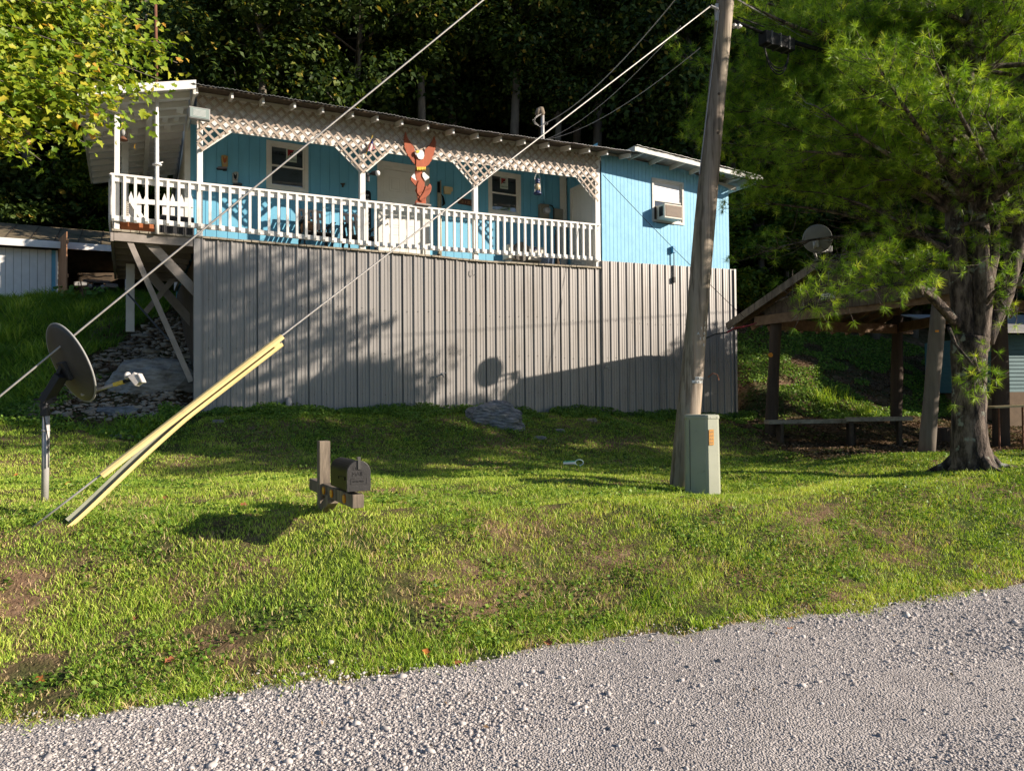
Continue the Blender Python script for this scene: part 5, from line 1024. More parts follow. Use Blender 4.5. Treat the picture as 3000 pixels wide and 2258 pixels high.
# ---------------------------------------------------------------- leaves and debris handled with vegetation
# ---------------------------------------------------------------- pavilion
uA = nrm(V3(.47, -.883, 0)); tA = T
PA = at(2712, 1316, 13.0); PB = at(2257, 1241, 16.1); PC = at(2624, 1220, 18.2); PD = at(2932, 1246, 14.4)
pav = thing('pavilion', 'open wooden pavilion with log posts and a low gable roof behind the pine', 'pavilion', (PA[0], PA[1], .6))
ZB = 3.33; mlog = PM('log_wood', (.10, .07, .05), (.05, .037, .028), 8, .9, .5, 50, stretch=(1, 1, .12), dirt=(.05, .04, .03), dscale=6, dth=(.5, .8))
def logpost(p, ztop, r, lean=(0, 0), m=mlog, lab=None):
    zb = G(p[0], p[1])-.1; mb = MB(); top = V3(p[0]+lean[0], p[1]+lean[1], ztop); bot = V3(p[0], p[1], zb); pts = [bot+(top-bot)*t for t in np.linspace(0, 1, 8)]; mb.tube(pts, [r*(1.06-.14*t)+.006*math.sin(t*9+p[0]) for t in np.linspace(0, 1, 8)], 16); return mb.build('post', m, pav, smooth=True, label=lab)
logpost(PA, ZB+.05, .128, (.30, 0), PM('grey_log', (.22, .185, .145), (.12, .10, .08), 8, .9, .5, 50, stretch=(1, 1, .12)), 'thick pale grey leaning log post'); logpost(PB, ZB, .125, (.16, 0)); logpost(PC, ZB+.3, .135, (.1, 0)); logpost(PD, ZB+.3, .15, (.02, 0))
PE = PB+tA*2.2; logpost(PD+tA*2.6, ZB+.2, .14)
# beams
gB = V3(PB[0], PB[1], ZB); gA_ = V3(PA[0]+.30, PA[1], ZB+.05)
mb = MB(); mb.bar(gB-uA*.35-tA*.05, gA_+uA*.5-tA*.05, .05, .20); mb.build('gable_tie', Mt['brownwood'], pav)
mb = MB(); q0 = V3(PB[0]+.1, PB[1]+.1, ZB-.10); q1 = V3(PC[0]+.1, PC[1], ZB-.02); mb.bar(q0, q1+tA*.5, .12, .22); mb.bar(V3(PC[0]+.1, PC[1], ZB+.0), V3(PD[0]+.3, PD[1], ZB+.05), .10, .22); mb.bar(gA_+tA*.1-UP*.05, V3(PD[0]+.02, PD[1], ZB+.1)+tA*3, .12, .22); mb.build('beams', Mt['brownwood'], pav)
apex = at(2398, 757, 14.75); le = at(2131, 944, 16.9); re = at(3010, 812, 12.6)
Ld = tA*4.9
mb = MB()
def slab(mb, a, b, L, th): mb.hexa([a-UP*th, b-UP*th, b+L-UP*th, a+L-UP*th, a, b, b+L, a+L])
slab(mb, le, apex, Ld, .03); slab(mb, apex, re, Ld, .03); mb.build('roof', Mt['roofm'] if False else PM('grey_roofing', (.20, .18, .16), (.12, .11, .10), 5, .85, .3, 40, dirt=(.05, .05, .04), dscale=2, dth=(.5, .7)), pav)
mb = MB(); mb.bar(le-UP*.10-tA*.02, apex-UP*.10-tA*.02, .035, .16, up=UP); mb.build('bargeboard', Mt['greywood'], pav); mb = MB(); mb.bar(apex-UP*.10-tA*.02, re-UP*.10-tA*.02, .035, .14, up=UP); mb.build('bargeboard', Mt['greywood'], pav)
for k in range(9):
    p = le+Ld*(k+.4)/9; q = apex+Ld*(k+.4)/9; mb = MB(); mb.bar(p-UP*.11, q-UP*.11, .045, .13); mb.bar(q-UP*.11, re+Ld*(k+.4)/9-UP*.11, .045, .13); mb.build('rafter', Mt['brownwood'], pav)
mb = MB()
for k in range(8):
    f_ = (k+.5)/8; a = le+(apex-le)*f_-UP*.045; mb.bar(a, a+Ld, .09, .02); a = apex+(re-apex)*f_-UP*.045; mb.bar(a, a+Ld, .09, .02)
mb.build('purlins', Mt['brownwood'], pav)
# gable boards: in plane through gB,gA_ (parallel to the rake plane, set back)
npl = tA; gw = MB(); n = 26; g0_ = gB-uA*.15+tA*.03; L_ = np.linalg.norm(gA_-gB)+.5
def rake_z(p): # height of the rake plane above horizontal position p along uA
    def proj(q): return (q-gB).dot(uA)
    x = proj(p); xa, xl, xr = proj(apex), proj(le), proj(re)
    return le[2]+(apex[2]-le[2])*(x-xl)/(xa-xl) if x < xa else apex[2]+(re[2]-apex[2])*(x-xa)/(xr-xa)
x = -.15
while x < L_:
    w_ = .16*(1+.1*math.sin(x*9)); p = gB+uA*x+tA*.03; q = gB+uA*(x+w_-.008)+tA*.03; jz = .02*math.sin(x*17)
    za, zb_ = rake_z(p)-.17, rake_z(q)-.17; b0 = ZB+.05+jz*.3
    if za > b0+.02: gw.hexa([V3(p[0], p[1], b0), V3(q[0], q[1], b0), V3(*(q+tA*.02)[:2], b0), V3(*(p+tA*.02)[:2], b0), V3(p[0], p[1], za), V3(q[0], q[1], zb_), V3(*(q+tA*.02)[:2], zb_), V3(*(p+tA*.02)[:2], za)])
    x += w_
gw.build('gable_boards', PM('aged_barn_boards', (.15, .115, .08), (.08, .06, .045), 5, .9, .4, 60, dirt=(.28, .24, .2), dscale=8, dth=(.62, .8)), pav)
q = gB+uA*1.55-tA*.012; mb = MB(); mb.box(V3(q[0], q[1], ZB+.33), .34, .012, .12, uA, tA, UP); mb.build('white_patch', Mt['white2'], pav)
mb = MB(); p = V3(PB[0], PB[1]-.16, 2.5); mb.lathe([(.05, 0), (.05, .01)], p+V3(-.03, 0, .05), V3(0, -1, 0), 12); tag(mb.build('reflector', Mt['orng']), 'small orange reflector nailed to the left pavilion post', 'reflector')
mb = MB(); p = at(2745, 970, 12.75); mb.box(p, .05, .03, .035); tag(mb.build('tape', Mt['orng']), 'scrap of orange tape at the top of the thick grey pavilion post', 'tape')
# dish on the pavilion roof
e_apex = apex; dc2 = at(2391, 701, 14.3); dn2 = nrm(V3(.72, .62, .28)); e1 = nrm(np.cross(UP, dn2)); e2 = np.cross(dn2, e1)
d2 = thing('satellite_dish', 'round grey satellite dish on the peak of the pavilion roof', 'satellite dish', tuple(apex)); mb = MB(); dishmesh(mb, dc2, dn2, .30, .28, .045, .006); mb.build('reflector', Mt['dish2'], d2, smooth=True)
bs = apex+V3(-.02, 0, .0); mb = MB(); mb.tube([bs-V3(0, 0, .05), bs+V3(-.06, 0, .12), dc2-dn2*.08-UP*.12, dc2-dn2*.06-UP*.05], .022, 8); mb.build('mast', Mt['galv'], d2, smooth=True); mb = MB(); mb.box(dc2-dn2*.035-e2*.08, .10, .05, .14, e1, dn2, e2); mb.build('bracket', Mt['galv'], d2)
lp_ = dc2+dn2*.45-e2*.28; mb = MB(); mb.tube([dc2-e2*.27, lp_], .014, 6); mb.build('feed_arm', Mt['galv'], d2); mb = MB(); mb.bar(lp_-UP*.05, lp_+UP*.07, .09, .12); mb.build('feed_head', Mt['grey'], d2, bevel=.01)
# benches, tables, stump
def bench(lab, p0, p1, w, legs, zt):
    t = thing('bench', lab, 'bench', (p0[0], p0[1], G(p0[0], p0[1]))); a = V3(p0[0], p0[1], zt); b_ = V3(p1[0], p1[1], zt+.02); d = nrm(b_-a); sd = V3(-d[1], d[0], 0)
    mb = MB()
    for k in range(3): mb.bar(a+sd*(k-1)*w/3-UP*.015, b_+sd*(k-1)*w/3-UP*.015, w/3-.012, .075)
    mb.build('seat', Mt['deckwood'], t)
    for f_ in legs: q = a+(b_-a)*f_; g_ = G(q[0], q[1]); mb = MB(); mb.box(V3(q[0], q[1], (g_-.05+zt-.03)/2), .06, w*.85, zt-g_+.0, d, sd, UP); mb.build('leg', Mt['darkwood'], t)
    return t
b0 = at(2246, 1234, 15.5); b1 = at(2520, 1232, 15.3); bench('long weathered bench under the left side of the pavilion', b0, b1, .46, (.14, .9), b0[2])
b0 = at(2478, 1226, 15.0); b1 = at(2668, 1220, 14.6); bench('second bench plank overlapping the long bench, nearer the middle post', b0, b1, .48, (.08, .82), b0[2])
sp_ = at(2763, 1253, 15.6); mb = MB(); z0 = G(sp_[0], sp_[1]); mb.lathe([(.16, -.05), (.145, .1), (.14, .30), (.11, .31)], V3(sp_[0], sp_[1], z0), UP, 16); tag(mb.build('stump', mlog, smooth=False), 'short cut log stump on the bare ground between post and pine', 'stump')
ta = at(2892, 1192, 13.6); tb = at(3060, 1186, 13.4); t = thing('table', 'thin folding table at the far right under the pavilion', 'table', (ta[0], ta[1], G(ta[0], ta[1]))); d = nrm(tb-ta); sd = V3(-d[1], d[0], 0)
mb = MB(); c = (ta+tb)/2; mb.box(c, np.linalg.norm(tb-ta), .7, .03, d, sd, UP); mb.build('table_top', Mt['beige'], t)
for f_, g_ in ((.08, -.3), (.08, .3), (.75, -.3), (.75, .3)): q = ta+(tb-ta)*f_+sd*g_; mb = MB(); mb.tube([V3(q[0], q[1], G(q[0], q[1])), q], .016, 6); mb.build('leg', Mt['rust'], t)
# teal shed
a = at(2942, 1150, 19.5); zg = G(a[0], a[1]); ts = thing('teal_shed', 'small teal clapboard shed with a metal roof at the right edge behind the pavilion', 'shed', (a[0]+2, a[1], zg)); zt = at(2942, 985, 19.5)[2]; zm_ = at(2942, 1148, 19.5)[2]
mb = MB(); k = zm_
while k < zt: mb.hexa([a*V3(1, 1, 0)+UP*k-V3(0, .02, 0), a*V3(1, 1, 0)+V3(4.5, .6, 0)+UP*k-V3(0, .02, 0), a*V3(1, 1, 0)+V3(4.1, 3.6, 0)+UP*k, a*V3(1, 1, 0)+V3(-.4, 3, 0)+UP*k, a*V3(1, 1, 0)+UP*(k+.1), a*V3(1, 1, 0)+V3(4.5, .6, 0)+UP*(k+.1), a*V3(1, 1, 0)+V3(4.1, 3.6, 0)+UP*(k+.1), a*V3(1, 1, 0)+V3(-.4, 3, 0)+UP*(k+.1)]); k += .102
mb.build('clapboard_wall', Mt['teal'], ts); mb = MB(); o_ = a*V3(1, 1, 0); rz = zt+.05; c4 = [o_+V3(-.45, -.5, 0)+UP*rz, o_+V3(4.8, .2, 0)+UP*rz, o_+V3(4.4, 3.9, 0)+UP*(rz+.9), o_+V3(-.9, 3.4, 0)+UP*(rz+.9)]; mb.prism(c4, UP*.04); mb.build('roof', Mt['galv'], ts)
mb = MB(); mb.hexa([o_+V3(.08, -.06, 0)+UP*(zg-.2), o_+V3(4.4, .5, 0)+UP*(zg-.2), o_+V3(4.2, 3.4, 0)+UP*(zg-.2), o_+V3(-.2, 2.9, 0)+UP*(zg-.2), o_+V3(.08, -.06, 0)+UP*(zm_-.003), o_+V3(4.4, .5, 0)+UP*(zm_-.003), o_+V3(4.2, 3.4, 0)+UP*(zm_-.003), o_+V3(-.2, 2.9, 0)+UP*(zm_-.003)]); mb.build('base_boards', Mt['cardb'], ts)
# ---------------------------------------------------------------- left shed
SD = 9.65
shed = thing('shed', 'low white and blue shed with an old shingled roof at the left edge', 'shed', H(-4, SD, 4.3))
def hs(px, py, d=SD): return hit(px, py, d)
s0 = hs(-260, 800)[0]; s1 = hs(372, 800)[0]; zE = curve([(0, 697), (345, 722)], SD-.3); zEb = curve([(0, 718), (345, 739)], SD-.3); zRr = curve([(0, 652), (345, 682)], SD+2.2)
mb = MB(); a, b_ = s0-.3, s1+.25; mb.hexa([H(a, SD-.32, zE(a)-.03), H(b_, SD-.32, zE(b_)-.03), H(b_, SD+2.2, zRr(b_)-.03), H(a, SD+2.2, zRr(a)-.03), H(a, SD-.32, zE(a)), H(b_, SD-.32, zE(b_)), H(b_, SD+2.2, zRr(b_)), H(a, SD+2.2, zRr(a))]); mb.hexa([H(a, SD+2.2, zRr(a)-.03), H(b_, SD+2.2, zRr(b_)-.03), H(b_, SD+4.4, zE(b_)-.3), H(a, SD+4.4, zE(a)-.3), H(a, SD+2.2, zRr(a)), H(b_, SD+2.2, zRr(b_)), H(b_, SD+4.4, zE(b_)-.27), H(a, SD+4.4, zE(a)-.27)]); mb.build('roof', Mt['shingle'], shed)
mb = MB(); k = a+.1
while k < b_: mb.bar(H(k, SD-.32, zE(k)+.008), H(k, SD+2.2, zRr(k)+.008), .02, .012); k += .55
mb.build('roof_battens', Mt['darkwood'], shed)
mb = MB(); mb.hbox(a, b_, SD-.35, SD-.325, zEb(a), zE(a)+.01, zEb(b_), zE(b_)+.01); mb.build('fascia', Mt['white'], shed, bevel=.005)
zb_ = G(*H(-5, SD, 0)[:2])-.3
sj = hs(150, 800)[0]; sk_ = hs(167, 800)[0]
mb = MB(); k = s0
while k < sj: e = min(k+.18, sj); mb.hbox(k, e-.008, SD, SD+.03, zb_+.1*math.sin(k), zEb(k), zb_+.1*math.sin(k), zEb(e)); k = e
mb.build('plank_door', Mt['white'], shed)
mb = MB()
for k, px in enumerate((20, 70, 112)): q = hs(px, 800)[0]
mb.hbox(s0, sj, SD-.03, SD-.003, zEb(s0)-1.55, zEb(s0)-1.45, zEb(sj)-1.55, zEb(sj)-1.45); mb.build('door_ledge', Mt['white'], shed)
mb = MB(); k = zb_
while k < zEb(sj): mb.hbox(sj+.005, sk_-.03, SD-.0, SD+.04, k, min(k+.23, zEb(sj))); k += .235
mb.build('siding', Mt['blue'], shed); mb = MB(); mb.hbox(sk_-.03, sk_+.02, SD-.03, SD+.05, zb_, zEb(sk_)); mb.build('trim', Mt['white'], shed); mb = MB(); mb.hbox(sj-.06, sj+.004, SD-.02, SD+.04, zb_, zEb(sk_)); mb.build('trim', Mt['white'], shed); mb = MB(); mb.hbox(s1-.05, s1+.05, SD-.02, SD+.06, zb_, zEb(s1)); mb.build('trim', Mt['white'], shed)
# open door leaf, swung outwards
p0 = H(sk_+.03, SD-.03, 0); p1 = hitw(196, 800, SD-.95)*V3(1, 1, 0); zt0, zt1 = hs(170, 702, SD)[1], hs(196, 731, SD-.9)[1]; mb = MB()
p1 = at(194, 800, p0[1]-.9)*V3(1, 1, 0); zt1 = zt0
n = 6
for k in range(n):
    a_ = p0+(p1-p0)*k/n; b2 = p0+(p1-p0)*(k+.94)/n; w_ = V3(.025, .01, 0); mb.hexa([a_+UP*zb_, b2+UP*zb_, b2+w_+UP*zb_, a_+w_+UP*zb_, a_+UP*zt0, b2+UP*zt0, b2+w_+UP*zt0, a_+w_+UP*zt0])
for zz in (zt0-.25, zt0-1.15): mb.bar(p0+UP*zz-V3(.03, 0, 0)+V3(.07, 0, 0), p1+UP*(zz)+V3(.05, 0, 0), .03, .09)
mb.build('open_door', Mt['orangewood'], shed)
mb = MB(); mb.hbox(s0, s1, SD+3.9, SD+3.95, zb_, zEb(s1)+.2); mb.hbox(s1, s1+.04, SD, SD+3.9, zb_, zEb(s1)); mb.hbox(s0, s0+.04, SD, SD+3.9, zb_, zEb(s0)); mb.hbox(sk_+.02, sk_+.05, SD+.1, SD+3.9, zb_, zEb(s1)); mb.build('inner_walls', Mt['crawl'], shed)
# quad bike in the shed
ac_ = hitw(283, 835, SD+.8); gz_ = G(ac_[0], ac_[1]); qb = thing('quad_bike', 'dark quad bike with grey racks parked inside the left shed', 'quad bike', (ac_[0], ac_[1], gz_)); o = V3(ac_[0], ac_[1], 0); zc_ = ac_[2]
Q = lambda x, y, z: o+T*x+B*y+UP*(zc_+z)
mb = MB(); mb.hexa([Q(-.25, 0, -.35), Q(.25, 0, -.35), Q(.25, 1.2, -.35), Q(-.25, 1.2, -.35), Q(-.2, .05, .02), Q(.2, .05, .02), Q(.16, 1.1, .1), Q(-.16, 1.1, .1)]); mb.build('body', Mt['blackp'], qb, bevel=.03)
for g_ in (-1, 1):
    mb = MB(); mb.bar(Q(g_*.22, -.02, .0), Q(g_*.56, -.02, -.02), .30, .13, up=UP); mb.build('fender', Mt['grey'], qb, bevel=.03)
    mb = MB(); mb.lathe([(.12, -.12), (.27, -.10), (.29, 0), (.27, .10), (.12, .12)], Q(g_*.42, .02, -.38), T, 18); mb.build('wheel', Mt['cable'], qb)
    mb = MB(); mb.lathe([(.05, 0), (.06, .03), (.0, .04)], Q(g_*.16, -.06, -.05), -B, 12); mb.build('headlight', Mt['lens'], qb)
    mb = MB(); mb.tube([Q(0, .5, .3), Q(g_*.2, .42, .34), Q(g_*.38, .5, .36)], .018, 6); mb.build('handlebar', Mt['galv'], qb)
mb = MB()
for y_ in (-.1, .05, .2, .34): mb.tube([Q(-.34, y_, .12), Q(.34, y_, .12)], .013, 6)
for x_ in (-.34, -.1, .1, .34): mb.tube([Q(x_, -.1, .12), Q(x_, .34, .12), Q(x_*.8, .34, .0)], .011, 6)
mb.build('rack', Mt['galv'], qb); mb = MB(); mb.bar(Q(0, .6, .2), Q(0, 1.1, .18), .3, .1); mb.build('seat', Mt['cable'], qb, bevel=.02)
# ================================================================ VEGETATION
def n2d(x, y, s=0):
    return (np.sin(1.1*x+.7*y+s)+np.sin(-.8*x+1.3*y+2*s)+.7*np.sin(2.3*x-1.9*y+s)+.7*np.sin(3.1*x+2.2*y+3*s)+.5*np.sin(5.2*x-3.7*y)+.5*np.sin(-4.1*x+6.3*y+s))/2.4
Mt['grass'] = LEAF('grass_blades', [(0, (.10, .22, .025)), (.3, (.28, .44, .05)), (.6, (.50, .66, .09)), (.80, (.70, .76, .17)), (.86, (.64, .48, .24)), (1, (.78, .60, .36))], .35, .5, .25, (1, 1, .4))
Mt['weed'] = LEAF('weed_leaves', [(0, (.07, .15, .02)), (.5, (.17, .32, .04)), (1, (.34, .48, .08))], .35, .5, .3)
def blades(name, x, y, L, W, rn, m, lean=.5, zoff=0, kind='stuff', two=True):
    n = len(x); z = gz(x, y)+zoff; a = rng.random(n)*6.283; P = np.stack([x, y, z], 1); sd = np.stack([np.cos(a), np.sin(a), 0*a], 1)*W[:, None]*.5
    b = rng.random(n)*6.283; ln = lean*(.3+rng.random(n)); dr = np.stack([np.cos(b)*ln, np.sin(b)*ln, np.ones(n)], 1); dr /= np.linalg.norm(dr, axis=1)[:, None]
    mid = P+dr*L[:, None]*.55; dr2 = dr.copy(); dr2[:, :2] *= 2.2; dr2 /= np.linalg.norm(dr2, axis=1)[:, None]; tip = mid+dr2*L[:, None]*.5; P[:, 2] -= .01
    V = np.stack([P-sd, P+sd, mid+sd*.8, mid-sd*.8, tip], 1); k = 5*np.arange(n)[:, None]
    Fc = np.concatenate([k+np.array([0, 1, 2]), k+np.array([0, 2, 3]), k+np.array([3, 2, 4])], 0)
    return big_mesh(name, V.reshape(-1, 3), Fc, m, {'rnd': np.repeat(rn, 5)}, kind)
def patch(x, y): return np.clip(.45+.24*n2d(x*1.25, y*1.6, 1.3)+.36*n2d(x*3.6, y*4.6, .4)+.16*n2d(x*9, y*9, 1), 0, 1)   # 1 = bare / straw
def inskirt(x, y): e = (15.61+.5244*x-y)*.8856; return e
# lawn
def frus(n, y0, y1, p=1.0, xm=.74):
    y = y0+(y1-y0)*rng.random(n)**p; x = (rng.random(n)*2-1)*(y*xm+.4); return x, y
x, y = frus(680000, 2.9, 18.8, 1.55); wgt = rng.random(len(x))
e = inskirt(x, y); tE = y-(edgeY(x)+.04*np.sin(9*x)+.05*np.sin(3.3*x+1)+.06*n2d(x*4, y*4, 2)); px_ = 1500+x/y*2150
slopeL = (x < -5.0) & (y > 11.2); bare = patch(x, y); onbank = np.clip((8.2-y)/3.5, 0, 1)
pavf = (x > 5.2) & (y > 12.6)
keep = (tE > 0) & (e > .03) & ~slopeL & ~pavf & (wgt > np.clip((bare-.52)*2.6, 0, .93)*(.15+.85*onbank)) & (rng.random(len(x)) < np.clip(tE/.25+.25, 0, 1))
x, y, tE, bare, e, onbank = x[keep], y[keep], tE[keep], bare[keep], e[keep], onbank[keep]
L = (.022+.028*rng.random(len(x)))*(1+.45*n2d(x*3.5, y*3.5, 5).clip(-1, 1))*(1+.9*(rng.random(len(x)) < .04)); W = (.0035+.0025*rng.random(len(x)))*(.72+y*.062)
rn = np.clip(.46+.23*rng.normal(size=len(x))+.18*n2d(x*1.7, y*1.7, 3), 0, .80); dry = rng.random(len(x)) < np.clip((bare-.40)*1.3, 0.02, .62)*(.2+.8*onbank); rn = np.where(dry, .86+.14*rng.random(len(x)), rn)
rn = np.where(e < 2.2, np.minimum(rn, .6), rn)
blades('lawn_grass', x, y, L, W, rn, Mt['grass'], .75)
# broad leaves (clover, plantain, ground ivy)
def leaflets(name, P, Nn, size, rn, m, asp=.6, kind='stuff', loc=None, shape='diamond', parent=None):
    n = len(P); Nn = Nn/np.linalg.norm(Nn, axis=1)[:, None]; r = rng.normal(size=(n, 3)); u = np.cross(Nn, r); u /= np.linalg.norm(u, axis=1)[:, None]; v = np.cross(Nn, u)
    if shape == 'diamond': tp = np.array([(-1, 0), (-.1, -1), (1, 0), (-.1, 1)]); fc = np.array([(0, 1, 2, 3)])
    elif shape == 'oval': tp = np.array([(-1, 0), (-.5, -.8), (.35, -.8), (1, 0), (.35, .8), (-.5, .8)]); fc = np.array([(0, 1, 2, 3), (0, 3, 4, 5)])
    else: tp = np.array([(-.9, 0), (-.75, -.75), (-.1, -.55), (.15, -1.0), (.45, -.45), (1.1, 0), (.45, .45), (.15, 1.0), (-.1, .55), (-.75, .75)]); fc = np.array([(0, 1, 2, 5), (2, 3, 4, 5), (0, 5, 8, 9), (5, 6, 7, 8)])
    sz = size[:, None]; V = P[:, None]+u[:, None]*(tp[None, :, 0, None]*sz[:, :, None])+v[:, None]*(tp[None, :, 1, None]*sz[:, :, None]*asp)
    fold = np.abs(tp[:, 1])[None, :, None]*sz[:, :, None]*.25; V = V+Nn[:, None]*fold*(1 if shape != 'diamond' else .6)-np.array([0, 0, 1])*(np.maximum(tp[:, 0], 0)**2)[None, :, None]*sz[:, :, None]*.3
    k = len(tp); Fc = (fc[None]+k*np.arange(n)[:, None, None]).reshape(-1, 4)
    o = big_mesh(name, V.reshape(-1, 3), Fc, m, {'rnd': np.repeat(rn, k)}, kind, loc)
    if parent is not None: o.parent = parent; o.location = tuple(ORG[o.name]-ORG[parent.name])
    return o
x, y = frus(90000, 3.1, 13.8, 1.3); e = inskirt(x, y); tE = y-edgeY(x); cl = n2d(x*1.9, y*1.9, 7); keep = (tE > .15) & (e > .05) & ((cl > .25) | (y > 11)) & ~((x < -5.2) & (y > 11.5)) & ~((x > 5.2) & (y > 12.6)); x, y = x[keep], y[keep]
P = np.stack([x, y, gz(x, y)+.012+.03*rng.random(len(x))], 1); Nn = rng.normal(size=(len(x), 3))*.45+[0, 0, 1]; leaflets('ground_ivy', P, Nn, (.009+.010*rng.random(len(x)))*(.8+.05*y), rng.random(len(x)), Mt['weed'], .75)
# lush growth at the foot of the skirting
n = 42000; s_ = rng.uniform(-.6, 12.8, n); ee = np.abs(rng.normal(size=n))*.9; pos = T[None]*(s_+S0)[:, None]+B[None]*(C0-ee-.04)[:, None]; x, y = pos[:, 0], pos[:, 1]; cl = n2d(x*2.2, y*2.2, 4)+.4*np.exp(-ee*3); keep = cl > .05; x, y, ee, cl = x[keep], y[keep], ee[keep], cl[keep]
P = np.stack([x, y, gz(x, y)+.02+(.06+.10*cl.clip(0, 1))*rng.random(len(x))*np.exp(-ee*.6)], 1); leaflets('ground_ivy', P, rng.normal(size=(len(x), 3))*.5+[0, -.3, 1], .014+.012*rng.random(len(x)), rng.random(len(x))*.8, Mt['weed'], .8, shape='oval')
# leafy right slope behind the pavilion, bare patches
n = 60000; x = rng.uniform(5.6, 15, n); y = rng.uniform(16.5, 27, n); cl = n2d(x*.9, y*.9, 6)-.25*(19.5-y).clip(0, 3); ok = (cl > -.35) & (inskirt(x, y) < 1.6-.6*(x < 7)) & ((x-5.9)*.885+(y-18.9)*.465 > .2); x, y = x[ok], y[ok]
P = np.stack([x, y, gz(x, y)+.02+.07*rng.random(len(x))], 1); leaflets('ground_ivy', P, rng.normal(size=(len(x), 3))*.5+[0, -.4, 1], .022+.02*rng.random(len(x)), rng.random(len(x)), Mt['weed'], .8)
# leaf litter on bare ground
Mt['litter'] = LEAF('dead_leaves', [(0, (.07, .045, .03)), (.5, (.15, .10, .06)), (1, (.30, .21, .13))], .1, .9, .1)
n = 42000; x = rng.uniform(4.5, 15, n); y = rng.uniform(12.5, 26, n); ok = ((x-5.9)*.885+(y-18.9)*.465 > -5); P = np.stack([x, y, gz(x, y)+.012], 1)[ok]; leaflets('leaf_litter', P, rng.normal(size=(len(P), 3))*.4+[0, 0, 1], .02+.025*rng.random(len(P)), rng.random(len(P)), Mt['litter'], .7)
n = 11000; x = rng.uniform(-9, -5.2, n); y = rng.uniform(11.5, 19, n); P = np.stack([x, y, gz(x, y)+.012], 1); leaflets('leaf_litter', P, rng.normal(size=(n, 3))*.4+[0, 0, 1], .02+.02*rng.random(n), rng.random(n)*.6, Mt['litter'], .7)
# fallen leaves on the lawn, each its own
lf_pts = [(50, 1397, 'orange'), (200, 1426, 'orange'), (485, 1466, 'brown'), (715, 1487, 'tan'), (115, 2005, 'orange'), (495, 1950, 'reddish'), (1605, 1893, 'brown'), (1250, 1925, 'orange'), (1340, 1955, 'red brown'), (2320, 1858, 'brown'), (400, 1820, 'tan')]
for i, (a_, b_, cn) in enumerate(lf_pts):
    p = on_ground(a_, b_, 3, 14)+UP*.03; leafo = leaflets('fallen_leaf', p[None], np.array([[.2*math.sin(i*3), -.5, 1.]]), np.array([.035]), np.array([.9]), PM('leaf_'+cn.replace(' ', '_')+'_%d' % i, (.5, .17, .04) if 'orange' in cn else (.34, .12, .05), None, 9, .8), .8, None, tuple(p), 'lobed')
    where = ['at the far left edge beside the dish pole', 'right of the dish pole', 'between the yellow guard and the mailbox', 'left of the mailbox post', 'at the lower left near the gravel', 'on the lower bank near the gravel left of centre', 'at the road edge right of centre', 'at the road edge in the middle', 'lying beside the weeds at the road edge', 'on the gravel edge at the right', 'on the left part of the bank'][i]
    tag(leafo, cn+' fallen leaf '+where, 'leaf')
# long grass on the left slope
n = 52000; x = rng.uniform(-14, -5.4, n); y = rng.uniform(10.6, 19.5, n); rockz = (x > -8.35+.12*np.sin(y*3)) & (y > 11.5) ; cl = n2d(x*1.6, y*1.6, 2); ok = ~rockz & (cl > -.75); x, y = x[ok], y[ok]
L = .12+.26*rng.random(len(x))*(1+.4*n2d(x, y, 1)); blades('long_grass', x, y, L.clip(.05), .010+.010*rng.random(len(x)), rng.random(len(x))*.30*(1+.9*n2d(x*1.2, y*1.2, 8)).clip(.1, 2.4), Mt['grass'], 1.1)
n = 26000; x = rng.uniform(-13, -5.3, n); y = rng.uniform(10.4, 13.6, n); ok = (n2d(x*1.8, y*1.8, 3) > -.4) & ~((x > -7.6) & (y > 11.8)); x, y = x[ok], y[ok]; P = np.stack([x, y, gz(x, y)+.02+.09*rng.random(len(x))], 1); leaflets('ground_ivy', P, rng.normal(size=(len(x), 3))*.5+[0, -.3, 1], .016+.015*rng.random(len(x)), rng.random(len(x)), Mt['weed'], .8, shape='oval')
# grass tufts: slope behind the bench and base of the pine
def tuft(lab, c, nb, L, spread, w=.012, mname='grass', cat='grass tuft', rr=(.2, .75)):
    c = np.asarray(c, float); P0 = c+rng.normal(size=(nb, 3))*[spread, spread, 0]; P0[:, 2] = gz(P0[:, 0], P0[:, 1])-.01; b = rng.random(nb)*6.283; ln = .3+.6*rng.random(nb); dr = np.stack([np.cos(b)*ln, np.sin(b)*ln, np.ones(nb)], 1); dr /= np.linalg.norm(dr, axis=1)[:, None]
    sd = np.cross(dr, [0, 0, 1.]); sd /= np.linalg.norm(sd, axis=1)[:, None]; LL = L*(.6+.6*rng.random(nb))[:, None]; m1 = P0+dr*LL*.5; d2_ = dr+np.array([0, 0, -.55]); m2 = m1+(dr*.6+[0, 0, -.05])*LL*.35; t_ = m2+d2_*LL*.3; w_ = w
    V = np.stack([P0-sd*w_*.5, P0+sd*w_*.5, m1+sd*w_*.5, m1-sd*w_*.5, m2+sd*w_*.35, m2-sd*w_*.35, t_, t_+sd*.001], 1); k = 8*np.arange(nb)[:, None]; Fc = np.concatenate([k+np.array([0, 1, 2, 3]), k+np.array([3, 2, 4, 5]), k+np.array([5, 4, 7, 6])], 0)
    o = big_mesh('grass_tuft', V.reshape(-1, 3), Fc, Mt[mname], {'rnd': np.repeat(rr[0]+(rr[1]-rr[0])*rng.random(nb), 8)}, None, (c[0], c[1], G(c[0], c[1]))); return tag(o, lab, cat)
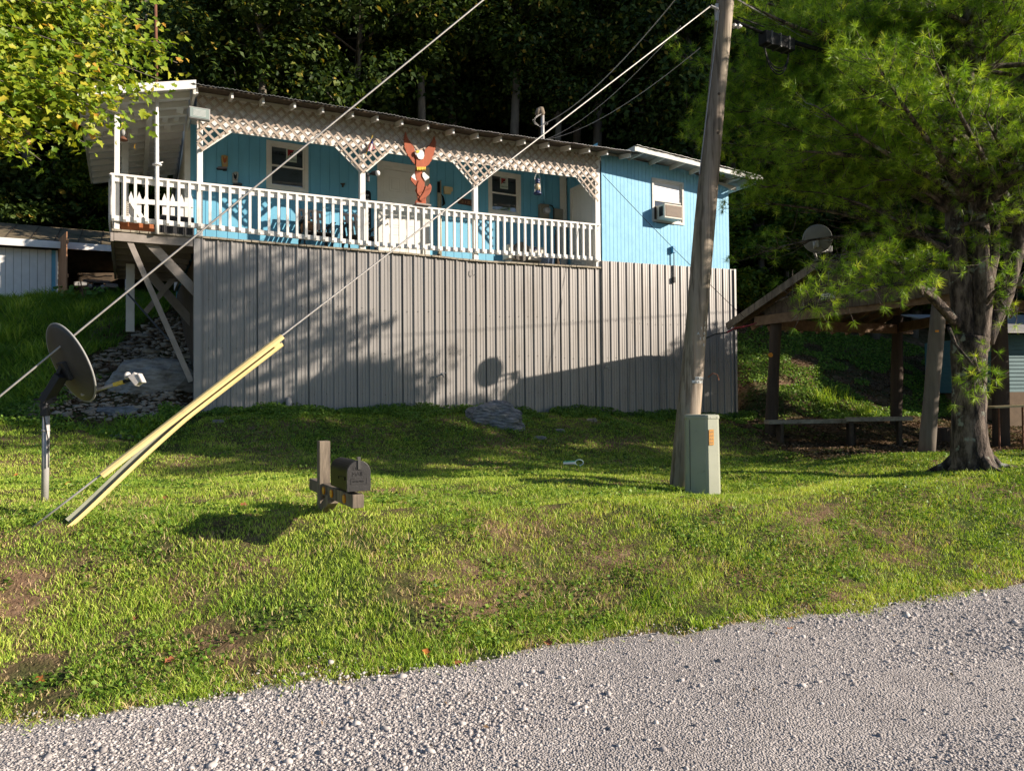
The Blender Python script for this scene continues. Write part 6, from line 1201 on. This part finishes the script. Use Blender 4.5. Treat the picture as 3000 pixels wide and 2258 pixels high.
for px, py, lab, nb, L in ((2415, 1180, 'tall clump of grass on the slope behind the long bench', 90, .50), (2530, 1215, 'arching clump of grass right behind the bench end', 80, .42), (2470, 1165, 'small grass clump higher on the slope behind the benches', 50, .35), (2830, 1370, 'long grass tuft around the foot of the pine', 90, .26), (2920, 1410, 'thin grass tuft beside the pine root at the right', 50, .2), (1270, 1945, 'low weed tuft growing in the gravel edge at the centre', 40, .09), (1340, 1943, 'broad weed tuft growing in the gravel beside a brown leaf', 50, .1), (1430, 1190, 'dark weeds standing behind the striped boulder', 60, .34), (240, 930, 'tall weeds in front of the open shed', 120, .5), (60, 915, 'tall weeds in front of the white shed door', 90, .5), (20, 1000, 'bright tall grass at the left edge above the dish', 160, .55), (100, 1050, 'bright grass clump behind the satellite dish', 140, .45), (330, 905, 'dark weeds by the white deck post', 60, .4)):
    tuft(lab, on_ground(px, py, 4, 24), nb, L, .16 if L > .3 else .06, .018 if L > .3 else .007)
# broad leaved weeds in front of the open shed
c = on_ground(245, 880, 12, 24); bw = thing('broadleaf_weed', 'broad leaved weed in front of the open shed doorway', 'plant', tuple(c)); n = 46; P = c+rng.normal(size=(n, 3))*[.4, .2, .08]+[0, 0, .18]; leaflets('leaves', P, rng.normal(size=(n, 3))*.4+[0, -.8, .8], .06+.05*rng.random(n), .1+.4*rng.random(n), Mt['weed'], .8, None, c, 'oval', bw)
mb = MB()
for k in range(6): mb.tube([c, c+V3(.15*math.sin(k*2), -.05, .35+.05*k)], .008, 5)
mb.build('stems', Mt['brownwood'], bw)
# ---------------------------------------------------------------- generic trees
Mt['bark'] = PM('grey_bark', (.19, .165, .13), (.10, .085, .07), 6, .95, .8, 40, stretch=(1, 1, .3), dirt=(.26, .28, .22), dscale=5, dth=(.6, .75))
Mt['pinebark'] = None
mbk, nt, b = _nt('pine_bark'); n1 = _noise(nt, 9, 8, (1, 1, .28), .7); n2 = _noise(nt, 4.5, 6); n3 = _noise(nt, 30, 4)
cB = _ramp(nt, n1.outputs[0], [(.40, (.014, .010, .008)), (.5, (.075, .055, .042)), (.62, (.21, .165, .13))]); li = _ramp(nt, n2.outputs[0], [(.59, (0, 0, 0)), (.64, (.75, .75, .75))]); nt.links.new(_mix(nt, cB.outputs[0], (.30, .33, .27), li.outputs[0]), b.inputs[0]); b.inputs['Roughness'].default_value = .95
bp = nt.nodes.new('ShaderNodeBump'); bp.inputs['Strength'].default_value = 1; bp.inputs['Distance'].default_value = .05; nt.links.new(n1.outputs[0], bp.inputs['Height']); nt.links.new(bp.outputs[0], b.inputs['Normal']); Mt['pinebark'] = mbk
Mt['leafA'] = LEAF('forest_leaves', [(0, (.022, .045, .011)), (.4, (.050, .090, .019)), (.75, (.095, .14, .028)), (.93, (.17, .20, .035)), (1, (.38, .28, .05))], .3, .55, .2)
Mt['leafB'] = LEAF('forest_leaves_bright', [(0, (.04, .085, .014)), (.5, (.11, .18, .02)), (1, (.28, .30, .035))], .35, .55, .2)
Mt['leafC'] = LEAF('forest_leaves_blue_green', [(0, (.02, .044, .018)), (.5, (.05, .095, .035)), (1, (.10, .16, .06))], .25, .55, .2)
def make_tree(kind, h, cr, crown_lo, nleaf, leafm, size, seed, shape='diamond', clump=26):
    g = np.random.default_rng(seed); root = thing({'A': 'forest_tree', 'B': 'young_tree', 'C': 'shrub', 'D': 'forest_tree'}[kind], '', 'tree' if kind != 'C' else 'shrub', (0, 0, 0))
    mb = MB(); ln = g.normal(size=2)*.25; top = V3(ln[0], ln[1], h*.92); nb = 8; r0 = .10+.008*h if kind != 'C' else .03
    tr = [V3(ln[0]*t*t+.1*math.sin(t*5+seed), ln[1]*t*t+.08*math.cos(t*4+seed)-.08, h*.92*t-.15) for t in np.linspace(0, 1, nb)]; mb.tube(tr, [r0*(1-.85*t)+.01 for t in np.linspace(0, 1, nb)], 9)
    cents = []
    for k in range(clump):
        f = crown_lo+(1-crown_lo)*(k+.5)/clump; a = k*2.4+g.random()*.8; base = V3(np.interp(f*.85, np.linspace(0, 1, nb), [p[0] for p in tr]), np.interp(f*.85, np.linspace(0, 1, nb), [p[1] for p in tr]), h*f*.82)
        rad = cr*(math.sin(math.pi*min(1, (f-crown_lo)/(1-crown_lo)*.85+.18)))*(.55+.55*g.random()); end = base+V3(math.cos(a)*rad, math.sin(a)*rad, (.12+.25*g.random())*rad+.1)
        mid = (base+end)/2+V3(0, 0, .12*rad)+g.normal(size=3)*.08; mb.tube([base, mid, end], [max(.012, r0*.32*(1-f*.6)), max(.01, r0*.18*(1-f*.5)), .006], 5); cents.append((end, .42*cr*(.6+.6*g.random()))); cents.append((mid, .30*cr*(.6+.6*g.random())))
    mb.build('trunk', Mt['bark'], root, smooth=True)
    per = nleaf//len(cents); Ps = []; Ns = []
    for c, r in cents:
        q = g.normal(size=(per, 3)); q /= np.linalg.norm(q, axis=1)[:, None]; q = q*(r*(.35+.65*g.random(per)[:, None]**.5))*[1, 1, .55]; Ps.append(c+q); Ns.append(q*.6+g.normal(size=(per, 3))*.35+[0, 0, .55])
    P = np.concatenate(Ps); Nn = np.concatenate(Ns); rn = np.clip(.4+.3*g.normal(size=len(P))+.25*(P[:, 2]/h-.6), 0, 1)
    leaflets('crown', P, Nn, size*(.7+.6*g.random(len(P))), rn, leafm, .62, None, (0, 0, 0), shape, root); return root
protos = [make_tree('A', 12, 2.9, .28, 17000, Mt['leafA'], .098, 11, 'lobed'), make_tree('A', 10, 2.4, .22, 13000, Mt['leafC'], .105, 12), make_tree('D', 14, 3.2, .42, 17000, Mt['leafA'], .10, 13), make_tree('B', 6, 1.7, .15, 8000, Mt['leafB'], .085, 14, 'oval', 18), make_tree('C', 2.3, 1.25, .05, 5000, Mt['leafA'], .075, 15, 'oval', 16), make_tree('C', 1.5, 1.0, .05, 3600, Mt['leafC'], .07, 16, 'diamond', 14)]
labs = ['broad leaved forest tree with a full green crown on the dark hillside', 'blue green bushy tree on the dark hillside', 'tall forest tree with a bare lower trunk and a high crown on the hillside', 'slender young bright green tree at the forest edge', 'dense green shrub filling the forest edge', 'low blue green shrub under the trees']
grp = ['full crowned forest trees', 'bushy blue green forest trees', 'tall bare trunked forest trees', 'young bright trees', 'green forest edge shrubs', 'low shrubs under the trees']
protos.append(make_tree('D', 17, 2.6, .62, 12000, Mt['leafA'], .10, 17)); labs.append('tall slender tree with a pale bare trunk rising behind the house roof'); grp.append('slender pale trunked trees behind the roof')
used = [False]*7
def put(i, x, y, sc, rz, lean=0, lab=None):
    o = protos[i] if not used[i] else copy_tree(protos[i]); used[i] = True; o.location = (x, y, G(x, y)-.05); o.rotation_euler = (lean, 0, rz); o.scale = (sc, sc, sc*(.9+.2*random.random())); o['label'] = lab or labs[i]; o['group'] = grp[i]
    if lab: del o['group']
    return o
def free(x, y, m=0):
    e = -(15.61+.5244*x-y)*.8856; s = x*T[0]+y*T[1]-S0
    if e < 2.5 and x < 6: return False
    if s < 13 and s > -3.2 and e < 7.6+m: return False
    if s <= 1.5 and s > -12 and e < 14.5+m: return False
    if x > 6 and e < 3.6+m: return False
    if e < 10.5 and -3 < x < 6.5: return False
    if x > 10 and y < 21: return False
    return True
pts = []
for px_t, e_t, s_t in ((1240, 9.5, .9), (1505, 8.6, 1.0), (1632, 8.2, .8), (1690, 9.4, 1.0), (1752, 8.3, 1.05), (1600, 11, .9), (1905, 9.0, .9), (2160, 6.5, .8), (2200, 7.5, .9), (2250, 6.8, 1.0), (780, 9.5, .9)):
    k_ = (px_t-1500)/2150; Yt = (15.61+e_t/.8856)/(1-.5244*k_); put(6, k_*Yt, Yt, s_t, px_t*.1); pts.append((k_*Yt, Yt))
g = np.random.default_rng(21)
def scatter(n, ylo, yhi, mind, m=0, xm=.85):
    out = []; t = 0
    while len(out) < n and t < 20000:
        t += 1; y = g.uniform(ylo, yhi); x = g.uniform(-1, 1)*y*xm
        if not free(x, y, m): continue
        if any((x-a)**2+(y-b)**2 < mind**2 for a, b in pts): continue
        pts.append((x, y)); out.append((x, y))
    return out
for (x, y) in scatter(64, 19, 33, 2.2, .8): k = g.choice([0, 1, 2, 2, 2]); put(k, x, y, g.uniform(.8, 1.15), g.uniform(0, 6.28))
for (x, y) in scatter(110, 33, 62, 2.4): k = g.choice([0, 1, 2]); put(k, x, y, g.uniform(1.0, 1.3)*(1+max(0, y-42)*.02), g.uniform(0, 6.28))
for (x, y) in scatter(16, 17, 30, 1.6): put(3, x, y, g.uniform(.8, 1.2), g.uniform(0, 6.28))
for (x, y) in scatter(44, 17, 31, 1.3): put(g.choice([4, 5]), x, y, g.uniform(.8, 1.5), g.uniform(0, 6.28))
# unseen trees added on the right to shade the hillside, skirting and lawn
for i, (x, y, sc) in enumerate(((27, 24, 1.4), (19.5, 27, 1.2), (28, 19.5, 1.4), (21, 28, 1.3), (31, 25, 1.5), (26, 30, 1.4), (35, 21, 1.5), (13.2, 14.2, .64), (13.2, 11.3, .70), (14.4, 16.4, .62), (38, 19, 1.5), (41, 22, 1.6), (36, 24.5, 1.5), (43, 18.5, 1.5), (40, 26, 1.6), (45, 22, 1.7), (34, 28, 1.5), (47, 26, 1.6), (38, 30, 1.5), (44, 31, 1.6), (50, 29, 1.6), (33, 33, 1.5))): put([0, 1, 2][i % 3], x, y, sc, i*1.3)
# ---------------------------------------------------------------- yellow green tree at the upper left
Mt['maple'] = LEAF('yellow_green_leaves', [(0, (.13, .24, .02)), (.4, (.27, .38, .03)), (.75, (.50, .50, .05)), (.97, (.66, .52, .06)), (1, (.62, .34, .05))], .42, .45, .35, (1, 1, .35))
mr = V3(-8.4, 8.0, 0); mr[2] = G(mr[0], mr[1]); mp_ = thing('maple_tree', 'yellow green leafy tree reaching in from the upper left corner', 'tree', tuple(mr))
mb = MB(); mb.tube([mr-UP*.2, mr+V3(.1, .2, 2), mr+V3(.3, .3, 4), mr+V3(.5, .2, 6.5), mr+V3(.6, .3, 9)], [.2, .16, .13, .1, .05], 12)
twigs = []; P = []; Nn = []; g = np.random.default_rng(3)
tips_px = [(60, 60, 8.6), (160, 120, 8.3), (260, 60, 8.8), (330, 150, 8.5), (420, 60, 8.9), (400, 200, 8.6), (300, 240, 8.2), (180, 250, 8.0), (60, 180, 8.1), (40, 300, 7.9), (30, 420, 7.8), (90, 390, 8.0), (200, 330, 8.3), (440, 130, 9.0), (490, 150, 9.1), (520, 185, 9.2), (470, 235, 8.9), (350, 300, 8.4), (250, 420, 8.3), (120, 470, 8.0), (40, 350, 7.7), (380, 20, 9.0), (150, 10, 8.4), (250, 170, 8.5), (10, 100, 8.0), (100, 230, 8.2), (340, 60, 8.9), (210, 20, 8.8), (10, 240, 7.8), (290, 320, 8.3), (120, 320, 8.1), (420, 260, 8.8), (60, 450, 8.0), (330, 110, 9.2), (220, 110, 9.3), (110, 130, 9.0), (370, 240, 9.0), (520, 130, 9.1), (360, 335, 8.3), (-80, 100, 8), (-60, 300, 7.8), (-120, 200, 8.2), (-40, 400, 7.7), (0, -80, 8.4), (200, -100, 8.8), (380, -100, 9), (300, 400, 8.3), (160, 400, 8.2)]
for px, py, dY in tips_px:
    tip = at(px, py, dY); st = mr+V3(.3, .3, 3.2+.35*max(0, tip[2]-3.5)+.8*g.random()); mid = (st+tip)/2+V3(0, g.normal()*.15, .35+.2*g.random()); pr_ = bez(st, st+V3(.5, 0, .5), mid+V3(.3, 0, .1), tip, 12); mb.tube(pr_, list(np.linspace(.035, .005, 12)), 5)
    big = py < 340 and px < 430; n = 215 if big else 105
    for j in range(n):
        t = .45+.55*g.random()**.6; q = pr_[0]*0; i_ = t*11; a0 = pr_[int(i_)]; a1 = pr_[min(11, int(i_)+1)]; q = a0+(a1-a0)*(i_-int(i_)); P.append(q+g.normal(size=3)*[.19, .26, .15]*(1 if big else .62)-V3(0, 0, .04)); Nn.append(V3(g.normal()*.5+.5, g.normal()*.5-.5, .55+.4*g.normal()))
mb.build('trunk', Mt['bark'], mp_, smooth=True); P = np.array(P); Nn = np.array(Nn); u_ = g.random(len(P)); leaflets('crown', P, Nn, .031+.026*g.random(len(P)), np.clip(.42+.25*g.normal(size=len(P))+.12*(P[:, 2]-5)*-.3, 0, 1), Mt['maple'], .85, None, mr, 'lobed', mp_)
# smaller sunlit tree behind the porch wing
st_ = V3(-12.6, 19.5, 0); EY = lambda x, e: 15.61+.5244*x+e/.8856
yb = put(3, -13.6, EY(-13.6, 15.2), 1.2, 1.0, 0, 'sunlit bushy young tree between the shed and the left porch wing')
put(3, -11.6, EY(-11.6, 15.6), 1.5, 2.0, 0, 'taller young tree just behind the left porch wing')
for x, y, s in ((-13.8, 17, 1.5), (-16, 15.5, 1.5), (-11.5, 16.5, 1.6), (-17.5, 16, 1.7), (-14.8, 18.5, 1.7), (-9, 14, 1.4), (-19, 15.5, 1.6)): put(4, x, EY(x, y), s, x)
# ---------------------------------------------------------------- pine
pbs = at(2850, 1378, 10.0); pbs[2] = G(pbs[0], pbs[1]); pine = thing('pine_tree', 'large white pine with several lichen covered stems and long soft needles', 'tree', tuple(pbs))
Mt['needle'] = LEAF('pine_needles', [(0, (.06, .13, .02)), (.45, (.20, .36, .035)), (.8, (.44, .60, .06)), (1, (.66, .74, .11))], .45, .45, .3, (1, 1, .4))
mb = MB(); crot = at(2850, 1010, 10.0)
def rough_tube(mb, pts, rad, n=18, seed=0, amp=.05):
    k0 = len(mb.v); mb.tube(pts, rad, n); c = 0
    for i in range(len(pts)):
        for k in range(n):
            v = np.array(mb.v[k0+i*n+k]); d = v-pts[i]; f = 1+amp*math.sin(k*2.6+i*.9+seed)+amp*.7*math.sin(k*5.1-i*1.7+seed); mb.v[k0+i*n+k] = tuple(pts[i]+d*f)
tk = [pbs-UP*.15+V3(-.0, 0, 0), pbs+UP*.06, pbs+V3(-.03, 0, .3), pbs+V3(-.04, 0, .7), pbs+V3(-.02, 0, 1.15), pbs+V3(-.02, 0, 1.6), crot+V3(-.02, 0, .1)]
tks = []; trr = []
for i in range(len(tk)-1):
    for t in np.linspace(0, 1, 5)[:-1]: tks.append(tk[i]+(tk[i+1]-tk[i])*t)
tks.append(tk[-1]); zz0 = pbs[2]
for p in tks: hgt = p[2]-zz0; trr.append(.20+.11*math.exp(-max(0, hgt)*4.5)+.05*max(0, hgt-1.2))
rough_tube(mb, tks, trr, 26, 1, .045)
for a in (-.3, .9, 2.3, 3.9): d = V3(math.cos(a-1.2), math.sin(a-1.2), 0); mb.tube([pbs+d*.15+UP*.18, pbs+d*.33+UP*.04, V3(*(pbs+d*.62)[:2], G(*(pbs+d*.62)[:2])-.03)], [.10, .06, .025], 9)
stems = []
def stem(pxs, r0, r1):
    pts = [at(a, b, c) for a, b, c in pxs]; # smooth
    q = []
    for i in range(len(pts)-1):
        for t in np.linspace(0, 1, 5)[:-1]: q.append(pts[i]+(pts[i+1]-pts[i])*t)
    q.append(pts[-1]); rough_tube(mb, q, list(np.linspace(r0, r1, len(q))), 14, len(stems), .05); stems.append(q); return q
stem([(2838, 1030, 10), (2815, 860, 10), (2800, 700, 10), (2790, 560, 10.1), (2770, 380, 10.2), (2760, 100, 10.3), (2750, -300, 10.5)], .15, .05)
stem([(2862, 1020, 9.95), (2880, 850, 9.9), (2872, 680, 9.9), (2852, 560, 9.9), (2842, 420, 9.9), (2838, 200, 10), (2830, -300, 10)], .14, .05)
stem([(2870, 900, 9.9), (2905, 750, 10), (2912, 560, 10), (2885, 300, 10.1), (2865, 90, 10.2), (2850, -200, 10.2)], .11, .045)
stem([(2880, 1000, 10), (2945, 860, 10), (2985, 700, 10.1), (3010, 520, 10.3), (3060, 200, 10.5)], .13, .06)
limbs_px = [[(2815, 960, 10), (2740, 880, 9.7), (2680, 820, 9.5), (2620, 770, 9.4), (2500, 740, 9.3), (2380, 770, 9.2)],
            [(2800, 620, 10.1), (2720, 520, 9.8), (2600, 470, 9.6), (2450, 450, 9.4), (2300, 440, 9.3)], [(2872, 90, 10.2), (2840, 20, 10), (2820, -60, 10)],
            [(2900, 640, 10), (2960, 590, 9.7), (3040, 560, 9.5)]]
foli = []
def limb(pts, r0, r1=.008, n=8):
    mb.tube(pts, list(np.linspace(r0, r1, len(pts))), n); return pts
gp3 = np.random.default_rng(77)
for lp_ in limbs_px:
    pts = [at(a, b, c) for a, b, c in lp_]; limb(pts, .075); foli.append(pts)
# procedural whorls of limbs from the stems
for si, q in enumerate(stems):
    q = np.array(q)
    for k in range(40):
        i = int(gp3.uniform(.12 if si else .2, 1)*(len(q)-1)); st = q[i]
        if st[2] < 3.6: continue
        a = gp3.uniform(0, 6.28); L_ = gp3.uniform(1.3, 3.3)*(1-.05*max(0, st[2]-5))
        if math.cos(a) < -.3: L_ *= 1.25
        dr = V3(math.cos(a), math.sin(a)*.8, gp3.uniform(-.05, .35)); end = st+dr*L_; ex, ey = proj(end); mx, my = proj(st+dr*L_*.6)
        if (2130 < ex < 2740 and 570 < ey < 930) or (2180 < mx < 2740 and 590 < my < 930): continue
        pts = bez(st, st+dr*L_*.35, st+dr*L_*.7+V3(0, 0, -.1), end+V3(0, 0, .12), 9); limb(pts, .035*L_/2.2+.01, .005, 6); foli.append(pts)
# aimed limbs filling the seen outline of the crown
aim = [(2120, 240, 10.6), (2090, 420, 10.8), (2170, 330, 10.3), (2150, 520, 10.6), (2230, 180, 10.5), (2330, 90, 10.4), (2430, 40, 10.3), (2260, 420, 10.0), (2370, 250, 10.0), (2480, 160, 10.0), (2560, 60, 10.0), (2330, 560, 10.0), (2200, 640, 10.5), (2180, 760, 11.2), (2290, 700, 10.3), (2440, 620, 9.8), (2550, 540, 9.6), (2560, 300, 9.8), (2650, 180, 9.8), (2420, 360, 9.8), (2700, 420, 9.5), (2960, 420, 9.6), (2960, 150, 9.8), (2900, 780, 9.5), (2960, 860, 9.4), (2240, 550, 10.2), (2130, 600, 10.9), (2300, 330, 10.2), (2190, 120, 10.8), (2620, 640, 9.5), (2500, 700, 9.5), (2380, 480, 9.8), (2690, 60, 9.9), (2080, 330, 11), (2250, 300, 10.4), (2350, 180, 10.2), (2440, 250, 10), (2540, 420, 9.7)]
for px, py, dY in [q_ for q_ in aim if not (q_[1] > 590 and q_[0] > 2195 and q_[0] < 2700)]+[(a+60*math.sin(i*5), b+55*math.cos(i*3), c+.4*math.sin(i*7)+.3) for i, (a, b, c) in enumerate(aim) if b < 540]:
    tip = at(px, py, dY); si = int(gp3.integers(0, 3)); q = stems[si]; cand = [p for p in q if p[2] < tip[2]+.6 and p[2] > tip[2]-1.6] or [q[len(q)//2]]; st = cand[int(gp3.integers(0, len(cand)))]
    pts = bez(st, st+(tip-st)*.3+V3(0, 0, .25), st+(tip-st)*.7+V3(0, gp3.normal()*.2, .3), tip, 10); limb(pts, .04, .005, 6); foli.append(pts)
low = [[(2740, 850, 9.4), (2640, 830, 9.1), (2540, 850, 9.0), (2430, 880, 8.9), (2350, 905, 8.9)], [(2700, 780, 9.4), (2600, 740, 9.2), (2500, 790, 9.0), (2400, 800, 8.95)], [(2730, 870, 9.6), (2650, 800, 9.2), (2560, 800, 9.0), (2450, 830, 8.9), (2330, 850, 8.9), (2290, 880, 9.0)], [(2700, 850, 9.5), (2620, 770, 9.1), (2540, 740, 9.0), (2450, 760, 8.95)], [(2780, 960, 9.9), (2800, 1010, 9.6), (2860, 1080, 9.5), (2900, 1140, 9.4)], [(2850, 1040, 9.8), (2870, 1100, 9.5), (2810, 1130, 9.45)], [(2930, 880, 9.8), (2960, 930, 9.5), (2985, 900, 9.4)], [(2700, 860, 9.5), (2680, 790, 9.1), (2720, 760, 9.0)]]
lowf = []
for lp_ in low: pts = [at(a, b, c) for a, b, c in lp_]; limb(pts, .028, .006, 6); lowf.append(pts)
P = []; A = []
for pts in foli:
    pts = np.array(pts); L_ = np.linalg.norm(pts[-1]-pts[0]); nt_ = int(6+L_*9.0)
    for j in range(nt_):
        t = .22+.78*gp3.random(); i_ = t*(len(pts)-1); a0 = pts[int(i_)]; a1 = pts[min(len(pts)-1, int(i_)+1)]; q = a0+(a1-a0)*(i_-int(i_)); d = nrm(pts[-1]-pts[0])+gp3.normal(size=3)*[.75, .75, .35]; d = nrm(d); l2 = gp3.uniform(.25, .75)*(1.25-t*.6)
        mid = q+d*l2*.5+V3(0, 0, -.02); e = q+d*l2+V3(0, 0, .05); mb.tube([q, mid, e], [.006, .005, .003], 4, cap=False)
        for u in np.linspace(.3, 1, max(3, int(l2*11))): P.append(q+(e-q)*u+gp3.normal(size=3)*.04); A.append(nrm(d+gp3.normal(size=3)*.5))
        P.append(e); A.append(d)
for li_, pts in enumerate(lowf):
    pts = np.array(pts)
    for j in range(66 if li_ < 4 or li_ == 7 else 20):
        t = .25+.75*gp3.random(); i_ = t*(len(pts)-1); a0 = pts[int(i_)]; a1 = pts[min(len(pts)-1, int(i_)+1)]; q = a0+(a1-a0)*(i_-int(i_)); d = nrm(gp3.normal(size=3)+[0, -.3, .1]); e = q+d*gp3.uniform(.05, .34); mb.tube([q, e], [.005, .003], 4, cap=False); P.append(e); A.append(nrm(d+V3(0, 0, .2)))
pt_ob = mb.build('trunk', mbk, pine, smooth=True)
def needles(name, P, A, nn, L0, w, rn0, parent):
    P = np.array(P); A = np.array(A); q = P-CAM; w_ = q @ F; qx = 1500+(q @ RR)/w_*FPX; qy = 1129-(q @ UU)/w_*FPX; u_ = rng.random(len(P))
    kill = ((qx > 2300) & (qx < 2480) & (qy > 600) & (qy < 760)) | ((qx > 2150) & (qx < 2330) & (qy > 700) & (qy < 960) & (u_ < .8)) | ((qx > 2740) & (qy > 330) & (qy < 1000) & (P[:, 1] < 9.9) & (u_ < .62)) | ((qx > 2480) & (qx < 2760) & (qy > 560) & (qy < 700) & (u_ < .7)); P = P[~kill]; A = A[~kill]; n = len(P); d = rng.normal(size=(n, nn, 3)); d /= np.linalg.norm(d, axis=2)[:, :, None]; d = d+A[:, None]*.75; d /= np.linalg.norm(d, axis=2)[:, :, None]; L_ = L0*(.7+.5*rng.random((n, nn, 1))); tip = P[:, None]+d*L_-np.array([0, 0, .012]); r = rng.normal(size=(n, nn, 3)); s = np.cross(d, r); s /= np.linalg.norm(s, axis=2)[:, :, None]; s *= w*.5
    b0 = P[:, None]+d*.01-s; b1 = P[:, None]+d*.01+s; V = np.stack([b0, b1, tip], 2).reshape(-1, 3); Fc = np.arange(len(V)).reshape(-1, 3); rn = np.repeat(np.clip(rn0+.2*rng.normal(size=n), 0, 1), nn*3)
    o = big_mesh(name, V, Fc, Mt['needle'], {'rnd': rn}, None, ORG[parent.name]); o.parent = parent; o.location = (0, 0, 0); return o
needles('crown', P, A, 30, .118, .0052, .55, pine)
# cones / dead twigs omitted; leaf spray on service side
# low weeds and straw along the edge of the gravel
n = 9000; x = rng.uniform(-3.5, 6.5, n); y = edgeY(x)+.04*np.sin(9*x)+.05*np.sin(3.3*x+1)-.02+rng.normal(size=n)*.07; ok = n2d(x*3.1, y*3, 9)+.5*rng.normal(size=n) > .1; x, y = x[ok], y[ok]; m_ = len(x)
blades('edge_grass', x, y, .03+.06*rng.random(m_), .004+.003*rng.random(m_), np.where(rng.random(m_) < .45, .85+.15*rng.random(m_), .3+.4*rng.random(m_)), Mt['grass'], 1.9, .012)
for k, (px, py) in enumerate(((560, 2055), (860, 2010), (1200, 1940), (2060, 1838), (2440, 1795), (2790, 1755))):
    tuft(['flat weed tuft on the gravel edge at the left', 'dark weed tuft on the gravel edge below the mailbox', 'thin weed tuft at the gravel edge left of centre', 'spreading weed in the gravel below the green pedestal', 'dry weed tuft on the gravel at the right', 'green weed tuft at the far right gravel edge'][k], on_ground(px, py, 3, 9), 55, .10, .07, .009)

n = 420; y = 2.7+4.2*rng.random(n); x = (rng.random(n)*2-1)*(y*.74+.2); u = edgeY(x)-y; ok = (u > .02) & (rng.random(n) < np.exp(-u*1.1)+.06); x, y = x[ok], y[ok]
P = np.stack([x, y, .022+0*x], 1); leaflets('leaf_litter', P, rng.normal(size=(len(x), 3))*.3+[0, 0, 1], .006+.014*rng.random(len(x)), rng.random(len(x)), Mt['litter'], .4)
